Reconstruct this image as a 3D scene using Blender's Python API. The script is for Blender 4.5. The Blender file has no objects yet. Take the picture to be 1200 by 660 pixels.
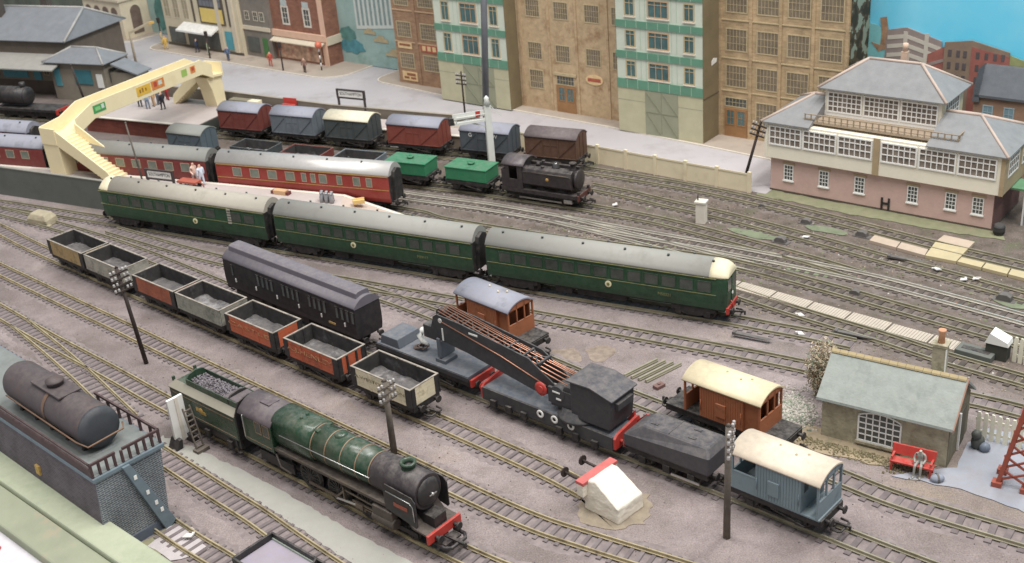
import bpy, bmesh, math, random
from mathutils import Vector, Matrix

random.seed(11)
C = bpy.context.scene.collection
SC = bpy.context.scene
S = 0.01                      # the layout is written in centimetres, Blender gets metres
PI = math.pi

# ---------------------------------------------------------------- camera
CF, CPITCH, CROLL, CH = 1385.68, 0.452643, -0.083871, 54.284
_fw = Vector((0, math.cos(CPITCH), -math.sin(CPITCH)))
_up0 = Vector((0, math.sin(CPITCH), math.cos(CPITCH)))
_r0 = Vector((1, 0, 0))
_rt = math.cos(CROLL) * _r0 + math.sin(CROLL) * _up0
_up = -math.sin(CROLL) * _r0 + math.cos(CROLL) * _up0
cam_data = bpy.data.cameras.new('camera')
cam = bpy.data.objects.new('camera', cam_data)
C.objects.link(cam)
cam.matrix_world = Matrix(((_rt.x, _up.x, -_fw.x, 0), (_rt.y, _up.y, -_fw.y, 0), (_rt.z, _up.z, -_fw.z, CH * S), (0, 0, 0, 1)))
cam_data.sensor_width = 36.0
cam_data.lens = CF / 1200 * 36
cam_data.clip_start = 0.02
cam_data.clip_end = 60
cam_data.dof.use_dof = True; cam_data.dof.focus_distance = 1.0; cam_data.dof.aperture_fstop = 20
SC.camera = cam

# ---------------------------------------------------------------- world and ceiling lamps of the exhibition room
w = bpy.data.worlds.new('World'); SC.world = w; w.use_nodes = True
w.node_tree.nodes['Background'].inputs[0].default_value = (0.92, 0.95, 1.0, 1)
w.node_tree.nodes['Background'].inputs[1].default_value = 0.46
def area(name, loc, target, sx, sy, power, col):
    l = bpy.data.lights.new(name, 'AREA'); l.shape = 'RECTANGLE'; l.size = sx; l.size_y = sy
    l.energy = power; l.color = col
    o = bpy.data.objects.new(name, l); C.objects.link(o); o.location = loc
    d = Vector(target) - Vector(loc); o.rotation_euler = d.to_track_quat('-Z', 'Y').to_euler()
    return o
for lx, ly, tx, ty, pw in ((0.85, 0.15, 0.1, 0.95, 38), (-0.55, 0.1, -0.25, 1.0, 18), (0.9, 1.1, 0.3, 1.5, 29), (-0.6, 1.05, -0.4, 1.9, 27)):  # rear pair added to brighten the backdrop and far buildings
    area('ceiling_lamp', (lx, ly, 2.35), (tx, ty, 0), 1.2, 0.3, pw, (1.0, 0.98, 0.95))
vs = SC.view_settings
vs.view_transform = 'Standard'; vs.look = 'None'; vs.gamma = 1; vs.exposure = 0.0
try: vs.use_curve_mapping = False
except Exception: pass
SC.cycles.use_denoising = True
SC.cycles.max_bounces = 6; SC.cycles.diffuse_bounces = 3; SC.cycles.glossy_bounces = 3
SC.cycles.transmission_bounces = 3; SC.cycles.transparent_max_bounces = 6

# ---------------------------------------------------------------- materials
def lin(c, ds=0.19):
    g_ = 0.3 * c[0] + 0.59 * c[1] + 0.11 * c[2]; c = tuple(v + (g_ - v) * ds for v in c)      # colours pulled part way towards grey
    return tuple(((v / 255) / 12.92 if v / 255 <= 0.04045 else ((v / 255 + 0.055) / 1.055) ** 2.4) for v in c) + (1.0,)
MATS = {}
DUST = [0.0]      # how dusty the upper faces of the next materials are
def mat(name, col, rough=0.6, metal=0.0, var=0.12, vs_=1.0, dirt=None, dirt_amt=0.0, dirt_scale=0.5, bump=0.0, bump_scale=6.0, spec=0.4, objvar=0.0):
    """painted plastic / card: base colour with a soft mottle, optional second dirt colour, fine relief. scales are per cm"""
    if name in MATS: return MATS[name]
    m = bpy.data.materials.new(name); m.use_nodes = True
    nt = m.node_tree; N = nt.nodes; L = nt.links
    b = N['Principled BSDF']; b.inputs['Roughness'].default_value = rough; b.inputs['Metallic'].default_value = metal
    b.inputs['Specular IOR Level'].default_value = spec
    tc = N.new('ShaderNodeTexCoord'); mp = N.new('ShaderNodeMapping'); mp.inputs['Scale'].default_value = (100, 100, 100)
    oi = N.new('ShaderNodeObjectInfo')
    ad = N.new('ShaderNodeVectorMath'); ad.operation = 'ADD'
    L.new(tc.outputs['Object'], mp.inputs['Vector']); L.new(mp.outputs[0], ad.inputs[0])
    mu = N.new('ShaderNodeMath'); mu.operation = 'MULTIPLY'; mu.inputs[1].default_value = 37.0
    L.new(oi.outputs['Random'], mu.inputs[0]); L.new(mu.outputs[0], ad.inputs[1])
    n1 = N.new('ShaderNodeTexNoise'); n1.inputs['Scale'].default_value = vs_; n1.inputs['Detail'].default_value = 5; n1.inputs['Roughness'].default_value = 0.6
    L.new(ad.outputs[0], n1.inputs['Vector'])
    c = lin(col)
    mr = N.new('ShaderNodeMapRange'); mr.inputs['From Min'].default_value = 0.3; mr.inputs['From Max'].default_value = 0.7
    mr.inputs['To Min'].default_value = 1 - var; mr.inputs['To Max'].default_value = 1 + var
    L.new(n1.outputs['Fac'], mr.inputs['Value'])
    mx = N.new('ShaderNodeVectorMath'); mx.operation = 'SCALE'; mx.inputs[0].default_value = c[:3]
    L.new(mr.outputs[0], mx.inputs['Scale'])
    out = mx.outputs[0]
    if objvar:
        ov = N.new('ShaderNodeMapRange'); ov.inputs['To Min'].default_value = 1 - objvar; ov.inputs['To Max'].default_value = 1 + objvar
        L.new(oi.outputs['Random'], ov.inputs['Value']); m3 = N.new('ShaderNodeVectorMath'); m3.operation = 'SCALE'
        L.new(out, m3.inputs[0]); L.new(ov.outputs[0], m3.inputs['Scale']); out = m3.outputs[0]
    if dirt and dirt_amt > 0:
        n2 = N.new('ShaderNodeTexNoise'); n2.inputs['Scale'].default_value = dirt_scale; n2.inputs['Detail'].default_value = 8; n2.inputs['Roughness'].default_value = 0.7
        L.new(ad.outputs[0], n2.inputs['Vector'])
        r2 = N.new('ShaderNodeMapRange'); r2.inputs['From Min'].default_value = 0.62 - dirt_amt * 0.3; r2.inputs['From Max'].default_value = 0.78 - dirt_amt * 0.25
        r2.inputs['To Max'].default_value = min(1.0, 0.45 + dirt_amt)
        L.new(n2.outputs['Fac'], r2.inputs['Value'])
        m2 = N.new('ShaderNodeMix'); m2.data_type = 'RGBA'
        L.new(r2.outputs[0], m2.inputs['Factor']); L.new(out, m2.inputs[6]); m2.inputs[7].default_value = lin(dirt)
        out = m2.outputs[2]
        rr = N.new('ShaderNodeMapRange'); rr.inputs['To Min'].default_value = rough; rr.inputs['To Max'].default_value = min(1, rough + 0.25)
        L.new(r2.outputs[0], rr.inputs['Value']); L.new(rr.outputs[0], b.inputs['Roughness'])
    if DUST[0] > 0 and metal < .3:
        ge = N.new('ShaderNodeNewGeometry'); sx = N.new('ShaderNodeSeparateXYZ'); L.new(ge.outputs['Normal'], sx.inputs[0])
        n5 = N.new('ShaderNodeTexNoise'); n5.inputs['Scale'].default_value = 1.7; n5.inputs['Detail'].default_value = 7; n5.inputs['Roughness'].default_value = .75
        L.new(ad.outputs[0], n5.inputs['Vector'])
        z1 = N.new('ShaderNodeMapRange'); z1.inputs['From Min'].default_value = .2; z1.inputs['From Max'].default_value = 1; z1.inputs['To Max'].default_value = DUST[0] * 1.6; z1.inputs['To Min'].default_value = DUST[0] * .35
        L.new(sx.outputs['Z'], z1.inputs['Value'])
        z2 = N.new('ShaderNodeMapRange'); z2.inputs['From Min'].default_value = .38; z2.inputs['From Max'].default_value = .68; L.new(n5.outputs['Fac'], z2.inputs['Value'])
        z3 = N.new('ShaderNodeMath'); z3.operation = 'MULTIPLY'; L.new(z1.outputs[0], z3.inputs[0]); L.new(z2.outputs[0], z3.inputs[1])
        m5 = N.new('ShaderNodeMix'); m5.data_type = 'RGBA'; L.new(z3.outputs[0], m5.inputs['Factor']); L.new(out, m5.inputs[6]); m5.inputs[7].default_value = lin((150, 140, 130)); out = m5.outputs[2]
    L.new(out, b.inputs['Base Color'])
    if bump > 0:
        n3 = N.new('ShaderNodeTexNoise'); n3.inputs['Scale'].default_value = bump_scale; n3.inputs['Detail'].default_value = 4
        L.new(ad.outputs[0], n3.inputs['Vector'])
        bp = N.new('ShaderNodeBump'); bp.inputs['Strength'].default_value = bump; bp.inputs['Distance'].default_value = 0.0006
        L.new(n3.outputs['Fac'], bp.inputs['Height']); L.new(bp.outputs[0], b.inputs['Normal'])
    MATS[name] = m
    return m

def brick_mat(name, c1, c2, mortar, bw, bh, rough=0.8, mortar_size=0.05, axis='XZ', bump=0.5):
    """printed or embossed brickwork, brick size in cm"""
    if name in MATS: return MATS[name]
    m = bpy.data.materials.new(name); m.use_nodes = True
    nt = m.node_tree; N = nt.nodes; L = nt.links; b = N['Principled BSDF']
    b.inputs['Roughness'].default_value = rough; b.inputs['Specular IOR Level'].default_value = 0.3
    tc = N.new('ShaderNodeTexCoord'); sp = N.new('ShaderNodeSeparateXYZ'); cb = N.new('ShaderNodeCombineXYZ')
    L.new(tc.outputs['Object'], sp.inputs[0])
    ax = N.new('ShaderNodeMath'); ax.operation = 'ADD'
    L.new(sp.outputs['X'], ax.inputs[0]); L.new(sp.outputs['Y'], ax.inputs[1])
    L.new(ax.outputs[0], cb.inputs['X']); L.new(sp.outputs['Z'], cb.inputs['Y'])
    mp = N.new('ShaderNodeMapping'); mp.inputs['Scale'].default_value = (100, 100, 100); L.new(cb.outputs[0], mp.inputs[0])
    br = N.new('ShaderNodeTexBrick'); L.new(mp.outputs[0], br.inputs['Vector'])
    br.inputs['Scale'].default_value = 1.0; br.inputs['Brick Width'].default_value = bw; br.inputs['Row Height'].default_value = bh
    br.inputs['Mortar Size'].default_value = mortar_size * bh; br.inputs['Mortar Smooth'].default_value = 0.3
    br.inputs['Color1'].default_value = lin(c1); br.inputs['Color2'].default_value = lin(c2); br.inputs['Mortar'].default_value = lin(mortar)
    n1 = N.new('ShaderNodeTexNoise'); n1.inputs['Scale'].default_value = 60; n1.inputs['Detail'].default_value = 6
    L.new(tc.outputs['Object'], n1.inputs['Vector'])
    mr = N.new('ShaderNodeMapRange'); mr.inputs['From Min'].default_value = .3; mr.inputs['From Max'].default_value = .7
    mr.inputs['To Min'].default_value = .8; mr.inputs['To Max'].default_value = 1.2; L.new(n1.outputs['Fac'], mr.inputs['Value'])
    mx = N.new('ShaderNodeVectorMath'); mx.operation = 'SCALE'; L.new(br.outputs['Color'], mx.inputs[0]); L.new(mr.outputs[0], mx.inputs['Scale'])
    L.new(mx.outputs[0], b.inputs['Base Color'])
    bp = N.new('ShaderNodeBump'); bp.inputs['Strength'].default_value = bump; bp.inputs['Distance'].default_value = 0.0006; bp.invert = True
    L.new(br.outputs['Fac'], bp.inputs['Height']); L.new(bp.outputs[0], b.inputs['Normal'])
    MATS[name] = m
    return m

def glass_mat(name, col, rough=0.15):
    return mat(name, col, rough=rough, var=0.25, vs_=0.8, spec=0.6)

# ---------------------------------------------------------------- mesh builder (centimetres)
class MB:
    def __init__(s): s.v = []; s.f = []; s.sm = []
    def add(s, vs, fs, smooth=False):
        k = len(s.v); s.v += [tuple(a) for a in vs]
        for f in fs: s.f.append(tuple(i + k for i in f)); s.sm.append(smooth)
        return s
    def box(s, x0, x1, y0, y1, z0, z1, M=None):
        vs = [Vector((x, y, z)) for z in (z0, z1) for y in (y0, y1) for x in (x0, x1)]
        if M: vs = [M @ a for a in vs]
        return s.add(vs, [(0, 2, 3, 1), (4, 5, 7, 6), (0, 1, 5, 4), (2, 6, 7, 3), (0, 4, 6, 2), (1, 3, 7, 5)])
    def bar(s, p, q, w, h, up=(0, 0, 1)):
        """square bar from p to q"""
        p = Vector(p); q = Vector(q); d = (q - p).normalized(); u = Vector(up)
        if abs(d.dot(u)) > 0.98: u = Vector((0, 1, 0))
        r = d.cross(u).normalized(); u = r.cross(d).normalized()
        vs = [a + r * sx * w / 2 + u * sz * h / 2 for a in (p, q) for sz in (-1, 1) for sx in (-1, 1)]
        return s.add(vs, [(0, 1, 3, 2), (4, 6, 7, 5), (0, 4, 5, 1), (2, 3, 7, 6), (0, 2, 6, 4), (1, 5, 7, 3)])
    def tube(s, p, q, r0, r1=None, n=10, caps=True):
        r1 = r0 if r1 is None else r1
        p = Vector(p); q = Vector(q); d = (q - p).normalized()
        u = Vector((0, 0, 1)) if abs(d.z) < 0.95 else Vector((1, 0, 0))
        a = d.cross(u).normalized(); b = a.cross(d)
        k = len(s.v)
        for c, r in ((p, r0), (q, r1)):
            for i in range(n):
                t = 2 * PI * i / n; s.v.append(tuple(c + a * r * math.cos(t) + b * r * math.sin(t)))
        for i in range(n):
            j = (i + 1) % n; s.f.append((k + i, k + n + i, k + n + j, k + j)); s.sm.append(True)
        if caps:
            s.f.append(tuple(k + i for i in range(n))); s.sm.append(False)
            s.f.append(tuple(k + n + i for i in reversed(range(n)))); s.sm.append(False)
        return s
    def path(s, pts, r, n=6):
        pts = [Vector(p) for p in pts]; k = len(s.v); m = len(pts)
        for i, p in enumerate(pts):
            d = (pts[min(i + 1, m - 1)] - pts[max(i - 1, 0)]).normalized()
            u = Vector((0, 0, 1)) if abs(d.z) < 0.95 else Vector((1, 0, 0))
            a = d.cross(u).normalized(); b = a.cross(d)
            rr = r[i] if isinstance(r, (list, tuple)) else r
            for j in range(n):
                t = 2 * PI * j / n; s.v.append(tuple(p + a * rr * math.cos(t) + b * rr * math.sin(t)))
        for i in range(m - 1):
            for j in range(n):
                j2 = (j + 1) % n; s.f.append((k + i * n + j, k + (i + 1) * n + j, k + (i + 1) * n + j2, k + i * n + j2)); s.sm.append(True)
        s.f.append(tuple(k + j for j in range(n))); s.sm.append(False)
        s.f.append(tuple(k + (m - 1) * n + j for j in reversed(range(n)))); s.sm.append(False)
        return s
    def prism(s, poly, axis, a, b, smooth=False):
        """poly: list of 2D points, extruded along axis from a to b. axis x: (y,z); y: (x,z); z: (x,y)"""
        def P(u, v, t): return {'x': (t, u, v), 'y': (u, t, v), 'z': (u, v, t)}[axis]
        n = len(poly); k = len(s.v)
        for t in (a, b):
            for u, v in poly: s.v.append(P(u, v, t))
        for i in range(n):
            j = (i + 1) % n; s.f.append((k + i, k + j, k + n + j, k + n + i)); s.sm.append(smooth)
        s.f.append(tuple(k + i for i in reversed(range(n)))); s.sm.append(False)
        s.f.append(tuple(k + n + i for i in range(n))); s.sm.append(False)
        return s
    def lathe(s, prof, axis='x', c=(0, 0, 0), n=20, cap=True):
        """prof: [(t, r)] along axis"""
        k = len(s.v); m = len(prof); c = Vector(c)
        for t, r in prof:
            for j in range(n):
                a = 2 * PI * j / n; u, v = r * math.cos(a), r * math.sin(a)
                p = {'x': Vector((t, u, v)), 'y': Vector((u, t, v)), 'z': Vector((u, v, t))}[axis]
                s.v.append(tuple(c + p))
        for i in range(m - 1):
            for j in range(n):
                j2 = (j + 1) % n; s.f.append((k + i * n + j, k + i * n + j2, k + (i + 1) * n + j2, k + (i + 1) * n + j)); s.sm.append(True)
        if cap:
            s.f.append(tuple(k + j for j in range(n))); s.sm.append(False)
            s.f.append(tuple(k + (m - 1) * n + j for j in range(n))); s.sm.append(False)
        return s
    def ball(s, c, rx, ry=None, rz=None, n=10, m=7):
        ry = rx if ry is None else ry; rz = rx if rz is None else rz
        k = len(s.v); c = Vector(c)
        for i in range(m + 1):
            ph = PI * i / m
            for j in range(n):
                t = 2 * PI * j / n
                s.v.append((c.x + rx * math.sin(ph) * math.cos(t), c.y + ry * math.sin(ph) * math.sin(t), c.z + rz * math.cos(ph)))
        for i in range(m):
            for j in range(n):
                j2 = (j + 1) % n; s.f.append((k + i * n + j, k + (i + 1) * n + j, k + (i + 1) * n + j2, k + i * n + j2)); s.sm.append(True)
        return s
    def loft(s, rings, smooth=True, caps=True):
        """rings: list of equally long point loops"""
        k = len(s.v); n = len(rings[0]); m = len(rings)
        for r in rings: s.v += [tuple(p) for p in r]
        for i in range(m - 1):
            for j in range(n):
                j2 = (j + 1) % n; s.f.append((k + i * n + j, k + i * n + j2, k + (i + 1) * n + j2, k + (i + 1) * n + j)); s.sm.append(smooth)
        if caps:
            s.f.append(tuple(k + j for j in reversed(range(n)))); s.sm.append(False)
            s.f.append(tuple(k + (m - 1) * n + j for j in range(n))); s.sm.append(False)
        return s
    def move(s, M, k0=0):
        s.v = s.v[:k0] + [tuple(M @ Vector(a)) for a in s.v[k0:]]
        return s
    def mesh(s, name, m):
        me = bpy.data.meshes.new(name)
        me.from_pydata([(a[0] * S, a[1] * S, a[2] * S) for a in s.v], [], s.f)
        bm = bmesh.new(); bm.from_mesh(me)
        bmesh.ops.recalc_face_normals(bm, faces=bm.faces); bm.to_mesh(me); bm.free()
        me.polygons.foreach_set('use_smooth', s.sm)
        if m: me.materials.append(m)
        me.update()
        return me

def lk(name, data, parent=None, loc=None, rz=0.0):
    o = bpy.data.objects.new(name, data); C.objects.link(o)
    if parent is not None: o.parent = parent
    if loc is not None: o.location = (loc[0] * S, loc[1] * S, loc[2] * S)
    if rz: o.rotation_euler = (0, 0, rz)
    return o
def part(name, mb, m, parent, bevel=0.0, loc=None, label=None, rz=0.0):
    o = lk(name, mb.mesh(name, m), parent, loc, rz)
    if bevel:
        bv = o.modifiers.new('Bevel', 'BEVEL'); bv.width = bevel * S; bv.segments = 2; bv.limit_method = 'ANGLE'; bv.angle_limit = math.radians(40)
        bv.harden_normals = False
    if label: o['label'] = label
    return o
def tag(o, label, cat, group=None, kind=None):
    if label: o['label'] = label
    if cat: o['category'] = cat
    if group: o['group'] = group
    if kind: o['kind'] = kind
    return o
def thing(name, label, cat, loc=(0, 0, 0), rz=0.0, group=None):
    o = lk(name, None, None, loc, rz); o.empty_display_size = 0.02
    return tag(o, label, cat, group)
def struct(name, mb, m, bevel=0.0, parent=None):
    o = part(name, mb, m, parent, bevel)
    if parent is None: o['kind'] = 'structure'
    return o
def dup(o, parent=None):
    c = o.copy(); C.objects.link(c); c.parent = parent
    for ch in [k for k in C.objects if k.parent == o]: dup(ch, c)
    return c
def text(s, size, m, parent, loc, rot, name='lettering', align='CENTER', wid=None):
    cu = bpy.data.curves.new('t', 'FONT'); cu.body = s; cu.size = size * S; cu.align_x = align; cu.align_y = 'CENTER'; cu.extrude = 0.00008
    ob = bpy.data.objects.new('t', cu); C.objects.link(ob)
    bpy.context.view_layer.update()
    me = bpy.data.meshes.new_from_object(ob.evaluated_get(bpy.context.evaluated_depsgraph_get()))
    bpy.data.objects.remove(ob); bpy.data.curves.remove(cu)
    if wid:
        xs = [v.co.x for v in me.vertices]; k = wid * S / (max(xs) - min(xs))
        for v in me.vertices: v.co.x *= k
    me.materials.clear(); me.materials.append(m)
    o = bpy.data.objects.new(name, me); C.objects.link(o); o.parent = parent
    o.location = [a * S for a in loc]; o.rotation_euler = rot
    return o


# ---------------------------------------------------------------- street frame: x to the right along the card buildings, y towards the backdrop
ST0, STA = Vector((47, 144, 0)), math.radians(-40)
def ST(x, y, z=0.0):
    return (ST0.x + x * math.cos(STA) - y * math.sin(STA), ST0.y + x * math.sin(STA) + y * math.cos(STA), z)

# ---------------------------------------------------------------- ground
def ground_mat():
    m = bpy.data.materials.new('ballast_paint'); m.use_nodes = True
    nt = m.node_tree; N = nt.nodes; L = nt.links; b = N['Principled BSDF']; b.inputs['Roughness'].default_value = 0.95; b.inputs['Specular IOR Level'].default_value = 0.15
    tc = N.new('ShaderNodeTexCoord'); mp = N.new('ShaderNodeMapping'); mp.inputs['Scale'].default_value = (100,) * 3; L.new(tc.outputs['Object'], mp.inputs[0])
    def noise(sc, det, ro=0.6):
        n = N.new('ShaderNodeTexNoise'); n.inputs['Scale'].default_value = sc; n.inputs['Detail'].default_value = det; n.inputs['Roughness'].default_value = ro
        L.new(mp.outputs[0], n.inputs['Vector']); return n.outputs['Fac']
    def ramp(fac, a, bb, lo=0.0, hi=1.0):
        r = N.new('ShaderNodeMapRange'); r.inputs['From Min'].default_value = a; r.inputs['From Max'].default_value = bb; r.inputs['To Min'].default_value = lo; r.inputs['To Max'].default_value = hi
        L.new(fac, r.inputs['Value']); return r.outputs[0]
    def mix(f, a, bb):
        x = N.new('ShaderNodeMix'); x.data_type = 'RGBA'; L.new(f, x.inputs['Factor'])
        for sock, v in ((x.inputs[6], a), (x.inputs[7], bb)):
            if isinstance(v, tuple): sock.default_value = v
            else: L.new(v, sock)
        return x.outputs[2]
    c = mix(ramp(noise(0.07, 4), 0.38, 0.62), lin((155, 140, 138)), lin((122, 109, 105)))
    c = mix(ramp(noise(0.35, 6, 0.7), 0.5, 0.72, 0, 0.6), c, lin((110, 99, 93)))
    c = mix(ramp(noise(0.045, 5, 0.65), 0.56, 0.66, 0, 0.55), c, lin((150, 134, 114)))
    # earthier, greener scenery towards the signal box (far right of the yard)
    sp = N.new('ShaderNodeSeparateXYZ'); L.new(mp.outputs[0], sp.inputs[0])
    ad = N.new('ShaderNodeMath'); ad.operation = 'MULTIPLY_ADD'; L.new(sp.outputs['X'], ad.inputs[0]); ad.inputs[1].default_value = 0.95; L.new(sp.outputs['Y'], ad.inputs[2])
    n9 = noise(0.12, 5)
    a2 = N.new('ShaderNodeMath'); a2.operation = 'MULTIPLY_ADD'; L.new(n9, a2.inputs[0]); a2.inputs[1].default_value = 26; L.new(ad.outputs[0], a2.inputs[2])
    zone = ramp(a2.outputs[0], 127, 142)
    earth = mix(ramp(noise(0.5, 7, 0.7), 0.4, 0.62), lin((118, 104, 95)), lin((95, 84, 74)))
    earth = mix(ramp(noise(0.22, 4), 0.58, 0.68, 0, 0.8), earth, lin((98, 100, 74)))
    earth = mix(ramp(noise(0.8, 4), 0.67, 0.74, 0, 0.5), earth, lin((160, 152, 142)))
    c = mix(zone, c, earth)
    c = mix(ramp(noise(1.9, 5, 0.75), 0.5, 0.7, 0, 0.4), c, lin((112, 101, 97)))
    c = mix(ramp(noise(2.6, 5, 0.75), 0.58, 0.72, 0, 0.4), c, lin((178, 166, 158)))
    g = ramp(noise(9, 3, 0.7), 0.3, 0.7, 0.72, 1.28)
    v = N.new('ShaderNodeVectorMath'); v.operation = 'SCALE'; L.new(c, v.inputs[0]); L.new(g, v.inputs['Scale'])
    L.new(v.outputs[0], b.inputs['Base Color'])
    bp = N.new('ShaderNodeBump'); bp.inputs['Strength'].default_value = 0.7; bp.inputs['Distance'].default_value = 0.0008
    L.new(noise(7, 5, 0.7), bp.inputs['Height']); L.new(bp.outputs[0], b.inputs['Normal'])
    return m
M_ground = ground_mat()
mb = MB(); nx, ny = 150, 170
x0, x1, y0, y1 = -190, 130, 34, 330
from mathutils import noise as mn
for j in range(ny + 1):
    for i in range(nx + 1):
        x = x0 + (x1 - x0) * i / nx; y = y0 + (y1 - y0) * j / ny
        mb.v.append((x, y, 0.012 * mn.noise(Vector((x * 0.13, y * 0.13, 0))) - 0.015))
for j in range(ny):
    for i in range(nx):
        a = j * (nx + 1) + i; mb.f.append((a, a + 1, a + nx + 2, a + nx + 1)); mb.sm.append(True)
struct('ground', mb, M_ground)

def sheet(name, pts, m, z=0.05, thick=0.03, rag=0.0, seed=1, kind='structure', sub=0.8):
    """irregular patch of flat surface with its own edge"""
    rnd = random.Random(seed); out = []
    n = len(pts)
    for i in range(n):
        a, b = Vector(pts[i][:2]), Vector(pts[(i + 1) % n][:2])
        k = max(1, int((b - a).length / sub)) if rag else 1
        for t in range(k):
            q = a.lerp(b, t / k)
            out.append((q.x + rnd.uniform(-rag, rag), q.y + rnd.uniform(-rag, rag)))
    o = part(name, MB().prism(out, 'z', z - thick, z), m, None)
    o['kind'] = kind
    return o

M_road = mat('road_grey', (176, 170, 172), rough=0.9, var=0.07, vs_=0.08, dirt=(152, 144, 142), dirt_amt=.35, dirt_scale=.11, bump=0.25, bump_scale=9)
M_pave = mat('pavement_stone', (172, 156, 140), rough=0.9, var=0.1, vs_=0.2, dirt=(146, 130, 116), dirt_amt=.35, dirt_scale=.3, bump=0.2, bump_scale=7)
M_kerb = mat('kerb_paint', (214, 204, 188), rough=0.8, var=0.1, vs_=0.8)
sheet('road', [ST(-230, -30), ST(-48, -30), ST(-46, -21.6), ST(-3, -21.6), ST(-3, 0), ST(-230, 0)], M_road, z=0.07, thick=0.1)
def pavement(pts, label=None):
    o = struct('pavement', MB().prism([p[:2] for p in pts], 'z', -0.05, 0.24), M_pave)
    k = MB(); n = len(pts)
    for i in range(n - 1):
        k.bar((*pts[i][:2], 0.15), (*pts[i + 1][:2], 0.15), 0.22, 0.24)
    part('kerb', k, M_kerb, o)
    return o
def arc(cx, cy, r, a0, a1, n=7):
    return [ST(cx + r * math.cos(math.radians(a0 + (a1 - a0) * i / n)), cy + r * math.sin(math.radians(a0 + (a1 - a0) * i / n))) for i in range(n + 1)]
pavement([ST(-82, 0)] + arc(-79.5, -4.4, 2.6, 180, 270) + [ST(-63, -8.4), ST(-50, -9.3), ST(-33, -9.6), ST(-17, -10.6), ST(-2, -11.8), ST(-2, 0)])
pavement([ST(-141, 0), ST(-141, -6)] + arc(-137.8, -6.2, 3.2, 180, 270) + [ST(-115, -9.5), ST(-96, -9.5)] + arc(-93.5, -4.5, 5, 270, 360) + [ST(-88.5, 0)])
pavement([ST(-190, 0), ST(-190, -9)] + [ST(-160, -9.2), ST(-152, -8.4)] + arc(-151, -5, 3.2, 280, 360) + [ST(-147.8, 0)])

# ---------------------------------------------------------------- sky: the painted backdrop board
def sky_mat():
    m = bpy.data.materials.new('sky_paint'); m.use_nodes = True
    nt = m.node_tree; N = nt.nodes; L = nt.links; b = N['Principled BSDF']; b.inputs['Roughness'].default_value = 0.8; b.inputs['Specular IOR Level'].default_value = 0.2
    tc = N.new('ShaderNodeTexCoord'); mp = N.new('ShaderNodeMapping'); mp.inputs['Scale'].default_value = (100,) * 3; L.new(tc.outputs['Object'], mp.inputs[0])
    n = N.new('ShaderNodeTexNoise'); n.inputs['Scale'].default_value = 0.12; n.inputs['Detail'].default_value = 5; L.new(mp.outputs[0], n.inputs['Vector'])
    r = N.new('ShaderNodeValToRGB'); r.color_ramp.elements[0].position = 0.35; r.color_ramp.elements[0].color = lin((104, 206, 238), 0); r.color_ramp.elements[1].position = 0.7; r.color_ramp.elements[1].color = lin((140, 216, 240), 0)
    L.new(n.outputs['Fac'], r.inputs[0]); L.new(r.outputs[0], b.inputs['Base Color'])
    return m
M_sky = sky_mat()
sk = lk('sky', MB().box(-200, 75, 0.0, 0.8, -1, 52).mesh('sky', M_sky), None, tuple(ST0), STA); sk['kind'] = 'structure'

# ---------------------------------------------------------------- railway tracks
M_railtop = mat('rail_brass', (188, 172, 132), rough=0.35, metal=0.35, var=0.2, vs_=0.5, dirt=(122, 106, 80), dirt_amt=0.4, dirt_scale=0.8)
M_railold = mat('rail_weathered', (162, 154, 128), rough=0.42, metal=0.3, var=0.2, vs_=0.5, dirt=(140, 132, 102), dirt_amt=0.4, dirt_scale=0.7)
M_sleep = mat('sleeper_wood', (114, 103, 103), rough=0.9, var=0.2, objvar=0.12, vs_=1.1, bump=0.4, bump_scale=6)
M_rails = mat('rail_polished', (214, 208, 194), rough=0.3, metal=0.45, var=0.15, vs_=0.5)
M_sleepd = mat('sleeper_old', (86, 76, 70), rough=0.95, objvar=0.15, var=0.28, vs_=0.9, dirt=(138, 124, 106), dirt_amt=0.3, dirt_scale=0.5, bump=0.5, bump_scale=5)
RT = 0.42   # rail top above ground
TR = {}
def curve(pts, step=0.6):
    P = [Vector(p[:2]) for p in pts]; P = [P[0] * 2 - P[1]] + P + [P[-1] * 2 - P[-2]]
    out = []
    for i in range(1, len(P) - 2):
        a, b, c, d = P[i - 1:i + 3]; n = max(2, int((c - b).length / step))
        for k in range(n):
            t = k / n; out.append(0.5 * ((2 * b) + (c - a) * t + (2 * a - 5 * b + 4 * c - d) * t * t + (3 * b - a - 3 * c + d) * t ** 3))
    out.append(P[-2])
    return out
def smooth(P, k=6):
    for _ in range(k): P = [P[0]] + [(P[i - 1] + P[i] * 2 + P[i + 1]) / 4 for i in range(1, len(P) - 1)] + [P[-1]]
    return P
SLEEPER = {}; BEDZ = [0.0]
M_bedA = mat('ballast_front', (134, 121, 119), rough=.95, var=.22, vs_=1.5, dirt=(114, 101, 97), dirt_amt=.35, dirt_scale=.35, bump=.7, bump_scale=7)
M_bedB = mat('ballast_back', (113, 101, 96), rough=.95, var=.28, vs_=1.3, dirt=(98, 90, 76), dirt_amt=.45, dirt_scale=.4, bump=.8, bump_scale=6)

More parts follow.
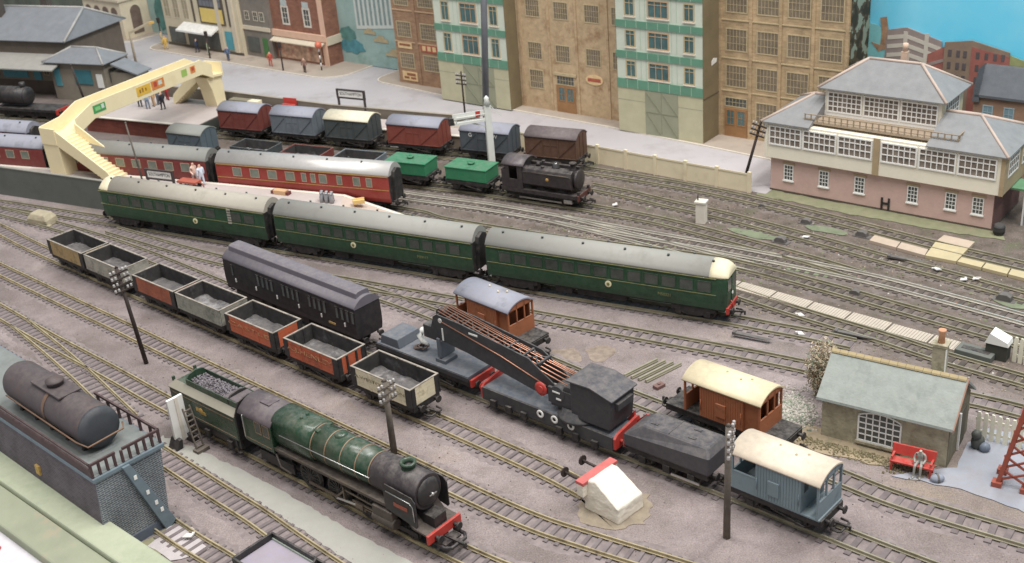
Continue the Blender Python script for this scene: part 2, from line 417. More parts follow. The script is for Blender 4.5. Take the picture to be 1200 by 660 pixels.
def track(key, pts, label, rail=None, sl=None, space=0.86, slen=2.75, swid=0.34, sw_mat=None, sm=6, skip=None, z=0.0, bed=None):
    P = smooth(curve(pts), sm); TR[key] = P
    t = thing('railway_track', label, 'track', (0, 0, z))
    rail = rail or M_railtop; sl = sl or M_sleep
    for side in (-1, 1):
        r = []
        for i, p in enumerate(P):
            d = (P[min(i + 1, len(P) - 1)] - P[max(i - 1, 0)]).normalized(); nrm = Vector((-d.y, d.x))
            q = p + nrm * side * 0.87; sec = []
            for w_, h_ in ((-.13, .13), (.13, .13), (.13, .17), (.035, .19), (.035, .33), (.058, .35), (.058, RT), (-.058, RT), (-.058, .35), (-.035, .33), (-.035, .19), (-.13, .17)):
                sec.append((q.x + nrm.x * w_, q.y + nrm.y * w_, h_))
            r.append(sec)
        part('rail', MB().loft(r, smooth=False), rail, t)
    if bed:
        rb = random.Random(len(pts) * 13 + int(abs(P[0].x))); ring = []; other = []
        for i in range(0, len(P), 1):
            d = (P[min(i + 1, len(P) - 1)] - P[max(i - 1, 0)]).normalized(); nrm = Vector((-d.y, d.x))
            a = P[i] + nrm * (1.75 + rb.uniform(-.28, .28)); b = P[i] - nrm * (1.75 + rb.uniform(-.28, .28))
            a2 = a + nrm * .3; b2 = b - nrm * .3
            ring.append([(a2.x, a2.y, -.1), (a.x, a.y, .0), (b.x, b.y, .0), (b2.x, b2.y, -.1)])
        mbb = MB(); mbb.v = [q for r4 in ring for q in r4]; n_ = len(ring)
        mbb.f = [(4 * i + k, 4 * i + k + 1, 4 * i + 5 + k, 4 * i + 4 + k) for i in range(n_ - 1) for k in range(3)]; mbb.sm = [True] * len(mbb.f)
        bo_ = part('ballast_bed', mbb, bed, t, loc=(0, 0, BEDZ[0])); BEDZ[0] += .0022
    kk = (slen, swid, sl.name)
    if kk not in SLEEPER:
        SLEEPER[kk] = [MB().prism([(-swid / 2 - .02, 0), (swid / 2 + .02, 0), (swid / 2 - .02, h), (-swid / 2 + .02, h)], 'y', -slen / 2 * f, slen / 2 * f).mesh('sleeper', sl) for h, f in ((.14, 1), (.12, 1.03), (.135, .97))]
    acc = 0.0; nxt = 0.2; rnd = random.Random(len(key) * 7 + ord(key[0]))
    for i in range(len(P) - 1):
        seg = (P[i + 1] - P[i]).length
        while nxt <= acc + seg:
            q = P[i].lerp(P[i + 1], (nxt - acc) / seg); d = P[i + 1] - P[i]
            o = lk('sleeper', rnd.choice(SLEEPER[kk]), t, (q.x, q.y, rnd.uniform(-.035, 0.0)), math.atan2(d.y, d.x) + rnd.uniform(-.03, .03))
            nxt += space + rnd.uniform(-.04, .04)
        acc += seg
    return t
def snap(key, x, y):
    P = TR[key]; best = min(range(len(P) - 1), key=lambda i: ((P[i] + P[i + 1]) / 2 - Vector((x, y))).length)
    a, b = P[best], P[best + 1]; d = (b - a).normalized(); t = max(-5, min(5, (Vector((x, y)) - a).dot(d)))
    q = a + d * t
    return q, math.atan2(d.y, d.x)

track('T1', [(-68.23, 134.53), (-53.91, 121.02), (-45.85, 113.45), (-39.26, 107.29), (-31.44, 99.84), (-13.86, 83.36), (-1.44, 71.76), (3.93, 67.83), (8.94, 64.55), (14.09, 61.10)], 'brass railed track running clear between coal wagons and green engine', bed=M_bedA)
track('T2', [(-63.75, 123.14), (-54.79, 114.30), (-48.05, 107.57), (-38.23, 98.22), (-31.30, 91.48), (-16.09, 77.52), (-5.26, 67.60), (-0.55, 63.97), (4.90, 60.32)], 'brass railed track under the green tender engine', bed=M_bedA)
track('T3', [(-51.72, 111.21), (-46.29, 104.76), (-40.93, 98.03), (-37.77, 93.83), (-34.81, 89.90)], 'curved turnout track leaving the engine track behind the tank', space=0.9, bed=M_bedA)
track('T4', [(-59.70, 112.83), (-51.09, 103.85), (-39.86, 92.98), (-30.60, 83.82), (-24.57, 77.69), (-20.96, 74.12), (-17.89, 70.72), (-13.69, 66.27)], 'brass railed track between brick tank stand and pale cinder path', bed=M_bedA)
track('T5', [(-30.07, 76.12), (-25.53, 71.63), (-23.08, 69.44), (-17.64, 64.36)], 'short track stub beside brick tank stand under the black open tender', bed=M_bedA)
track('A', [(-73.58, 148.13), (-63.26, 138.22), (-53.69, 128.58), (-22.52, 99.49), (-1.15, 79.47), (4.48, 73.60)], 'siding holding seven open coal wagons and ending at white buffer stop', bed=M_bedA)
track('C', [(-71.72, 149.23), (-56.92, 138.50), (-44.75, 128.71), (-31.32, 116.05), (-13.47, 98.77), (-3.80, 89.69), (5.85, 80.64), (15.22, 72.09), (21.02, 66.52), (25.61, 62.32), (30.06, 58.45)], 'track under black coach and black breakdown crane', rail=M_railold, space=1.05, slen=2.8, swid=.46, bed=M_bedA)
track('D', [(-18.61, 114.04), (-14.29, 110.97), (-8.79, 105.88), (-2.07, 98.81), (9.39, 86.57), (16.77, 79.61), (23.42, 72.77), (27.05, 69.17), (33.61, 64.17), (37.55, 61.39)], 'track under the two brown brake vans', rail=M_railold, space=1.1, slen=2.9, swid=.5, bed=M_bedA)
track('E', [(-48.49, 135.10), (-32.58, 122.92), (-18.69, 114.90), (-10.69, 110.29), (2.39, 102.74), (12.32, 96.96), (22.19, 91.07), (28.58, 86.86), (37.19, 81.58), (43.10, 76.94)], 'empty track running behind stone hut and its chimney', rail=M_railold, space=1.02, slen=2.9, swid=.47, bed=M_bedA)
track('F', [(-104.3, 168.7), (-69.5, 149.2), (-43.3, 134.6), (-17.1, 119.9), (0.36, 110.14), (11.0, 104.2), (20.22, 99.0), (23.53, 96.83), (26.64, 94.94), (30.21, 92.36)], 'track under the three car green railcar set', rail=M_railold, space=1.0, slen=2.8, swid=.47, bed=M_bedA)
track('F2', [(12.99, 114.68), (19.13, 108.00), (23.30, 103.13), (27.27, 98.93), (30.43, 95.77), (33.43, 92.76), (37.13, 88.69), (41.83, 84.25), (45.58, 80.77)], 'track beside the plank walkway in front of railcar', rail=M_railold, sl=M_sleepd, space=1.05, slen=2.8, swid=.54, bed=M_bedB)
track('Gt', [(-134, 187), (-110, 176), (-85, 165.5), (-61, 155.2), (-35.4, 143.8), (-12.9, 133.4), (-8.45, 129.69), (-3.41, 126.30), (5.17, 121.07), (14.98, 115.83), (22.83, 111.20), (31.06, 103.75), (35.51, 99.20), (43.61, 91.14), (48.22, 86.36)], 'long track under the red coaches beside the station platform', rail=M_railold, sl=M_sleepd, space=1.05, slen=2.8, swid=.54, bed=M_bedB)
track('H', [(-44, 158.2), (-32, 151.3), (-22, 144.6), (-11.83, 137.83), (-2.31, 132.34), (5.58, 126.91), (14.69, 120.51), (23.07, 114.63), (34.29, 106.06), (40.72, 100.05), (46.46, 94.24), (50.59, 89.76)], 'empty running track just behind the end of the red coaches', rail=M_rails, sl=M_sleepd, space=1.0, slen=2.8, swid=.54, bed=M_bedB)
track('K', [(-112, 193.5), (-90, 183), (-68, 172), (-52, 163.5), (-42, 158.3), (-27, 149.9), (-11.5, 142), (-3.6, 137.8), (5.5, 132), (10.2, 129.0), (17.10, 123.92), (23.68, 117.69), (30.38, 110.97), (35.04, 105.72)], 'track under the green tank wagons and black pannier engine', rail=M_railold, sl=M_sleepd, space=1.02, slen=2.8, swid=.54, bed=M_bedB)
track('I', [(10.45, 136.21), (14.77, 132.65), (19.71, 127.99), (24.84, 123.50), (33.00, 115.06), (38.64, 108.89), (43.71, 103.64), (48.33, 98.62), (52.61, 93.97)], 'overgrown track passing the white post', rail=M_railold, sl=M_sleepd, space=1.05, slen=2.8, swid=.54, bed=M_bedB)
track('J', [(-42.6, 169.9), (-40.2, 168.6), (-14.5, 155.3), (-7, 151.4), (2, 146.5), (10.2, 142), (21.40, 133.96), (28.66, 127.59), (37.90, 118.22), (44.03, 111.66), (50.97, 104.79), (55.51, 100.02)], 'back track under the row of goods vans to the signal box', rail=M_railold, sl=M_sleepd, space=1.05, slen=2.8, swid=.54, bed=M_bedB)
track('X1', [(5.58, 126.91), (13.64, 119.78), (21.74, 112.49), (28.34, 106.42)], 'crossover track linking two running lines near railcar front', rail=M_rails, sl=M_sleepd, space=1.1, slen=2.8, swid=.54, bed=M_bedB)

track('H2', [(-108, 181), (-83, 170.5), (-59, 160.2), (-47, 155.0)], 'station track under the lavender roofed coach', rail=M_railold, sl=M_sleepd, space=1.1, slen=2.8, swid=.54, bed=M_bedB)
track('N', [(-130, 213), (-108, 202), (-88, 192.2), (-70, 184.2), (-64.5, 181.6)], 'track in front of the station building with black engine', rail=M_railold, sl=M_sleepd, space=1.1, slen=2.8, swid=.54, bed=M_bedB)

# ---------------------------------------------------------------- rolling stock: shared bits
DUST[0] = .26
M_black = mat('chassis_black', (38, 36, 37), rough=0.6, var=0.25, vs_=1.2, dirt=(84, 76, 70), dirt_amt=0.25, dirt_scale=1.2)
M_wheel = mat('wheel_dark', (52, 48, 46), rough=0.5, var=0.2, vs_=2)
M_tyre = mat('wheel_tyre', (140, 134, 126), rough=0.35, metal=0.8, var=0.1)
M_steel = mat('bright_steel', (200, 198, 194), rough=0.3, metal=0.8, var=0.1)
M_redpaint = mat('buffer_beam_red', (204, 48, 38), rough=0.45, var=0.1, vs_=1.5)
M_white = mat('white_paint', (232, 230, 224), rough=0.5, var=0.05)
M_coal = mat('coal', (58, 55, 58), rough=0.7, var=0.5, vs_=4, bump=1.0, bump_scale=5)
_cache = {}
def cached(key, fn):
    if key not in _cache: _cache[key] = fn()
    return _cache[key]
def wheel(t, x, y, r=0.72, m=None):
    s = -1 if y < 0 else 1
    m = m or M_wheel
    def mk():
        b = MB(); b.lathe([(-.1, r + .09), (-.05, r + .09), (-.04, r), (.12, r), (.12, r - .14), (.06, r - .16), (.06, .16), (.14, .14), (.14, 0.01)], 'y', n=18)
        for k in range(8):
            a = 2 * PI * k / 8; b.bar((0.15 * math.cos(a), .09, .15 * math.sin(a)), ((r - .15) * math.cos(a), .09, (r - .15) * math.sin(a)), .07, .1, up=(0, 1, 0))
        return b.mesh('wheel', m)
    me = cached(('wheel', round(r, 2), m.name), mk)
    o = lk('wheel', me, t, (x, y, RT + r)); 
    if s < 0: o.rotation_euler = (0, 0, PI)
    return o
def buffers(t, xend, z=1.75, m=None, y=0.95, d=1):
    for s in (-1, 1):
        me = cached(('buf', (m or M_black).name, d), lambda: MB().tube((0, 0, 0), (.45 * d, 0, 0), .16, .13, 8).tube((.45 * d, 0, 0), (.55 * d, 0, 0), .34, .3, 12).mesh('buffer', m or M_black))
        lk('buffer', me, t, (xend, s * y, z))
def coupling(t, xend, d=1, z=1.1):
    def mk():
        b = MB()
        b.box(min(0, .5 * d), max(0, .5 * d), -.3, .3, -.1, .1)
        b.path([(.4 * d, -.75, .0), (.95 * d, -.75, 0), (1.15 * d, -.6, 0), (1.15 * d, .6, 0), (.95 * d, .75, 0), (.4 * d, .75, 0)], .09, 5)
        b.bar((.3 * d, 0, .1), (1.55 * d, 0, .22), .16, .14); b.bar((1.5 * d, 0, .3), (1.5 * d, 0, -.1), .14, .14)
        return b.mesh('coupling', M_black)
    lk('coupling', cached(('coup', d), mk), t, (xend, 0, z))
def chassis(t, L, wb, z0=1.55, z1=2.05, W=2.9, r=0.72, hooks=(1, 1), m=None):
    b = MB(); h = L / 2
    for s in (-1, 1):
        b.box(-h, h, s * W / 2 - .12, s * W / 2 + .12, z0, z1)
        for x in (-wb / 2, wb / 2):
            b.prism([(x - .75, z0), (x + .75, z0), (x + .3, .85), (x - .3, .85)], 'y', s * (W / 2 - .16), s * (W / 2 + .02))
            b.box(x - .26, x + .26, s * W / 2 - .1, s * W / 2 + .22, .92, 1.38)
            b.box(x - .62, x + .62, s * W / 2 - .04, s * W / 2 + .16, 1.38, 1.52)
        b.bar((-.3, s * (W / 2 + .1), 1.5), (wb / 2 + .5, s * (W / 2 + .14), 1.05), .07, .1)
        b.bar((-wb / 2, s * (W / 2 - .1), .95), (wb / 2, s * (W / 2 - .1), .95), .08, .12)
    for x in (-h, h): b.box(x - .12, x + .12, -W / 2 - .1, W / 2 + .1, z0 - .05, z1 + .02)
    b.box(-h + .2, h - .2, -W / 2 + .2, W / 2 - .2, z0 + .1, z1)
    part('underframe', b, m or M_black, t)
    for x in (-wb / 2, wb / 2):
        for y in (-.86, .86): wheel(t, x, y, r)
    buffers(t, h + .1, 1.8, d=1); buffers(t, -h - .1, 1.8, d=-1)
    if hooks[1]: coupling(t, h, 1)
    if hooks[0]: coupling(t, -h, -1)
def on(key, x, y):
    q, a = snap(key, x, y); return (q.x, q.y, 0.0), a
def AL(A, B, s):
    A = Vector(A); B = Vector(B); d = (B - A).normalized(); return A + d * s

# ---------------------------------------------------------------- open wagons on the coal siding
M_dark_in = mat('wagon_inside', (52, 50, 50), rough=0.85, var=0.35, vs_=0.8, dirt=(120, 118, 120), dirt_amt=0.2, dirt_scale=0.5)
M_ash = mat('ash_dust', (84, 82, 84), rough=0.95, var=0.35, vs_=0.9, dirt=(166, 164, 166), dirt_amt=0.35, dirt_scale=0.45, bump=1.0, bump_scale=7)
M_iron = mat('corner_iron', (44, 42, 44), rough=0.6, var=0.2)
M_rim = mat('worn_rim', (158, 148, 134), rough=0.7, var=0.3, vs_=1.5, dirt=(90, 84, 78), dirt_amt=0.4, dirt_scale=1.0)
def open_wagon(label, group, pos, rz, m, L=7.1, z1=3.75, word=None, wcol=None, wsize=.8, irons=True, rim=None, hooks=(1, 1), ashes=None, endbars=False):
    t = thing('open_wagon', label, 'wagon', pos, rz, group)
    W, z0 = 3.3, 2.05; h = L / 2
    n = 5; ph = (z1 - z0) / n
    for s in (-1, 1):
        b = MB()
        for k in range(n): b.box(-h, h, s * W / 2 - .07, s * W / 2 + .07, z0 + k * ph + .012, z0 + (k + 1) * ph - .012)
        b.box(-h + .05, h - .05, s * W / 2 - .05, s * W / 2 + .045, z0, z1 - .03)
        for x in (-1.3, 1.3): b.box(x - .07, x + .07, s * W / 2 - .1, s * W / 2 + .1, z0, z1)
        part('side', b, m, t)
        b = MB()
        for k in range(n): b.box(s * h - .07, s * h + .07, -W / 2 + .06, W / 2 - .06, z0 + k * ph + .012, z0 + (k + 1) * ph - .012)
        b.box(s * h - .045, s * h + .045, -W / 2 + .08, W / 2 - .08, z0, z1 - .03)
        e = part('end', b, m, t)
        if endbars:
            for y in (-.55, .55): part('end_stanchion', MB().box(s * h + .06, s * h + .17, y - .09, y + .09, z0 - .3, z1), M_iron, e)
        for sy in (-1, 1):
            if irons:
                part('corner_plate', MB().box(s * h - .55 if s > 0 else s * h - .1, s * h + .1 if s > 0 else s * h + .55, sy * W / 2 - .1, sy * W / 2 + .1, z0 - .05, z1 + .01)
                     .box(s * h - .1, s * h + .1, min(sy * W / 2, sy * (W / 2 - .5)), max(sy * W / 2, sy * (W / 2 - .5)), z0 - .04, z1 + .008), M_iron, t)
    b = MB()
    for s in (-1, 1): b.box(-h - .08, h + .08, s * W / 2 - .085, s * W / 2 + .085, z1, z1 + .06); b.box(s * h - .085, s * h + .085, -W / 2 + .09, W / 2 - .09, z1, z1 + .058)
    part('rim', b, rim or M_rim, t)
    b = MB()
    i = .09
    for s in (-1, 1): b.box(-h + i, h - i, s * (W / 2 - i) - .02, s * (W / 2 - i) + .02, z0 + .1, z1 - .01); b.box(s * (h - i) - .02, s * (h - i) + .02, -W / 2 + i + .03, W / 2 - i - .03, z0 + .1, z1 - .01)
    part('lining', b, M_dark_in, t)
    # dusty floor, heaped a little
    b = MB(); nx_, ny_ = 22, 12; rnd = random.Random(int(abs(pos[0] * 10)))
    for j in range(ny_ + 1):
        for k in range(nx_ + 1):
            x = (-h + i) + (L - 2 * i) * k / nx_; y = (-W / 2 + i) + (W - 2 * i) * j / ny_
            b.v.append((x, y, z0 + .22 + .22 * mn.noise(Vector((x * .8 + pos[0], y * .8, 1))) + rnd.uniform(-.03, .03)))
    for j in range(ny_):
        for k in range(nx_):
            a = j * (nx_ + 1) + k; b.f.append((a, a + 1, a + nx_ + 2, a + nx_ + 1)); b.sm.append(True)
    part('floor', b, ashes or M_ash, t)
    if word: text(word, wsize, wcol or M_white, t, (-.1, -W / 2 - .105, z0 + (z1 - z0) * .6), (PI / 2, 0, 0), wid=L * .86)
    chassis(t, L, 3.9, hooks=hooks)
    return t
M_ochre = mat('wagon_ochre', (178, 146, 92), rough=0.7, var=0.2, vs_=0.7, dirt=(110, 90, 62), dirt_amt=0.4, dirt_scale=0.7)
M_palegrey = mat('wagon_pale_grey', (168, 162, 148), rough=0.75, var=0.25, vs_=0.7, dirt=(96, 92, 84), dirt_amt=0.45, dirt_scale=0.8)
M_rust = mat('wagon_rust_red', (170, 86, 58), rough=0.7, var=0.2, vs_=0.7, dirt=(104, 58, 44), dirt_amt=0.3, dirt_scale=0.8)
M_greygreen = mat('wagon_grey_green', (158, 158, 144), rough=0.75, var=0.25, vs_=0.6, dirt=(84, 88, 78), dirt_amt=0.45, dirt_scale=0.6)
M_orange = mat('wagon_orange', (208, 94, 54), rough=0.55, var=0.12, vs_=0.7, dirt=(140, 70, 48), dirt_amt=0.25, dirt_scale=0.9)
M_orange2 = mat('wagon_orange_red', (202, 88, 50), rough=0.55, var=0.14, vs_=0.7, dirt=(120, 62, 44), dirt_amt=0.3, dirt_scale=0.9)
M_cream = mat('wagon_cream', (226, 212, 176), rough=0.65, var=0.1, vs_=0.7, dirt=(150, 132, 96), dirt_amt=0.3, dirt_scale=0.8)
M_letc = mat('lettering_cream', (208, 160, 104), rough=0.7, var=0.25, vs_=3, dirt=(190, 96, 60), dirt_amt=0.7, dirt_scale=2)
M_letd = mat('lettering_dark', (84, 74, 58), rough=0.7, var=0.2, vs_=3, dirt=(196, 178, 136), dirt_amt=0.7, dirt_scale=2)
GW_ = 'open wagons on the coal siding'
_A, _B = (-53.69, 128.58), (-1.15, 79.47)
for s0, label, m, kw in (
    (7.2, 'ochre open wagon, farthest from the buffer stop in its row', M_ochre, {}),
    (15.0, 'pale weathered open wagon next to the ochre one, lightest grey of the row', M_palegrey, {'irons': False}),
    (24.6, 'rust red open wagon behind the telegraph pole top, with pale worn rim', M_rust, {}),
    (32.3, 'grey green open wagon between rust red and orange wagons', M_greygreen, {'irons': False}),
    (40.6, 'orange open wagon with faint yellow letters, left of the other orange wagon', M_orange, {'word': 'CASTLE', 'wcol': M_letc, 'wsize': .6}),
    (49.5, 'orange open wagon with white lettering and dark bars on its end', M_orange2, {'word': 'A.J.HENLEY', 'wcol': M_letc, 'wsize': .65, 'endbars': True}),
    (58.7, 'cream open wagon with black corner plates, nearest the buffer stop', M_cream, {'word': 'A.WESTON & SON', 'wcol': M_letd, 'wsize': .45})):
    p = AL(_A, _B, s0); pos, rz = on('A', p.x, p.y)
    open_wagon(label, GW_, pos, rz, m, L=7.25, **kw)

# ---------------------------------------------------------------- covered goods vans
def arc_prof(hw, ze, zt, n=12, over=0.0, th=0.0):
    """points of a roof arc from -hw to hw"""
    out = []
    for i in range(n + 1):
        t = -1 + 2 * i / n; y = (hw + over) * t
        out.append((y, ze + (zt - ze) * (1 - abs(t) ** 2.2)))
    return out
def arc_roof(x0, x1, hw, ze, zt, over=.12, th=.12, n=12):
    top = arc_prof(hw, ze, zt, n, over); bot = [(y * .985, z - th) for y, z in reversed(top)]
    return MB().prism(top + bot, 'x', x0, x1, smooth=True)
def van(name, label, group, pos, rz, m, mroof, L=7.2, ze=4.75, zt=5.5, word=None, planks=True, hooks=(1, 1), wcol=None, under=True):
    t = thing(name, label, 'van', pos, rz, group)
    W, z0 = 3.3, 2.05; h = L / 2
    prof = [(-W / 2, z0), (W / 2, z0)] + [(y, z - .1) for y, z in reversed(arc_prof(W / 2, ze, zt))]
    body = part('body', MB().prism(prof, 'x', -h, h), m, t)
    for s in (-1, 1):
        b = MB(); y = s * W / 2
        for x in (-h + .06, -1.05, 0, 1.05, h - .06): b.box(x - .06, x + .06, min(y, y + s * .06), max(y, y + s * .06), z0, ze - .1)
        for x0_, x1_ in ((-h + .1, -1.1), (1.1, h - .1)):
            b.bar((x0_, y + s * .03, z0 + .15), (x1_, y + s * .03, ze - .3), .05, .1, up=(0, 1, 0))
        b.box(-h, h, min(y, y + s * .05), max(y, y + s * .05), z0, z0 + .1)
        b.box(-1.0, 1.0, min(y, y + s * .04), max(y, y + s * .04), ze - 1.1, ze - 1.02)
        part('framing', b, m, body)
    for s in (-1, 1):
        b = MB()
        for y in (-.55, .55): b.box(s * h - .06 if s < 0 else s * h, s * h if s < 0 else s * h + .08, y - .07, y + .07, z0, ze + .3)
        part('end_post', b, m, body)
    part('roof', arc_roof(-h - .08, h + .08, W / 2, ze, zt), mroof, t)
    if word:
        for k, (ch, x) in enumerate(word): text(ch, .75, wcol or M_white, t, (x, -W / 2 - .07, ze - .55), (PI / 2, 0, 0))
    chassis(t, L, 3.9, hooks=hooks)
    return t
M_bauxite = mat('van_bauxite', (142, 62, 48), rough=0.65, var=0.12, vs_=0.6, dirt=(100, 48, 40), dirt_amt=0.25, dirt_scale=0.6)
M_maroonv = mat('van_maroon', (128, 54, 46), rough=0.65, var=0.15, vs_=0.6, dirt=(84, 44, 40), dirt_amt=0.3, dirt_scale=0.6)
M_vgrey = mat('van_grey', (104, 114, 124), rough=0.7, var=0.15, vs_=0.6, dirt=(150, 152, 154), dirt_amt=0.2, dirt_scale=0.9)
M_vdark = mat('van_dark_grey', (66, 74, 76), rough=0.7, var=0.15, vs_=0.6)
M_vgw = mat('van_slate_grey', (78, 86, 94), rough=0.7, var=0.12, vs_=0.6)
M_vbrown = mat('van_brown', (96, 62, 44), rough=0.65, var=0.18, vs_=0.7, dirt=(130, 92, 66), dirt_amt=0.2, dirt_scale=1.0)
M_roofgrey = mat('roof_lavender_grey', (146, 148, 164), rough=0.6, var=0.08, vs_=0.5, dirt=(110, 112, 122), dirt_amt=0.3, dirt_scale=0.5)
M_roofcream = mat('roof_cream', (230, 218, 186), rough=0.6, var=0.05, vs_=0.5)
M_roofdark = mat('roof_dark_brown', (98, 84, 86), rough=0.7, var=0.1, vs_=0.6)
GV = 'goods vans in the back row'
for x, y, label, m, mr, kw in (
    (-36.6, 166.9, 'maroon goods van, first of the back row beside the footbridge stairs', M_maroonv, M_roofgrey, {}),
    (-28.2, 162.8, 'weathered mid grey goods van behind the red coach, lavender roofed', M_vgrey, M_roofgrey, {}),
    (-20.2, 158.4, 'dark grey goods van with cream roof under the station name board', M_vdark, M_roofcream, {}),
    (-10.9, 153.4, 'brick red goods van with grey roof behind the green tank wagons', M_bauxite, M_roofgrey, {'L': 8.0}),
    (-1.4, 148.1, 'slate grey goods van lettered G W behind the white signal post', M_vgw, M_roofgrey, {'word': (('G', -2.0), ('W', 1.6))}),
    (7.0, 143.7, 'dark brown goods van behind the black pannier engine', M_vbrown, M_roofdark, {})):
    pos, rz = on('J', x, y); van('goods_van', label, GV, pos, rz, m, mr, **kw)
pos, rz = on('K', -42.6, 159.0)
M_vslate = mat('van_blue_grey', (84, 100, 110), rough=0.65, var=0.1, vs_=0.6)
M_roofolive = mat('roof_olive_grey', (134, 136, 130), rough=0.7, var=0.08, vs_=0.5)
bv = van('guards_van', 'blue grey goods van with olive roof just behind the first red coach', None, pos, rz, M_vslate, M_roofolive, L=6.0, ze=4.6, zt=5.3)
for x, y, label, m in ((-33.0, 153.3, 'dark open wagon half hidden behind the red coach roof, nearer the footbridge', M_vdark), (-25.6, 149.2, 'maroon open wagon half hidden behind the red coach roof', M_maroonv), (-18.4, 145.4, 'grey low open wagon beside the green tank wagon', M_vgrey)):
    pos, rz = on('K', x, y); open_wagon(label, 'open wagons behind the red coaches', pos, rz, m, L=6.2, z1=3.5, irons=False, ashes=mat('stone_load', (150, 142, 150), rough=.9, var=.2, vs_=1.0, bump=.6), rim=m)
M_greenbox = mat('tank_wagon_green', (38, 128, 84), rough=0.45, var=0.08, vs_=0.6, dirt=(30, 90, 62), dirt_amt=0.2, dirt_scale=0.5)
def green_tank(label, pos, rz):
    t = thing('tank_wagon', label, 'wagon', pos, rz, 'green tank wagons')
    part('tank_body', MB().box(-2.9, 2.9, -1.6, 1.6, 2.1, 3.62), M_greenbox, t, bevel=.06)
    part('lid', MB().box(-2.98, 2.98, -1.68, 1.68, 3.62, 3.76), M_greenbox, t, bevel=.03)
    f = part('filler_cap', MB().lathe([(3.76, .38), (3.9, .38), (3.92, .45), (4.02, .45), (4.06, .3)], 'z', n=14), M_greenbox, t)
    part('filler_handle', MB().bar((-.55, 0, 4.02), (.55, 0, 4.02), .1, .08), M_greenbox, f)
    chassis(t, 5.9, 3.2)
pos, rz = on('K', -11.5, 142); green_tank('flat topped green tank wagon next to the end of the red coach', pos, rz)
pos, rz = on('K', -3.7, 138.1); green_tank('flat topped green tank wagon coupled behind the black pannier engine', pos, rz)

# ---------------------------------------------------------------- brake vans
def brake_van(label, group, pos, rz, m, mroof, deck=10.6, L=7.0, kind='brown', zs=(2.15, 5.0, 5.75)):
    t = thing('brake_van', label, 'brake van', pos, rz, group)
    z0, ze, zt = zs; W = 3.3; h = L / 2; hd = deck / 2
    zm = z0 + 1.35            # verandah wall height
    part('floor', MB().box(-hd, hd, -W / 2, W / 2, z0 - .12, z0), M_black if kind == 'brown' else m, t)
    cx0, cx1 = (-h + 1.5, h - 1.5) if kind == 'brown' else (-h + 2.0, h - 1.35)
    cab = MB().box(cx0, cx1, -W / 2, W / 2, z0, ze)
    c = part('cabin', cab, m, t)
    b = MB()                     # tongue and groove boarding on the cabin sides
    nb = int((cx1 - cx0) / .22)
    for s in (-1, 1):
        for k in range(nb): 
            xa = cx0 + (cx1 - cx0) * k / nb; b.box(xa + .02, xa + (cx1 - cx0) / nb - .02, min(s * W / 2, s * (W / 2 + .03)), max(s * W / 2, s * (W / 2 + .03)), z0 + .02, ze - .02)
    o_ = part('boarding', b, m, c); o_['kind'] = 'stuff'
    for s in (-1, 1):
        y0_, y1_ = sorted((s * W / 2, s * (W / 2 - .12)))
        if kind == 'grey': part('verandah_side', MB().box(-h, cx0, y0_, y1_, z0, zm).box(-h, cx0, y0_ - .02, y1_ + .02, zm, zm + .07), m, t)
        elif s > 0: part('verandah_side', MB().box(-h, cx0, y0_, y1_, z0, zm).box(-h, cx0, y0_ - .02, y1_ + .02, zm, zm + .07), m, t)
        if kind == 'brown': part('verandah_side', MB().box(cx1, h - .2, min(s * (W / 2 - .35), s * (W / 2 - .25)), max(s * (W / 2 - .35), s * (W / 2 - .25)), z0, ze), m, t)
        for x in (-h, h): part('corner_post', MB().box(min(x, x - math.copysign(.16, x)), max(x, x - math.copysign(.16, x)), y0_ - .01, y1_ + .01, z0, ze), m, t)
        part('ducket', MB().prism([(-.45, z0 + .55), (.45, z0 + .55), (.45, z0 + 1.75), (-.45, z0 + 1.75)], 'y', s * W / 2, s * (W / 2 + .14)), m, c, bevel=.03)
        part('handrail', MB().tube((cx0 + .15, s * (W / 2 + .1), z0 + .6), (cx0 + .15, s * (W / 2 + .1), z0 + 1.6), .03, n=5).tube((cx1 - .15, s * (W / 2 + .1), z0 + .6), (cx1 - .15, s * (W / 2 + .1), z0 + 1.6), .03, n=5), m, c)
    for x in (-h, h):
        xa, xb = sorted((x, x - math.copysign(.12, x)))
        e = MB().box(xa, xb, -W / 2 + .12, W / 2 - .12, z0, zm).box(xa - .01, xb + .01, -W / 2 + .1, W / 2 - .1, zm, zm + .07)
        for y in (-.5, .5): e.box(xa, xb, y - .07, y + .07, zm, ze + .35)
        part('verandah_end', e, m, t)
    # arched infill under the roof at both ends and over the cabin
    prof = [(-W / 2, ze - .02), (W / 2, ze - .02)] + [(y, z - .11) for y, z in reversed(arc_prof(W / 2, ze + .02, zt))]
    part('gable', MB().prism(prof, 'x', -h, -h + .12).prism(prof, 'x', h - .12, h).prism(prof, 'x', cx0, cx1), m, t)
    r = part('roof', arc_roof(-h - .12, h + .12, W / 2, ze + .05, zt, over=.16), mroof, t)
    for x, y in ((-.6, .2), (.9, -.2), (1.6, .3)): lk('roof_vent', cached('rv', lambda: MB().tube((0, 0, 0), (0, 0, .22), .09, .07, 8).mesh('roof_vent', mroof)), r, (x, y, zt - .03))
    b = MB()
    for x in (cx0, cx1):
        for s in (-1, 1): b.box(x - .02 if x < 0 else x, x if x < 0 else x + .02, s * .95 - .28, s * .95 + .28, z0 + 1.5, z0 + 2.3)
    part('end_window', b, mat('van_glass', (60, 66, 66), rough=.2), c)
    chassis(t, deck - .1 if kind == 'brown' else L + .2, 4.6 if kind == 'brown' else 3.9, z0=z0 - .62, z1=z0 - .13)
    if kind == 'brown':
        b = MB()
        for s in (-1, 1): b.box(-hd + .6, hd - .6, s * 1.75 - .12, s * 1.75 + .12, 1.0, 1.08)
        part('step_board', b, M_black, t)
    return t
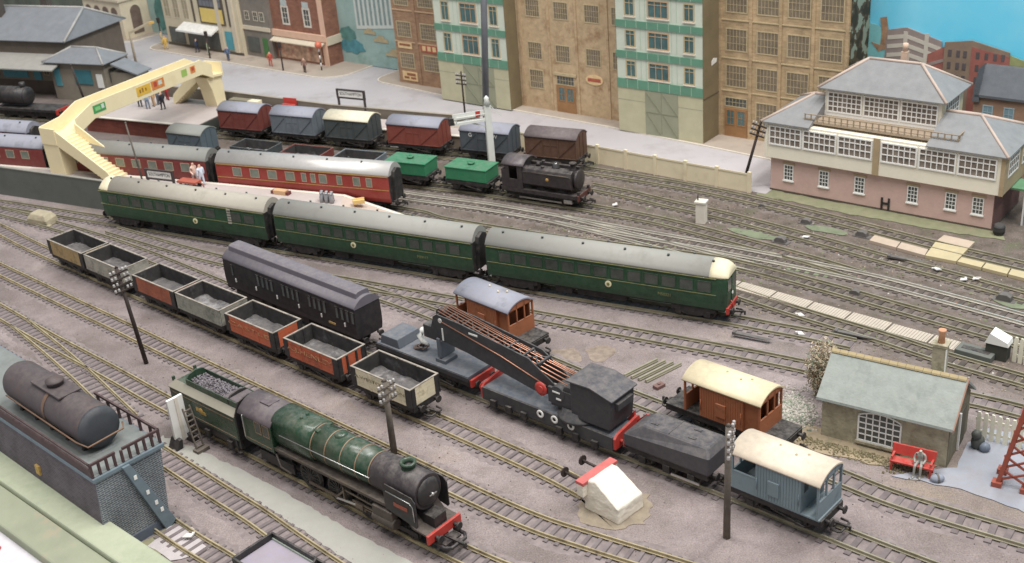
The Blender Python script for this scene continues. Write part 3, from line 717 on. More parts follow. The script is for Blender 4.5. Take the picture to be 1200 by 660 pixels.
M_bvbrown = mat('brake_van_brown', (174, 94, 52), rough=0.55, var=0.1, vs_=0.7, dirt=(128, 66, 38), dirt_amt=0.25, dirt_scale=0.8)
M_bvgrey = mat('brake_van_grey', (118, 138, 147), rough=0.6, var=0.08, vs_=0.7, dirt=(94, 110, 118), dirt_amt=0.25, dirt_scale=0.7)
M_roofpeach = mat('roof_peach', (226, 206, 180), rough=0.55, var=0.05, vs_=0.5, dirt=(206, 182, 154), dirt_amt=0.2, dirt_scale=0.4)
M_roofyel = mat('roof_pale_yellow', (232, 212, 168), rough=0.5, var=0.05, vs_=0.5, dirt=(226, 202, 160), dirt_amt=0.2, dirt_scale=0.4)
p = AL((9.39, 86.57), (23.42, 72.77), 10.0); pos, rz = on('D', p.x, p.y)
brake_van('brown brake van with cream roof standing beside the stone hut', 'brown brake vans', pos, rz, M_bvbrown, M_roofyel)
p = AL((-8.79, 105.88), (9.39, 86.57), 10.1); pos, rz = on('D', p.x, p.y)
brake_van('brown brake van with lavender grey roof behind the crane jib', 'brown brake vans', pos, rz, M_bvbrown, M_roofgrey)
_A, _B = (-3.80, 89.69), (15.22, 72.09)
p = AL(_A, _B, 30.2); pos, rz = on('C', p.x, p.y)
brake_van('pale blue grey brake van with peach roof at the end of the crane train', None, pos, rz, M_bvgrey, M_roofpeach, deck=7.2, L=7.0, kind='grey')

# ---------------------------------------------------------------- bogies and coaches
def bogie(t, x, wb=2.9, z=1.75, W=2.5, m=None, r=0.68):
    b = MB()
    for s in (-1, 1):
        y = s * W / 2
        b.prism([(-wb / 2 - .75, z - .35), (-wb / 2 - .75, z), (wb / 2 + .75, z), (wb / 2 + .75, z - .35), (.55, z - .95), (-.55, z - .95)], 'y', y - .1, y + .1)
        for q in (-wb / 2, wb / 2): b.box(q - .28, q + .28, y - .14, y + .2, .85, 1.4)
        b.box(-.45, .45, y - .12, y + .18, .9, 1.25)
    b.box(-wb / 2 - .6, wb / 2 + .6, -W / 2 + .1, W / 2 - .1, z - .2, z - .02)
    o = part('bogie', b, m or M_black, t, loc=(x, 0, 0))
    for q in (-wb / 2, wb / 2):
        for y in (-.86, .86): wheel(o, q, y, r)
    return o
def body_prof(hw, z0, ze, bulge=.06):
    side = [(hw - .12, z0), (hw - .02, z0 + .5), (hw + bulge * .3, z0 + 1.2), (hw + bulge * .3, z0 + 1.7), (hw - .02, ze - .5), (hw - .09, ze)]
    return side
def coach(name, label, cat, pos, rz, L, mbody, mroof, wins, group=None, hw=1.6, z0=1.75, ze=5.25, zt=6.4, line=None, frame=None, pane=None, wz=(3.6, 4.75), cab=None, cabroof=None, gang=(True, True), vents=9, roof_box=False, doors=(), linez=(3.35,), hooks=(1, 1), gangm=None):
    t = thing(name, label, cat, pos, rz, group); h = L / 2
    sd = body_prof(hw, z0, ze); ring = [(-y, z) for y, z in sd] + [(y, z) for y, z in reversed(sd)]
    rings = []
    for x, k in ((-h, 1), (h, 1)): rings.append([(x, y * k, z) for y, z in ring])
    if cab == 1: rings = [[(-h, y, z) for y, z in ring], [(h - .9, y, z) for y, z in ring], [(h - .25, y * .94, z) for y, z in ring], [(h, y * .84, z) for y, z in ring]]
    if cab == -1: rings = [[(-h, y * .84, z) for y, z in ring], [(-h + .25, y * .94, z) for y, z in ring], [(-h + .9, y, z) for y, z in ring], [(h, y, z) for y, z in ring]]
    part('body', MB().loft(rings, smooth=False), mbody, t)
    # roof: an arc lofted along x, domed down over a driving cab
    def rr(x, k, dz): 
        top = [(y * k, ze - .12 + (z - ze + .12) * dz) for y, z in arc_prof(hw - .05, ze + .02, zt, 14, .05)]
        return [(x, y, z) for y, z in top] + [(x, y * .99, ze - .14) for y, z in reversed(top)]
    a0, a1 = -h - .04, h + .04
    if cab == 1: a1 = h - 1.7
    if cab == -1: a0 = -h + 1.7
    r = part('roof', MB().loft([rr(a0, 1, 1), rr(a1, 1, 1)]), mroof, t)
    if cab:
        d = cab; e = d * (h - 1.7)
        rings = [rr(e, 1.004, 1.006), rr(e + d * .6, 1.0, .99), rr(e + d * 1.15, .97, .92), rr(e + d * 1.5, .91, .76), rr(e + d * 1.72, .83, .5), rr(e + d * 1.78, .8, .3)]
        part('cab_roof', MB().loft(rings), cabroof, t)
        for y in (-.72, .72):
            part('cab_window', MB().box(min(d * h, d * (h + .05)), max(d * h, d * (h + .05)), y - .52, y + .52, 3.75, 4.85), pane, t)
        part('cab_pillar', MB().box(min(d * h, d * (h + .08)), max(d * h, d * (h + .08)), -.16, .16, 2.2, 5.0), mbody, t)
    # windows
    for s in (-1, 1):
        for (x, w_) in wins:
            y = s * (hw + .0)
            fm = cached(('wf', round(w_, 2), (frame or mbody).name, wz), lambda: _ring(w_, wz[1] - wz[0], .07, .09, frame or mbody))
            f = lk('window', fm, t, (x, y, (wz[0] + wz[1]) / 2))
            pm = cached(('wp', round(w_, 2), pane.name, wz), lambda: MB().box(-w_ / 2 + .03, w_ / 2 - .03, -.025, .025, -(wz[1] - wz[0]) / 2 + .03, (wz[1] - wz[0]) / 2 - .03).mesh('pane', pane))
            lk('pane', pm, f, (0, 0, 0))
        for x in doors:
            part('door', MB().box(x - .45, x + .45, min(s * (hw - .02), s * (hw + .05)), max(s * (hw - .02), s * (hw + .05)), z0 + .15, ze - .3), mbody, t)
        if line:
            for lz in linez: part('lining', MB().box(-h + .1, h - .1 if cab != 1 else h - 1.0, min(s * (hw - .05), s * (hw + .045)), max(s * (hw - .05), s * (hw + .045)), lz, lz + .07), line, t)
    for k in range(vents):
        x = -h + 1.6 + (L - 3.2) * k / max(1, vents - 1); y = .55 if k % 2 else -.5
        zz = ze + (zt - ze) * (1 - abs(y / hw) ** 2.2)
        lk('roof_vent', cached(('cv', mroof.name), lambda: MB().tube((0, 0, -.03), (0, 0, .12), .12, .09, 8).ball((0, 0, .12), .14, .14, .06, 8, 4).mesh('roof_vent', M_vdark)), r, (x, y, zz))
    for i, d in enumerate((-1, 1)):
        if gang[i]:
            b = MB().prism([(-.95, z0 + .2), (.95, z0 + .2), (.95, ze - .4), (.75, ze + .25), (0, ze + .55), (-.75, ze + .25), (-.95, ze - .4)], 'x', min(d * h, d * (h + .45)), max(d * h, d * (h + .45)))
            part('gangway', b, gangm or M_black, t, bevel=.05)
            part('end_panel', MB().prism([(y, z) for y, z in ring], 'x', min(d * h, d * (h + .03)), max(d * h, d * (h + .03))), gangm or M_black, t)
    part('underframe', MB().box(-h + .3, h - .3, -1.25, 1.25, z0 - .25, z0).box(-2.8, 2.4, -1.1, 1.1, 1.0, z0 - .2).box(-5.2, -3.4, -1.2, -.3, 1.0, z0 - .2).box(3.0, 5.0, .2, 1.2, 1.05, z0 - .2), M_black, t)
    bogie(t, -h + 3.4); bogie(t, h - 3.4)
    for i, d in enumerate((-1, 1)):
        buffers(t, d * (h - .05), 1.75, d=d)
        if hooks[i]: coupling(t, d * (h - .2), d)
    return t
def _ring(w, h, t, d, m):
    b = MB(); W, H = w / 2, h / 2
    b.box(-W, W, -d / 2, d / 2, H - t, H); b.box(-W, W, -d / 2, d / 2, -H, -H + t)
    b.box(-W, -W + t, -d / 2, d / 2, -H + t, H - t); b.box(W - t, W, -d / 2, d / 2, -H + t, H - t)
    return b.mesh('window', m)

# ---------------------------------------------------------------- the green railcar set
M_dmu = mat('railcar_green', (33, 76, 48), rough=0.4, var=0.18, vs_=0.5, dirt=(40, 52, 38), dirt_amt=0.35, dirt_scale=0.4)
M_dmuroof = mat('railcar_roof', (150, 149, 141), rough=0.65, var=0.06, vs_=0.3, dirt=(132, 130, 122), dirt_amt=0.3, dirt_scale=0.3)
M_dmuroof2 = mat('railcar_roof_tan', (172, 164, 148), rough=0.65, var=0.06, vs_=0.3, dirt=(140, 132, 116), dirt_amt=0.3, dirt_scale=0.3)
M_dmupane = glass_mat('railcar_glass', (66, 72, 66), .2)
M_yline = mat('lining_yellow', (128, 130, 74), rough=.6, var=.2, vs_=2)
M_cabcream = mat('cab_roof_cream', (232, 218, 178), rough=.5, var=.04)
M_crest = mat('crest_cream', (236, 224, 176), rough=.5, var=.1)
_FA = Vector((0.36, 110.14)); _Fd = Vector((math.cos(math.radians(-29.24)), math.sin(math.radians(-29.24))))
def dwins(n, L, skip=()):
    out = []
    for k in range(n):
        if k in skip: continue
        out.append((-L / 2 + 1.3 + (L - 2.6) * (k + .5) / n, (L - 2.6) / n * .82))
    return out
GD = 'cars of the green railcar set'
def dmu(label, s, roof, cab, wins, num=None, crest=0.0, gang=(True, True), hooks=(1, 1)):
    q = _FA + _Fd * s
    t = coach('railcar', label, 'railcar', (q.x, q.y, 0), math.radians(-29.24), 25.4, M_dmu, roof, wins, GD, line=M_yline, frame=M_dmu, pane=M_dmupane, cab=cab, cabroof=M_cabcream, gang=gang, vents=11, linez=(3.38, 5.05), hooks=hooks, z0=1.85, ze=5.3, zt=6.45)
    for sd in (-1, 1):
        part('crest', MB().lathe([(0, .34), (.05, .34), (.06, .2)], 'y', n=16), M_crest, t, loc=(crest, sd * 1.64 - (.03 if sd > 0 else .03), 2.95), label='round cream crest on the car side')
    part('crest_mark', MB().box(-.09, .09, -.05, .02, -.16, .16).box(-.16, .16, -.05, .015, -.04, .06), M_yline, t, loc=(crest, -1.67, 2.95))
    if num: text(num, .42, M_yline, t, (6.6, -1.665, 2.75), (PI / 2, 0, 0))
    return t
dmu('green railcar farthest left of its set, with tan roof', -43.4, M_dmuroof2, -1, dwins(12, 25.4, (9,)), crest=2.3, gang=(False, True))
part('grille', (lambda b: [b.box(x, x + .5, -1.72, -1.64, 3.3 + k * .32, 3.5 + k * .32) for x in (7.4,) for k in range(6)] and b)(MB()), M_palegrey, [o for o in C.objects if o.name.startswith('railcar') and o.parent is None][-1])
dmu('green railcar in the middle of its set, light grey roof', -16.6, M_dmuroof, 0, dwins(14, 25.4), num='M59117', crest=-2.2)
t = dmu('green railcar nearest the camera, cream cab roof and red buffer beam', 10.4, M_dmuroof, 1, dwins(13, 25.4), num='M50321', crest=.8, gang=(True, False))
part('buffer_beam', MB().box(12.6, 12.85, -1.45, 1.45, 1.5, 2.15), M_redpaint, t, label='red buffer beam')
part('jumper_cable', MB().path([(12.8, -.5, 2.6), (13.0, -.5, 2.2), (12.95, -.5, 1.6)], .07, 5), M_redpaint, t)
part('front_lamp', MB().tube((12.7, 0, 3.2), (12.82, 0, 3.2), .17, n=10), M_white, t)

# ---------------------------------------------------------------- the red coaches in the station
M_red = mat('coach_crimson', (158, 44, 36), rough=0.4, var=0.1, vs_=0.5)
M_maroon = mat('coach_maroon', (128, 42, 40), rough=0.45, var=0.12, vs_=0.5)
M_silver = mat('coach_roof_silver', (186, 182, 178), rough=0.35, var=0.05, vs_=0.4, metal=0.25)
M_greyroof = mat('coach_roof_grey', (128, 128, 122), rough=0.6, var=0.06, vs_=0.4)
M_gold = mat('lining_gold', (190, 146, 70), rough=.5, var=.15, vs_=2)
M_wtan = mat('window_frame_tan', (172, 150, 120), rough=.5, var=.1)
M_redpane = glass_mat('coach_glass', (112, 120, 108), .25)
GR = 'red coaches at the station'
pos, rz = on('Gt', -24.3, 138.7)
coach('passenger_coach', 'bright red coach with silver roof, nearest end of the station train', 'coach', pos, rz, 24.8, M_red, M_silver, [(-9.2, 1.35), (-6.6, 1.35), (-4.0, 1.35), (-1.4, 1.35), (.6, .7), (1.9, .7), (3.3, 1.1), (5.6, .75), (8.0, 1.0), (9.7, .8)], GR, frame=M_wtan, pane=M_redpane, line=M_gold, linez=(3.3, 5.0), vents=10)
pos, rz = on('Gt', -48.3, 149.6)
coach('passenger_coach', 'maroon coach with grey roof standing under the footbridge stairs', 'coach', pos, rz, 24.8, M_maroon, M_greyroof, [(-9 + 2.6 * k, 1.4) for k in range(8)], GR, frame=M_wtan, pane=M_redpane, vents=9)
pos, rz = on('Gt', -72.6, 160.3)
coach('passenger_coach', 'maroon coach left of the footbridge leg, cut by the picture edge', 'coach', pos, rz, 24.8, M_maroon, M_roofgrey, [(-9 + 2.6 * k, 1.4) for k in range(8)], GR, frame=M_wtan, pane=M_redpane, vents=9)

# ---------------------------------------------------------------- black coach with raised roof deck
M_bcoach = mat('coach_black', (40, 36, 40), rough=0.5, var=0.15, vs_=0.5)
M_broof = mat('coach_roof_dark', (106, 100, 110), rough=0.65, var=0.06, vs_=0.4)
M_bpane = glass_mat('black_coach_glass', (92, 100, 98), .3)
p = AL(_A, _B, -24.0); pos, rz = on('C', p.x, p.y)
t = coach('passenger_coach', 'black coach with raised roof deck behind the orange wagons', 'coach', pos, rz, 20.8, M_bcoach, M_broof, [(-8.9, .4)] + [(-4.5 + 4.1 * g + .75 * k, .5) for g in range(4) for k in range(4)], frame=M_bcoach, pane=M_bpane, wz=(3.5, 4.75), vents=0, gang=(False, False), z0=1.95, ze=5.2, zt=6.0)
part('clerestory', MB().prism([(-.85, 5.75), (-.78, 6.32), (-.5, 6.45), (.5, 6.45), (.78, 6.32), (.85, 5.75)], 'x', -10.1, 10.0), M_broof, t, bevel=.05)
for k in range(6): lk('door_handle', cached('dh', lambda: MB().box(-.07, .07, -.06, .02, -.2, .2).mesh('door_handle', M_white)), t, (-8.4 + 3.45 * k, -1.66, 3.15))
part('number_plate', MB().box(-.5, .5, -.03, .03, -.1, .1), M_gold, t, loc=(6.9, -1.66, 2.75))

# ---------------------------------------------------------------- breakdown crane, its runner truck and its tank truck
M_crane = mat('crane_black', (58, 58, 62), rough=0.6, var=0.12, vs_=0.5)
M_deck = mat('crane_deck_grey', (90, 97, 108), rough=0.7, var=0.1, vs_=0.4, dirt=(80, 84, 90), dirt_amt=0.25, dirt_scale=0.4)
M_copper = mat('copper_wire', (206, 140, 110), rough=0.35, metal=0.7, var=0.1)
p = AL(_A, _B, -5.2); pos, rz = on('C', p.x, p.y)
t = thing('crane_runner_truck', 'grey decked runner truck under the crane jib, box on its end', 'wagon', pos, rz)
part('deck', MB().box(-5.75, 5.75, -1.6, 1.6, 2.25, 2.6), M_deck, t, bevel=.04)
part('deck_edge', MB().box(-5.8, 5.8, -1.66, -1.61, 2.1, 2.5).box(-5.8, 5.8, 1.61, 1.66, 2.1, 2.5), M_crane, t)
part('tool_box', MB().prism([(-5.4, 2.6), (-2.9, 2.6), (-3.1, 3.5), (-5.2, 3.5)], 'y', -1.4, 1.4), M_deck, t, bevel=.06)
part('jib_rest', MB().box(1.4, 2.6, -1.1, .5, 2.6, 2.95).box(1.75, 2.05, -.8, .8, 2.95, 4.6).box(1.7, 2.1, -1.05, -.85, 3.1, 5.0), M_deck, t, bevel=.04)
b = MB()
for k in range(7):
    a = k * 1.1; b.path([(-1.6 + .5 * math.cos(a + i * .7) + .12 * k, -.2 + .45 * math.sin(a + i * .7), 2.68 + .06 * k) for i in range(8)], .06, 5)
part('chain_pile', b, mat('chain_rust', (98, 78, 70), rough=.7, var=.4, vs_=3), t)
part('buffer_beam', MB().box(5.82, 6.05, -1.5, 1.5, 1.6, 2.3), M_redpaint, t, label='red buffer beam at the crane end')
part('buffer_beam', MB().box(-6.05, -5.82, -1.5, 1.5, 1.6, 2.3), M_crane, t)
chassis(t, 11.4, 6.6, z0=1.65, z1=2.2, hooks=(1, 0))

p = AL(_A, _B, 9.2); pos, rz = on('C', p.x, p.y)
t = thing('breakdown_crane', 'black railway breakdown crane with long jib and copper cables', 'crane', pos, rz)
part('truck_deck', MB().box(-6.9, 6.9, -1.65, 1.65, 2.05, 2.3), M_deck, t, bevel=.04)
part('truck_side', MB().box(-6.9, 6.9, -1.72, -1.5, 1.15, 2.32), M_crane, t)
part('truck_side', MB().box(-6.9, 6.9, 1.5, 1.72, 1.15, 2.32), M_crane, t)
part('truck_frame', MB().box(-6.7, 6.7, -1.4, 1.4, 1.1, 2.0), M_black, t)
for x in (-.4, 1.1, 2.8):
    part('hole_ring', MB().lathe([(-.04, .17), (-.06, .17), (-.06, .36), (0, .36)], 'y', n=16, cap=False), M_white, t, loc=(x, -1.75, 1.98), label='white painted ring')
for x in (-5.6, -3.9, -2.2, 1.6, 3.3, 5.2):
    for y in (-.86, .86): wheel(t, x, y, .62)
    for s in (-1, 1): lk('axle_box', cached('axb', lambda: MB().box(-.3, .3, -.16, .16, -.3, .35).mesh('axle_box', M_black)), t, (x, s * 1.78, 1.15))
for d in (-1, 1):
    part('buffer_beam', MB().prism([(-1.65, 1.25), (1.65, 1.25), (1.65, 2.75), (1.4, 2.85), (-1.3, 2.5), (-1.65, 2.2)], 'x', min(d * 6.92, d * 7.15), max(d * 6.92, d * 7.15)), M_redpaint, t, label='red buffer beam')
    buffers(t, d * 7.15, 1.8, M_redpaint, d=d); 
part('beam_stay', MB().prism([(6.92, 2.3), (6.92, 3.3), (6.2, 2.3)], 'y', 1.2, 1.45).prism([(6.95, 2.3), (8.1, 3.4), (8.3, 3.3), (7.15, 2.3)], 'y', 1.3, 1.5), M_redpaint, t)
part('turntable', MB().lathe([(2.3, 2.1), (2.55, 2.1), (2.6, 1.75), (3.1, 1.7), (3.1, .1)], 'z', (2.7, 0, 0), n=28), M_crane, t)
h = MB().prism([(2.75, 2.75), (6.55, 2.75), (6.75, 4.6), (6.75, 5.5), (4.8, 6.0), (2.75, 5.95)], 'y', -1.55, 1.55)
hs = part('crane_house', h, M_crane, t, bevel=.08)
part('house_roof', MB().prism([(2.45, 5.98), (4.8, 6.06), (7.0, 5.5), (7.0, 5.62), (4.85, 6.2), (2.45, 6.12)], 'y', -1.7, 1.7), mat('crane_roof', (74, 72, 78), rough=.65, var=.08, vs_=.5), t, bevel=.04)
part('rear_locker', MB().box(6.7, 7.1, -1.0, 1.0, 4.5, 5.1), M_crane, t, bevel=.04)
part('machinery', MB().box(.4, 2.7, -1.2, 1.2, 2.9, 3.9).tube((1.2, -1.35, 4.2), (1.2, 1.35, 4.2), .7, n=16).tube((2.2, -1.2, 4.6), (2.2, 1.2, 4.6), .5, n=14).box(.2, 2.75, -1.3, -1.05, 3.2, 4.6).box(.2, 2.75, 1.05, 1.3, 3.2, 4.6), M_crane, t)
part('hand_wheel', MB().lathe([(-.05, .28), (-.05, .62), (.05, .62), (.05, .28)], 'y', (-.5, -1.35, 4.15), n=18).tube((-.5, -1.5, 4.15), (-.5, -1.2, 4.15), .3, n=12), M_redpaint, t, label='red hand wheel beside the jib foot')
part('white_mark', MB().box(.75, 1.5, -1.4, -1.34, 4.3, 4.42).box(1.1, 1.6, -1.4, -1.34, 3.7, 3.85), M_white, t)
# jib: two deep plates, cross ties and cables
for s in (-1, 1):
    y0_, y1_ = sorted((s * .95, s * .82))
    part('jib_plate', MB().prism([(-1.6, 3.4), (.6, 3.6), (.8, 4.6), (-2.0, 6.3), (-9.5, 7.25), (-12.4, 7.4), (-12.95, 7.0), (-12.7, 5.6), (-12.2, 4.9), (-9.0, 4.6)], 'y', y0_, y1_), M_crane, t, bevel=.03)
for k in range(7):
    x = -11.6 + 1.75 * k; zt_ = 7.3 - (x + 12.4) * .095
    part('jib_tie', MB().bar((x, -.82, zt_ - .25), (x, .82, zt_ - .25), .22, .18), M_crane, t)
    if k < 6: part('jib_brace', MB().bar((x, -.82, zt_ - .3), (x + 1.75, .82, zt_ - .5), .12, .1).bar((x, .82, zt_ - .3), (x + 1.75, -.82, zt_ - .5), .12, .1), M_crane, t)
part('jib_toe', MB().prism([(-13.3, 4.6), (-12.6, 4.9), (-12.6, 7.2), (-13.0, 7.0), (-13.6, 5.4)], 'y', -.8, .8), M_crane, t, bevel=.05)
part('jib_head_pulley', MB().lathe([(-.3, .5), (-.2, .5), (0, .3), (.2, .5), (.3, .5)], 'y', (-12.6, 0, 7.1), n=16), M_crane, t)
part('crane_hook', MB().path([(-14.6, 0, 4.9), (-15.4, 0, 4.5), (-15.9, 0, 3.9), (-15.6, 0, 3.3), (-14.9, 0, 3.2)], [.3, .34, .34, .26, .12], 8), M_white, t, label='white painted crane hook')
part('hook_block', MB().box(-14.8, -13.3, -.5, .5, 4.3, 5.6).box(-13.5, -13.2, -.3, .3, 5.3, 6.6), M_crane, t, bevel=.08)
for k, (ya, yb, za, zb, xa) in enumerate(((-.7, -.9, 7.62, 4.95, 2.6), (-.45, -.5, 7.7, 5.0, 2.8), (-.15, -.2, 7.72, 5.2, 2.8), (.15, .2, 7.72, 5.3, 2.8), (.45, .5, 7.7, 5.2, 2.8), (.75, .9, 7.62, 5.0, 2.6), (-.96, -1.0, 6.9, 4.35, -.2))):
    part('cable', MB().path([(-12.4 if k < 6 else -12.2, ya, za), (-5, ya + (yb - ya) * .5, za + (zb - za) * .5 - .06), (xa, yb, zb)], .055, 6), M_copper, t)
part('tip_mark', MB().tube((-12.0, -1.0, 6.9), (-12.0, -.94, 6.9), .22, n=12).box(-11.9, -11.75, -1.0, -.94, 5.0, 6.2).box(-8.6, -7.6, -1.0, -.94, 6.6, 6.75), M_white, t)

p = AL(_A, _B, 20.9); pos, rz = on('C', p.x, p.y)
t = thing('tank_truck', 'black chamfered tank truck coupled between crane and pale brake van', 'wagon', pos, rz)
M_tank = mat('tank_truck_black', (72, 69, 74), rough=0.65, var=0.1, vs_=0.5)
b = MB(); w_, hl = 1.65, 3.85
b.loft([[(-hl, -w_, 2.0), (hl, -w_, 2.0), (hl, w_, 2.0), (-hl, w_, 2.0)], [(-hl, -w_, 3.1), (hl, -w_, 3.55), (hl, w_, 3.55), (-hl, w_, 3.1)], [(-hl + 1.5, -w_ + .6, 4.15), (hl - .45, -w_ + .6, 4.15), (hl - .45, w_ - .6, 4.15), (-hl + 1.5, w_ - .6, 4.15)]], smooth=False)
part('tank_body', b, M_tank, t, bevel=.16)
part('seam', MB().box(-.03, .03, -1.05, 1.05, 4.13, 4.18), M_crane, t)
for x, y in ((-1.6, -.5), (1.8, -.6), (1.6, .55)): part('filler_hatch', MB().box(x - .3, x + .3, y - .12, y + .12, 4.13, 4.21), M_crane, t)
for x in (-2.2, 0, 2.2):
    for y in (-.86, .86): wheel(t, x, y, .62)
b = MB()
for s in (-1, 1):
    b.box(-3.6, 3.6, s * 1.35 - .1, s * 1.35 + .1, 1.45, 1.92)
    for x in (-2.2, 0, 2.2): b.box(x - .3, x + .3, s * 1.45 - .12, s * 1.45 + .12, .9, 1.5)
part('underframe', b, M_black, t)
part('brake_rod', MB().bar((.5, -1.6, 1.0), (3.0, -1.6, 1.0), .1, .16), M_steel, t)
buffers(t, 3.7, 1.8); buffers(t, -3.7, 1.8, d=-1); coupling(t, 3.6, 1); coupling(t, -3.6, -1)

# ---------------------------------------------------------------- green express engine and tender
M_lgreen = mat('loco_green', (30, 68, 44), rough=0.27, var=0.14, vs_=0.4, dirt=(58, 66, 46), dirt_amt=0.4, dirt_scale=0.4, spec=.5)
M_smoke = mat('smokebox_black', (54, 46, 50), rough=0.5, var=0.14, vs_=0.5)
M_lblack = mat('loco_black', (40, 38, 40), rough=0.45, var=0.15, vs_=0.6)
M_band = mat('boiler_band', (150, 118, 88), rough=.5, var=.15, vs_=2)
M_plate = mat('running_plate', (84, 72, 64), rough=.6, var=.2, vs_=.8, dirt=(120, 104, 82), dirt_amt=.3)
M_motion = mat('motion_gear', (112, 98, 84), rough=.45, metal=.5, var=.25, vs_=1)
M_cabroof = mat('cab_roof_purple', (92, 80, 86), rough=.55, var=.12, vs_=.4)
M_tenderrim = mat('tender_rim', (136, 130, 112), rough=.65, var=.1, vs_=.5)
M_crestg = mat('crest_gold', (196, 154, 58), rough=.5, var=.3, vs_=4, dirt=(170, 70, 40), dirt_amt=.4, dirt_scale=3)
_A2, _B2 = (-31.30, 91.48), (-5.26, 67.60)
p = AL(_A2, _B2, 23.9); pos, rz = on('T2', p.x, p.y)
t = thing('steam_locomotive', 'green express steam engine with black smokebox and red buffer beam', 'locomotive', pos, rz)
def wheel_big(t, x, y, r):
    def mk():
        b = MB(); b.lathe([(-.1, r + .1), (-.04, r + .1), (-.03, r), (.14, r), (.14, r - .16), (.05, r - .18), (.05, .2), (.16, .18), (.16, .01)], 'y', n=26)
        for k in range(14):
            a = 2 * PI * k / 14; b.bar((.15 * math.cos(a), .09, .15 * math.sin(a)), ((r - .15) * math.cos(a), .09, (r - .15) * math.sin(a)), .07, .1, up=(0, 1, 0))
        b.prism([(.3, -.2), (.2, -.85), (-.2, -.85), (-.3, -.2)], 'y', .04, .15)
        return b.mesh('driving_wheel', M_wheel)
    o = lk('driving_wheel', cached(('bw', r), mk), t, (x, y, RT + r))
    if y < 0: o.rotation_euler = (0, 0, PI)
part('frames', MB().box(-10.2, 9.8, -.6, .6, 1.0, 3.0), M_lblack, t)
pl = MB()
for s in (-1, 1):
    y0_, y1_ = sorted((s * .6, s * 1.58))
    pl.box(-7.0, 7.6, y0_, y1_, 3.06, 3.16)
    pl.box(-7.0, 7.6, s * 1.56 - .04, s * 1.56 + .04, 2.96, 3.2)
    pl.prism([(7.6, 3.06), (7.6, 3.16), (8.6, 2.2), (9.9, 2.12), (9.9, 1.98), (8.5, 2.05)], 'y', y0_, y1_)
part('running_plate', pl, M_plate, t)
part('front_slope', MB().prism([(7.2, 2.9), (8.6, 2.2), (9.9, 2.14), (9.9, 2.0), (7.2, 2.0)], 'y', -.6, .6), M_lblack, t)
def bring(x, r, z, n=28, sq=0.0):
    out = []
    for i in range(n):
        a = 2 * PI * i / n; y, zz = math.cos(a), math.sin(a)
        if sq: y = math.copysign(abs(y) ** (1 - sq), y); zz = math.copysign(abs(zz) ** (1 - sq), zz)
        out.append((x, y * r, z + zz * r * 1.05))
    return out
zb = 4.6
part('firebox', MB().loft([bring(-6.9, 1.5, zb, sq=.3), bring(-2.6, 1.5, zb, sq=.22), bring(-2.45, 1.46, zb)]), M_lgreen, t)
bo = part('boiler', MB().loft([bring(-2.45, 1.46, zb), bring(1.0, 1.42, zb), bring(4.05, 1.32, zb)]), M_lgreen, t)
for x, r in ((-2.3, 1.475), (-.7, 1.455), (1.0, 1.44), (2.6, 1.39), (4.0, 1.345)):
    part('boiler_band', MB().loft([bring(x - .05, r, zb), bring(x + .05, r, zb)]), M_band, bo)
sm_ = part('smokebox', MB().loft([bring(4.08, 1.33, zb), bring(4.2, 1.37, zb), bring(8.75, 1.37, zb), bring(8.85, 1.3, zb)]), M_smoke, t)
part('smokebox_door', MB().lathe([(8.85, 1.15), (8.95, 1.12), (9.1, .8), (9.18, .3), (9.2, .02)], 'x', (0, 0, zb), n=26), M_lblack, sm_)
part('number_plate', MB().box(9.02, 9.1, -.32, .32, 5.2, 5.32), M_white, sm_)
part('door_handle', MB().tube((9.15, 0, zb), (9.4, 0, zb), .1, n=8).bar((9.36, -.35, zb), (9.36, .35, zb), .06, .06), M_steel, sm_)
ch = part('chimney', MB().lathe([(5.7, .72), (5.85, .55), (6.2, .5), (6.32, .62), (6.5, .62), (6.5, .42), (6.2, .38)], 'z', (7.1, 0, 0), n=20, cap=False), M_lgreen, t)
part('flue', MB().lathe([(6.2, .4), (6.25, .01)], 'z', (7.1, 0, 0), n=16), M_lblack, ch)
part('dome', MB().lathe([(5.75, .66), (5.95, .52), (6.1, .5), (6.22, .42), (6.28, .2), (6.29, .02)], 'z', (-.1, 0, 0), n=20), M_lgreen, t)
for s in (-1, 1): part('safety_valve', MB().tube((-4.3, s * .3, 5.9), (-4.3, s * .3, 6.35), .16, .12, 10), M_lgreen, t)
part('top_feed', MB().prism([(-2.3, 5.6), (-1.9, 5.6), (-1.9, 6.08), (-2.3, 6.08)], 'y', -.75, .75), M_lgreen, t, bevel=.06)
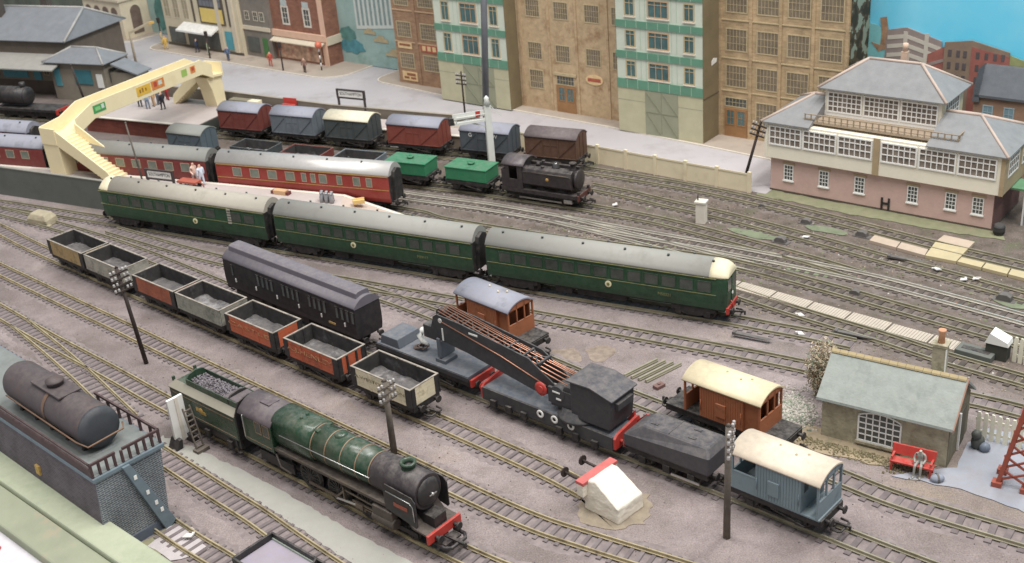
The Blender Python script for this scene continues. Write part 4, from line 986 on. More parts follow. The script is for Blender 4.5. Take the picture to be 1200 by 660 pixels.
for s in (-1, 1):
    part('handrail', MB().tube((-5.8, s * 1.6, 4.75), (4.3, s * 1.46, 4.75), .04, n=6), M_steel, t)
    d = part('smoke_deflector', MB().prism([(5.9, 2.95), (9.0, 2.4), (9.15, 2.6), (9.15, 4.6), (8.8, 4.95), (6.1, 5.1), (5.9, 4.9)], 'y', s * 1.62 - .04, s * 1.62 + .04), M_lblack, t)
    yy = s * 1.7
    part('deflector_rail', MB().path([(6.2, yy, 4.55), (8.6, yy, 4.45), (8.9, yy, 4.2), (8.95, yy, 3.0)], .045, 6), M_steel, d)
    part('nameplate', MB().box(6.9, 8.3, min(s * 1.66, s * 1.7), max(s * 1.66, s * 1.7), 3.55, 3.85), mat('nameplate_red', (168, 72, 46), rough=.45, var=.2, vs_=3), d, label='red brown nameplate on the smoke deflector')
    y0_, y1_ = sorted((s * 1.66, s * 1.58))
    cs = part('cab_side', MB().box(-10.4, -6.8, y0_, y1_, 2.75, 5.2), M_lgreen, t)
    for x in (-8.4, -7.4):
        w_ = lk('window', cached('cabw', lambda: _ring(.78, 1.1, .06, .1, M_band)), cs, (x, s * 1.66, 4.5)); lk('pane', cached('cabp', lambda: MB().box(-.34, .34, -.03, .03, -.5, .5).mesh('pane', M_dmupane)), cs, (x, s * 1.66, 4.5))
    part('cab_handrail', MB().path([(-10.2, s * 1.72, 3.0), (-10.2, s * 1.78, 3.2), (-10.2, s * 1.78, 5.0), (-10.2, s * 1.72, 5.15)], .05, 6), M_steel, cs)
    part('cab_lining', MB().box(-10.2, -7.0, min(s * 1.66, s * 1.69), max(s * 1.66, s * 1.69), 3.02, 3.07), M_band, cs)
    # cylinders, slide bars and rods
    part('cylinder', MB().box(4.4, 6.5, min(s * 1.1, s * 1.72), max(s * 1.1, s * 1.72), 1.15, 2.65).tube((4.3, s * 1.4, 1.55), (6.6, s * 1.4, 1.55), .45, n=14), M_plate, t, bevel=.08)
    part('slide_bar', MB().bar((1.9, s * 1.4, 1.75), (4.4, s * 1.4, 1.75), .12, .14).bar((2.9, s * 1.4, 1.5), (4.4, s * 1.4, 1.5), .1, .1).box(2.3, 3.1, s * 1.4 - .15, s * 1.4 + .15, 1.35, 1.8), M_motion, t)
    part('coupling_rod', MB().bar((-3.4, s * 1.25, 1.15), (3.15, s * 1.25, 1.15), .1, .24), M_motion, t)
    part('connecting_rod', MB().bar((-.1, s * 1.38, 1.15), (2.7, s * 1.4, 1.55), .1, .2), M_steel, t)
    part('valve_gear', MB().bar((-.1, s * 1.46, 1.2), (1.1, s * 1.46, 2.3), .08, .16).bar((1.1, s * 1.44, 2.4), (4.4, s * 1.44, 2.25), .08, .14).bar((1.1, s * 1.46, 1.6), (1.1, s * 1.46, 2.7), .12, .22), M_motion, t)
    part('injector_pipe', MB().path([(-6.8, s * 1.5, 2.6), (-6.4, s * 1.55, 1.5), (-5.2, s * 1.5, 1.3)], .09, 6), M_plate, t)
    for x in (-3.3, -.05, 3.2): wheel_big(t, x, s * 1.0, 1.22)
    for x in (5.3, 7.7): wheel(t, x, s * .86, .6)
    wheel(t, -7.2, s * .86, .66)
part('cab_front', MB().prism([(-1.6, 2.75), (1.6, 2.75), (1.6, 5.2)] + [(y, z - .05) for y, z in reversed(arc_prof(1.6, 5.2, 6.05))] + [(-1.6, 5.2)], 'x', -6.95, -6.85), M_lgreen, t)
r = part('cab_roof', arc_roof(-10.9, -6.75, 1.62, 5.15, 6.1, over=.1), M_cabroof, t)
part('roof_hatch', MB().box(-9.2, -8.0, -.55, .55, 6.02, 6.16), M_cabroof, r, bevel=.04)
part('cab_floor', MB().box(-10.4, -6.9, -1.5, 1.5, 2.5, 2.75), M_lblack, t)
part('trailing_truck', MB().box(-9.4, -5.2, -1.2, -.98, 1.0, 1.9).box(-9.4, -5.2, .98, 1.2, 1.0, 1.9).box(-9.4, -5.6, -1.0, 1.0, 1.5, 2.3), M_lblack, t)
part('front_bogie', MB().box(4.6, 8.5, -.7, .7, 1.0, 1.6).box(4.7, 8.4, -1.12, -1.0, .9, 1.3).box(4.7, 8.4, 1.0, 1.12, .9, 1.3), M_lblack, t)
part('buffer_beam', MB().box(9.92, 10.15, -1.7, 1.7, 1.45, 2.2), M_redpaint, t, bevel=.04, label='bright red buffer beam')
buffers(t, 10.15, 1.75)
part('front_coupling', MB().path([(10.0, -1.0, 1.25), (11.0, -1.05, 1.2), (11.4, -.7, 1.2), (11.4, .7, 1.2), (11.0, 1.05, 1.2), (10.0, 1.0, 1.25)], .15, 6).bar((10.1, 0, 1.25), (12.1, 0, 1.35), .22, .2).bar((12.0, 0, 1.5), (12.0, 0, 1.05), .18, .18).box(10.1, 10.9, -.8, .8, 1.1, 1.25), M_lblack, t)

p = AL(_A2, _B2, 8.0); pos, rz = on('T2', p.x, p.y)
t = thing('engine_tender', 'green tender full of coal behind the express engine', 'tender', pos, rz); t.scale = (1, 1, 1.07)
part('tank', MB().prism([(-1.66, 1.95), (1.66, 1.95), (1.66, 4.0), (1.3, 4.3), (-1.3, 4.3), (-1.66, 4.0)], 'x', -4.6, 4.45), M_lgreen, t, bevel=.05)
for s in (-1, 1):
    part('tank_rim', MB().prism([(s * 1.68, 4.02), (s * 1.72, 4.12), (s * 1.02, 4.5), (s * .98, 4.4)], 'x', -4.62, 4.4), M_tenderrim, t)
    part('side_lining', MB().box(-4.3, 4.2, min(s * 1.64, s * 1.69), max(s * 1.64, s * 1.69), 3.72, 3.78).box(-4.3, 4.2, min(s * 1.64, s * 1.69), max(s * 1.64, s * 1.69), 2.2, 2.26), M_band, t)
    part('crest', MB().lathe([(0, .02), (0, .3), (s * .05, .28), (s * .05, .02)], 'y', n=14).box(-.7, -.25, -.03, .04, -.12, .22).box(.2, .65, -.03, .04, -.22, .05), M_crestg, t, loc=(-.3, s * 1.66, 3.1), label='gold lion crest on the tender side')
    part('bunker_wall', MB().prism([(s * .98, 4.3), (s * 1.06, 4.3), (s * 1.06, 5.0), (s * .98, 5.0)], 'x', -2.6, 4.2), M_lgreen, t)
    part('frame_side', MB().box(-4.6, 4.5, s * 1.45 - .1, s * 1.45 + .1, 1.2, 2.0), M_lblack, t)
part('bunker_back', MB().prism([(-1.06, 4.3), (1.06, 4.3), (1.06, 4.95), (.7, 5.3), (0, 5.42), (-.7, 5.3), (-1.06, 4.95)], 'x', -2.75, -2.6), M_lgreen, t)
part('bunker_front', MB().prism([(-1.06, 4.3), (1.06, 4.3), (1.06, 4.95), (.7, 5.25), (0, 5.35), (-.7, 5.25), (-1.06, 4.95)], 'x', 3.0, 3.15), M_lblack, t)
part('shovel_plate', MB().prism([(2.2, 4.95), (3.0, 5.05), (4.35, 5.0), (4.35, 4.3), (2.2, 4.3)], 'y', -.95, .95), M_cabroof, t, bevel=.1)
part('front_bulkhead', MB().prism([(-1.62, 2.0), (1.62, 2.0), (1.62, 4.3), (1.1, 5.25), (0, 5.45), (-1.1, 5.25), (-1.62, 4.3)], 'x', 4.45, 4.58), M_lblack, t)
part('filler', MB().tube((-3.6, 0, 4.3), (-3.6, 0, 4.6), .35, n=14), M_lgreen, t)
for y in (-1.1, 1.1): part('lamp_iron', MB().box(-4.62, -4.45, y - .12, y + .12, 4.2, 4.75), M_lgreen, t)
# coal: many lumps joined on a bed
b = MB(); rnd = random.Random(3)
b.box(-2.6, 3.0, -.97, .97, 4.3, 4.55)
for k in range(420):
    x, y = rnd.uniform(-2.5, 2.3), rnd.uniform(-.9, .9); r_ = rnd.uniform(.06, .13); z = 4.62 + .25 * (1 - (y / .95) ** 2) + rnd.uniform(-.05, .06)
    k0 = len(b.v); b.ball((0, 0, 0), r_, r_ * rnd.uniform(.7, 1.2), r_ * rnd.uniform(.6, 1), 5, 3)
    b.move(Matrix.Translation((x, y, z)) @ Matrix.Rotation(rnd.uniform(0, 6), 4, 'Z') @ Matrix.Rotation(rnd.uniform(0, 6), 4, 'X'), k0)
for i in range(6, len(b.sm)): b.sm[i] = False
o = part('coal', b, mat('coal_lumps', (112, 104, 112), rough=.55, var=.45, vs_=3), t); o['kind'] = 'stuff'
part('underframe', MB().box(-4.5, 4.4, -1.2, 1.2, 1.1, 1.95), M_lblack, t)
for x in (-3.1, 0, 3.1):
    for y in (-.9, .9): wheel(t, x, y, .72)
    for s in (-1, 1): lk('axle_box', cached('axb', lambda: None), t, (x, s * 1.6, 1.2))
buffers(t, -4.65, 1.75, d=-1); coupling(t, -4.5, -1)
part('step', MB().box(4.0, 4.45, -1.7, -1.4, .8, .9).box(4.0, 4.1, -1.65, -1.5, .8, 1.9), M_lblack, t)

# ---------------------------------------------------------------- black pannier tank engine
M_pan = mat('pannier_black', (50, 44, 46), rough=0.42, var=0.15, vs_=0.5, dirt=(76, 62, 58), dirt_amt=.3, dirt_scale=.6)
pos, rz = on('K', 5.0, 132.4)
t = thing('tank_engine', 'black pannier tank engine pulling the two green tank wagons', 'locomotive', pos, rz)
part('frames', MB().box(-4.9, 4.9, -1.0, 1.0, 1.0, 2.0), M_black, t)
part('running_plate', MB().box(-5.1, 5.1, -1.65, 1.65, 1.95, 2.15).box(-5.1, 5.1, -1.68, -1.6, 1.7, 2.15).box(-5.1, 5.1, 1.6, 1.68, 1.7, 2.15), M_pan, t)
part('boiler', MB().tube((-2.2, 0, 3.7), (4.0, 0, 3.7), 1.05, n=22), M_pan, t)
part('smokebox', MB().lathe([(4.0, 1.12), (4.5, 1.12), (4.55, 1.22), (4.75, 1.22), (4.78, 1.0), (4.9, .6), (4.95, .02)], 'x', (0, 0, 3.7), n=24), M_pan, t)
for s in (-1, 1):
    prof = [(s * .75, 2.75), (s * 1.45, 2.75), (s * 1.6, 2.95), (s * 1.6, 4.3), (s * 1.4, 4.75), (s * 1.0, 4.95), (s * .7, 4.95)]
    part('pannier_tank', MB().prism(prof, 'x', -2.2, 4.35), M_pan, t, bevel=.06)
    part('tank_handrail', MB().tube((-2.0, s * 1.62, 4.45), (4.1, s * 1.62, 4.45), .04, n=6), M_motion, t)
    part('crest', MB().lathe([(0, .02), (0, .22), (s * .04, .2), (s * .04, .02)], 'y', n=12), M_crestg, t, loc=(1.2, s * 1.6, 3.75))
    y0_, y1_ = sorted((s * 1.62, s * 1.52))
    c = part('cab_side', MB().box(-4.6, -4.0, y0_, y1_, 2.15, 5.1).box(-2.9, -2.2, y0_, y1_, 2.15, 5.1).box(-4.0, -2.9, y0_, y1_, 2.15, 3.3), M_pan, t)
    part('bunker_side', MB().box(-5.05, -4.6, y0_, y1_, 2.15, 4.4), M_pan, t)
    for x in (-3.0, -.1, 2.7): wheel_big(t, x, s * .9, .95)
    part('coupling_rod', MB().bar((-3.0, s * 1.22, .95), (2.8, s * 1.22, .95), .1, .18), M_steel, t)
    part('cylinder', MB().box(3.2, 4.3, min(s * 1.1, s * 1.5), max(s * 1.1, s * 1.5), 1.0, 1.5), M_steel, t, bevel=.05)
part('cab_front', MB().prism([(-1.55, 4.0), (1.55, 4.0)] + [(y, z - .05) for y, z in reversed(arc_prof(1.55, 5.1, 5.75))], 'x', -2.3, -2.2), M_pan, t)
part('cab_back', MB().prism([(-1.55, 2.15), (1.55, 2.15)] + [(y, z - .05) for y, z in reversed(arc_prof(1.55, 5.1, 5.75))], 'x', -4.62, -4.52), M_pan, t)
part('cab_roof', arc_roof(-5.0, -1.95, 1.6, 5.1, 5.8), mat('pannier_roof', (82, 72, 76), rough=.4, var=.1), t)
part('bunker_back', MB().box(-5.1, -5.0, -1.6, 1.6, 2.15, 4.4), M_pan, t)
part('chimney', MB().lathe([(4.7, .5), (4.9, .36), (5.5, .33), (5.55, .45), (5.7, .45), (5.7, .3)], 'z', (3.9, 0, 0), n=16), M_pan, t)
part('dome', MB().lathe([(4.7, .55), (4.9, .45), (5.2, .42), (5.45, .3), (5.52, .02)], 'z', (1.6, 0, 0), n=16), mat('dome_polished', (96, 92, 92), rough=.15, metal=.6, var=.05), t)
part('safety_valve', MB().lathe([(4.7, .3), (5.1, .25), (5.2, .15)], 'z', (-.8, 0, 0), n=12), M_pan, t)
for x, y in ((.3, -.9), (-.6, .9)): part('tank_filler', MB().tube((x, y, 4.95), (x, y, 5.15), .22, n=10), M_pan, t)
part('lamp_bracket', MB().bar((4.6, -.6, 5.0), (5.2, -.7, 5.3), .1, .1).bar((4.6, .6, 5.0), (5.3, .5, 5.2), .1, .1).bar((4.4, .2, 5.4), (5.4, .3, 5.5), .12, .1), M_pan, t)
part('buffer_beam', MB().box(5.1, 5.25, -1.6, 1.6, 1.5, 2.2), mat('pannier_beam', (96, 48, 42), rough=.6, var=.2), t, label='dull red front buffer beam')
part('rear_beam', MB().box(-5.25, -5.1, -1.6, 1.6, 1.5, 2.2), M_pan, t)
for y in (-1.25, 1.25): part('front_lamp', MB().box(5.0, 5.25, y - .15, y + .15, 2.2, 2.6), M_pan, t)
buffers(t, 5.25, 1.8); buffers(t, -5.25, 1.8, d=-1); coupling(t, 5.1, 1); coupling(t, -5.1, -1)

# ---------------------------------------------------------------- black tender cut by the lower picture edge
pos, rz = on('T5', *(-15.97, 63.27))
t = thing('engine_tender', 'black tender with empty water deck at the lower picture edge', 'tender', pos, rz)
M_tdeck = mat('tender_deck', (150, 140, 156), rough=.7, var=.08, vs_=.5)
part('tank', MB().box(-4.3, 4.3, -1.75, 1.75, 1.9, 3.3), M_lblack, t)
part('deck', MB().box(-4.1, .9, -1.55, 1.55, 3.3, 3.36), M_tdeck, t)
b = MB()
for s in (-1, 1): b.box(-4.3, 4.3, s * 1.68 - .09, s * 1.68 + .09, 3.3, 3.85)
b.box(-4.32, -4.12, -1.6, 1.6, 3.3, 3.85)
part('coping', b, M_lblack, t, bevel=.05)
b = MB()
for s in (-1, 1): b.box(-4.1, 4.0, s * 1.54 - .04, s * 1.54 + .04, 3.34, 3.5)
part('deck_edge', b, mat('tender_edge', (150, 164, 150), rough=.6, var=.2, vs_=2), t)
pts = [(.6 + .55 * math.sin(PI * k / 10), -1.55 + 3.1 * k / 10) for k in range(11)]
part('coal_plate', MB().prism(pts + [(x + .15, y) for x, y in reversed(pts)], 'z', 3.3, 4.0), M_lblack, t)
b = MB(); rnd = random.Random(9); b.box(1.2, 4.2, -1.5, 1.5, 3.25, 3.4)
for k in range(160):
    k0 = len(b.v); r_ = rnd.uniform(.1, .2); b.ball((0, 0, 0), r_, r_ * .8, r_ * .7, 5, 3)
    b.move(Matrix.Translation((rnd.uniform(1.4, 4.0), rnd.uniform(-1.4, 1.4), rnd.uniform(3.35, 3.6))) @ Matrix.Rotation(rnd.uniform(0, 6), 4, 'Z'), k0)
for i in range(6, len(b.sm)): b.sm[i] = False
o = part('coal', b, M_coal, t); o['kind'] = 'stuff'
part('underframe', MB().box(-4.3, 4.3, -1.3, 1.3, 1.0, 1.9), M_lblack, t)
for x in (-3.0, 0, 3.0):
    for y in (-.9, .9): wheel(t, x, y, .72)
buffers(t, -4.35, 1.75, d=-1); coupling(t, -4.2, -1)

# ---------------------------------------------------------------- building helpers: local x along the front, front at y = 0, back towards +y
def window(t, x, z, w, h, cols, rows, fm, gm, y=0.0, fr=.12, mul=.06, proud=.06, top_row=None, rz=0.0, name='window', arch=0.0):
    """framed window with glazing bars and a pane, its lower left corner at x, z"""
    key = ('bw', round(w, 2), round(h, 2), cols, rows, fm.name, round(fr, 2), round(mul, 2), top_row, round(arch, 2), round(proud, 2))
    def mk():
        b = MB(); d = proud
        if arch:
            n = 10; pts = [(w * k / n, h - arch + arch * (1 - (2 * k / n - 1) ** 2)) for k in range(n + 1)]
            for k in range(n): 
                (xa, za), (xb, zb_) = pts[k], pts[k + 1]; b.prism([(xa, za - fr), (xb, zb_ - fr), (xb, zb_), (xa, za)], 'y', -d, .02)
        else: b.box(0, w, -d, .02, h - fr, h)
        b.box(0, w, -d, .02, 0, fr); b.box(0, fr, -d, .02, fr, h - (arch or fr)); b.box(w - fr, w, -d, .02, fr, h - (arch or fr))
        def top(xx): return h - fr - (arch * (2 * xx / w - 1) ** 2 if arch else 0)
        hh = h - 2 * fr
        for k in range(1, cols):
            xx = fr + (w - 2 * fr) * k / cols; b.box(xx - mul / 2, xx + mul / 2, -d * .8, .015, fr, top(xx))
        zs = [fr + hh * k / rows for k in range(1, rows)]
        if top_row: zs = [fr + hh * (1 - top_row)] + [fr + hh * (1 - top_row) * k / (rows - 1) for k in range(1, rows - 1)]
        for zz in zs:
            if arch and zz > h - arch - fr: continue
            b.box(fr, w - fr, -d * .75, .012, zz - mul / 2, zz + mul / 2)
        return b.mesh(name, fm)
    o = lk(name, cached(key, mk), t, (x, y, z), rz)
    pk = ('bp', round(w, 2), round(h, 2), gm.name, round(arch, 2))
    def mkp():
        b = MB()
        if arch:
            n = 10; pts = [(w * k / n, h - arch + arch * (1 - (2 * k / n - 1) ** 2) - .02) for k in range(n + 1)]
            return b.prism([(0.02, .02), (w - .02, .02)] + list(reversed(pts)), 'y', -.02, .005).mesh('pane', gm)
        return b.box(.02, w - .02, -.02, .005, .02, h - .02).mesh('pane', gm)
    lk('pane', cached(pk, mkp), o, (0, 0, 0))
    return o
def building(name, label, x0, x1, yf, yb, h, wall, cat='building', group=None, z=.24):
    a = ST((x0 + x1) / 2, yf, z)
    t = thing(name, label, cat, a, STA, group); W = (x1 - x0) / 2
    part('wall', MB().box(-W, W, 0, yb - yf, 0, h), wall, t)
    return t, W
DUST[0] = .08
M_wg = glass_mat('window_dark', (78, 82, 78), .3)
M_wg2 = glass_mat('window_teal', (74, 110, 112), .25)
M_brickA = brick_mat('brick_tan', (192, 162, 120), (174, 144, 106), (198, 172, 134), .62, .22, bump=.2)
M_brickB = brick_mat('brick_brown', (166, 128, 96), (150, 112, 84), (172, 140, 110), .6, .22, bump=.2)
M_stone2 = mat('stone_tan', (194, 164, 124), rough=.85, var=.16, vs_=1.6, dirt=(150, 110, 70), dirt_amt=.35, dirt_scale=.5, bump=.3)
M_frameT = mat('window_frame_card', (190, 170, 128), rough=.8, var=.08)
M_wbrown = glass_mat('window_brown', (126, 110, 88), .45)
M_mint = mat('mint_render', (204, 212, 194), rough=.8, var=.06, vs_=.4, dirt=(176, 184, 152), dirt_amt=.25, dirt_scale=.4)
M_band1 = mat('band_green', (92, 148, 120), rough=.7, var=.1, vs_=.6)
M_grid = mat('grid_joint', (170, 196, 168), rough=.8, var=.05)
M_olive = mat('card_side_olive', (126, 110, 78), rough=.85, var=.12, vs_=.5)
M_paleg = mat('ground_floor_pale', (188, 182, 146), rough=.8, var=.08, vs_=.5)
M_gdoor = mat('door_grey_green', (146, 148, 122), rough=.75, var=.08, vs_=.5)
M_trimT = mat('trim_tan', (196, 160, 120), rough=.75, var=.08)
M_odoor = mat('door_orange_wood', (164, 116, 70), rough=.6, var=.15, vs_=.8)

def sign(t, x, z, w, h, bg, marks, y=0.0, rnd=False):
    o = part('sign_board', MB().box(0, w, -.09, 0, 0, h), bg, t, loc=(x, y, z))
    for (a, b_, c, d, m) in marks: part('sign_mark', MB().box(a * w, b_ * w, -.11, -.085, c * h, d * h), m, o)
    return o
M_signcream = mat('sign_cream', (226, 190, 132), rough=.7, var=.12, vs_=2)
M_signred = mat('sign_red', (186, 84, 62), rough=.7, var=.15, vs_=2)
M_signink = mat('sign_ink', (150, 92, 60), rough=.7, var=.2, vs_=2)

# brown warehouse left of the mint building
t, W = building('brown_warehouse', 'narrow brown brick warehouse with cream and red signs', -77, -66.6, -5.5, -.1, 30, M_brickB)
for r in range(5):
    for c, x in enumerate((-4.5, .55)):
        if r == 0 and c == 0: pass
        window(t, x, 2.5 + 5.1 * r, 3.3 if c else 3.1, 2.6, 6, 4, M_frameT, M_wbrown, fr=.14, mul=.05)
    part('string_course', MB().box(-W - .03, W + .03, -.1, 0, 1.9 + 5.1 * r + 4.9, 2.1 + 5.1 * r + 4.9), M_trimT, t)
part('pier', MB().box(-.75, -.15, -.12, 0, 0, 30), M_brickB, t)
part('pier', MB().box(W - .45, W + .02, -.12, 0, 0, 30), M_trimT, t)
sign(t, -4.6, 5.8, 3.0, 1.2, M_signcream, [(.1, .9, .35, .65, M_signink)])
sign(t, .3, 5.6, 3.6, 1.25, M_signred, [(.1, .3, .2, .8, M_signcream), (.4, .6, .2, .8, M_signcream), (.7, .9, .2, .8, M_signcream)])
sign(t, -4.3, .5, 3.2, 1.5, M_signcream, [(.1, .45, .2, .45, M_signink), (.3, .9, .55, .85, M_signink), (.55, .9, .2, .45, M_signink)])

def mint(label, x0, x1, yf, yb, zb, pitch, first, doors):
    t, W = building('mint_building', label, x0, x1, yf, yb, 31, M_mint, group='mint green fronted buildings')
    L = 2 * W
    for s in (-1, 1):
        part('side_card', MB().box(s * (W + .0) - .02 if s < 0 else W, s * W if s < 0 else W + .06, -.05, yb - yf, 0, 31), M_olive, t)
    part('ground_floor', MB().box(-W, W, -.06, .0, 0, zb), M_paleg, t)
    part('ground_joint', MB().box(-W, W, -.075, -.05, zb * .72, zb * .72 + .06), M_gdoor, t)
    for k in range(5):
        z = zb + pitch * k; bh = first if k == 0 else .95
        bd = part('band', MB().box(-W - .02, W + .02, -.16, 0, z, z + bh), M_band1, t)
        b = MB()
        for i in range(1, 8): b.box(-W + L * i / 8 - .03, -W + L * i / 8 + .03, -.175, -.15, z, z + bh)
        part('band_joint', b, M_grid, bd)
        for fx, w_, cols in ((.17, 1.6, 2), (.5, 3.2, 3), (.85, 1.6, 2)):
            window(t, -W + L * fx - w_ / 2, z + first + .25, w_, pitch - first - .55, cols, 2, M_trimT if cols == 3 else M_frameT, M_wg2, fr=.16, mul=.07, top_row=.22, proud=.1)
            part('sill', MB().box(-W + L * fx - w_ / 2 - .1, -W + L * fx + w_ / 2 + .1, -.2, 0, z + first + .1, z + first + .24), M_kerb, t)
        for fx in (.29, .35, .65, .71): part('pilaster_joint', MB().box(-W + L * fx - .03, -W + L * fx + .03, -.03, 0, z + first, z + pitch), M_grid, t)
    d0, d1 = doors
    xa, xb = -W + L * d0, -W + L * d1
    for i in range(2):
        a, b_ = xa + (xb - xa) * i / 2, xa + (xb - xa) * (i + 1) / 2
        d = part('door', MB().box(a + .03, b_ - .03, -.12, -.02, 0, zb - .05), M_gdoor, t)
        part('door_brace', MB().bar((a + .2, -.14, zb * .5), (b_ - .2, -.14, .3), .06, .12, up=(0, 1, 0)).bar((a + .2, -.14, zb - .3), (b_ - .2, -.14, zb * .55), .06, .12, up=(0, 1, 0)).box(a + .05, b_ - .05, -.15, -.1, zb * .5, zb * .5 + .12), mat('door_brace', (128, 130, 104), rough=.8), d)
    return t, W
mint('mint green building with dark grey pole before its door, nearer the footbridge', -64.2, -50.6, -9.6, -.1, 6.2, 4.75, 1.25, (.36, .8))
t, W = mint('mint green building with braced grey doors beside the cream fence', -31.2, -18.0, -10.0, -.1, 6.25, 4.15, 1.25, (.33, .72))
part('paper_scrap', MB().prism([(2.1, 10.0), (3.4, 10.2), (3.5, 10.7), (2.6, 10.9), (2.1, 10.6)], 'x', W + .06, W + .1), M_white, t)
part('wall_joint', MB().box(W + .05, W + .1, 0, 5.2, 5.9, 6.05), mat('joint_dark', (96, 80, 58), rough=.9), t)

t, W = building('brick_warehouse', 'tan brick warehouse between the two mint buildings', -50.6, -31.1, -7.0, -.1, 30, M_stone2)
for fx in (-9.0, -3.9, .9, 6.2, 9.3): part('pier', MB().box(fx - .18, fx + .18, -.14, 0, 0, 30), M_stone2, t)
for x in (-7.9, -2.9, 2.4, 6.9):
    window(t, x, 7.4, 2.6, 2.6, 6, 3, M_frameT, M_wbrown, fr=.14, mul=.05)
    for r in (1, 2, 3): window(t, x, 7.4 + 6.2 * r, 2.6, 2.6, 6, 3, M_frameT, M_wbrown, fr=.14, mul=.05)
window(t, -7.9, 3.0, 2.6, 2.9, 6, 3, M_frameT, M_wbrown, fr=.14, mul=.05)
d = part('door', MB().box(-3.1, .3, -.1, 0, 0, 4.0), M_odoor, t)
for x in (-2.7, -1.2): window(t, x, 1.7, 1.2, 2.1, 2, 2, M_odoor, M_wg2, y=-.1, fr=.1)
window(t, -3.0, 4.1, 3.2, 1.4, 6, 2, M_frameT, M_wg, fr=.12, mul=.05)
part('lintel', MB().box(-3.4, .6, -.16, 0, 5.5, 5.9), M_frameT, t)
so = part('sign_board', MB().prism([(1.5 * math.cos(a) , .75 * math.sin(a)) for a in [2 * PI * k / 20 for k in range(20)]], 'y', -.1, 0), M_signcream, t, loc=(3.7, 0, 5.5), label='oval cream sign on the brick wall')
part('sign_mark', MB().box(-1.1, 1.1, -.12, -.09, -.25, .25), M_signred, so)

t, W = building('brick_mill', 'tall tan brick mill with rows of gridded windows and wooden doors', -18.0, -.2, -5.8, -.1, 31, M_brickA)
for fx in (-8.7, -4.3, -.2, 4.2, 8.6): part('pier', MB().box(fx - .2, fx + .2, -.16, 0, 0, 31), M_brickA, t)
for c, x in enumerate((-7.9, -3.5, .7, 5.0)):
    for r in range(5):
        if r == 0 and c in (0,): continue
        window(t, x, [2.4, 6.8, 11.6, 16.6, 21.4][r] if r else 2.2, 3.1, 3.0, 6, 3, M_frameT, M_wbrown, fr=.14, mul=.05)
for r in (6.2, 10.6, 15.6): part('string_course', MB().box(-W, W, -.1, 0, r, r + .15), M_frameT, t)
part('door', MB().box(-8.0, -4.7, -.1, 0, 0, 3.9), M_odoor, t)
for x in (-7.7, -6.1): window(t, x, 1.6, 1.2, 2.1, 2, 2, M_odoor, M_wg2, y=-.1, fr=.1)
window(t, -8.0, 4.1, 3.3, 1.3, 6, 2, M_frameT, M_wg, fr=.12, mul=.05)
def torn_mat():
    m = bpy.data.materials.new('torn_print'); m.use_nodes = True; N = m.node_tree.nodes; L = m.node_tree.links; b = N['Principled BSDF']; b.inputs['Roughness'].default_value = .9
    tc = N.new('ShaderNodeTexCoord'); n = N.new('ShaderNodeTexNoise'); n.inputs['Scale'].default_value = 55; n.inputs['Detail'].default_value = 3; L.new(tc.outputs['Object'], n.inputs['Vector'])
    r = N.new('ShaderNodeValToRGB'); r.color_ramp.interpolation = 'CONSTANT'; e = r.color_ramp.elements; e[0].color = lin((54, 50, 34)); e[1].position = .54; e[1].color = lin((140, 150, 130)); e.new(.46).color = lin((86, 70, 46))
    L.new(n.outputs['Fac'], r.inputs[0]); L.new(r.outputs[0], b.inputs['Base Color']); return m
part('torn_side', MB().box(W, W + .08, 0.0, 5.6, 0, 31), torn_mat(), t, label='torn mottled side of the card mill')

# shops at the left
M_brickred = brick_mat('brick_shop', (150, 98, 76), (136, 86, 66), (166, 124, 104), .6, .22, bump=.2)
M_salmon = mat('fascia_salmon', (222, 176, 146), rough=.75, var=.06)
M_awn = mat('awning_cream', (206, 192, 166), rough=.8, var=.06)
M_poster = mat('shop_poster', (200, 160, 130), rough=.7, var=.5, vs_=.9, dirt=(170, 90, 70), dirt_amt=.4, dirt_scale=.8)
t, W = building('corner_shop', 'red brick corner shop with salmon fascia and striped pole', -108.8, -95.4, -3.6, -.1, 16, M_brickred)
part('fascia', MB().box(-W, W, -.5, 0, 4.3, 5.4), M_salmon, t)
part('awning', MB().prism([(0, 4.3), (-1.5, 3.7), (-1.5, 3.55), (0, 4.1)], 'x', -W + .2, W - .2), M_awn, t)
part('shop_window', MB().box(-W + .6, W - 1.6, -.1, 0, .4, 3.6), M_poster, t)
part('corner_pilaster', MB().box(W - 1.0, W + .05, -.2, 0, 0, 16), M_salmon, t)
part('side_fascia', MB().box(W, W + .3, 0, 3.4, 3.6, 5.0), M_awn, t)
for x in (-3.9, 1.6):
    for z in (6.4, 11.6):
        window(t, x, z, 1.9, 3.4, 2, 3, M_kerb, M_wg, fr=.3, mul=.07); part('keystone', MB().box(x + .2, x + 1.7, -.1, 0, z + 3.4, z + 4.4), mat('stone_blue', (176, 188, 186), rough=.8), t)
t, W = building('grey_shop', 'grey stone shop with cream band left of the corner shop', -116.2, -108.8, -4.4, -.1, 16, mat('stone_grey', (126, 118, 108), rough=.85, var=.15, vs_=.6))
part('string_course', MB().box(-W, W, -.2, 0, 4.9, 5.6), M_awn, t)
for x in (-2.7, -.4, 1.3): window(t, x, 6.6, 1.2, 1.7, 2, 2, M_awn, M_wg, fr=.12)
part('door', MB().box(1.2, 2.5, -.1, 0, 0, 3.6), mat('door_green', (64, 120, 60), rough=.6), t)
part('shop_window', MB().box(-3.0, .2, -.1, 0, .8, 3.6), M_wg, t)
t, W = building('picture_house', 'cream pillared picture house with yellow panel and white awning', -138.4, -116.2, -5.2, -.1, 16, mat('render_cream', (206, 192, 160), rough=.8, var=.08, vs_=.4))
M_dkstrip = mat('dark_strip', (92, 82, 70), rough=.8, var=.1)
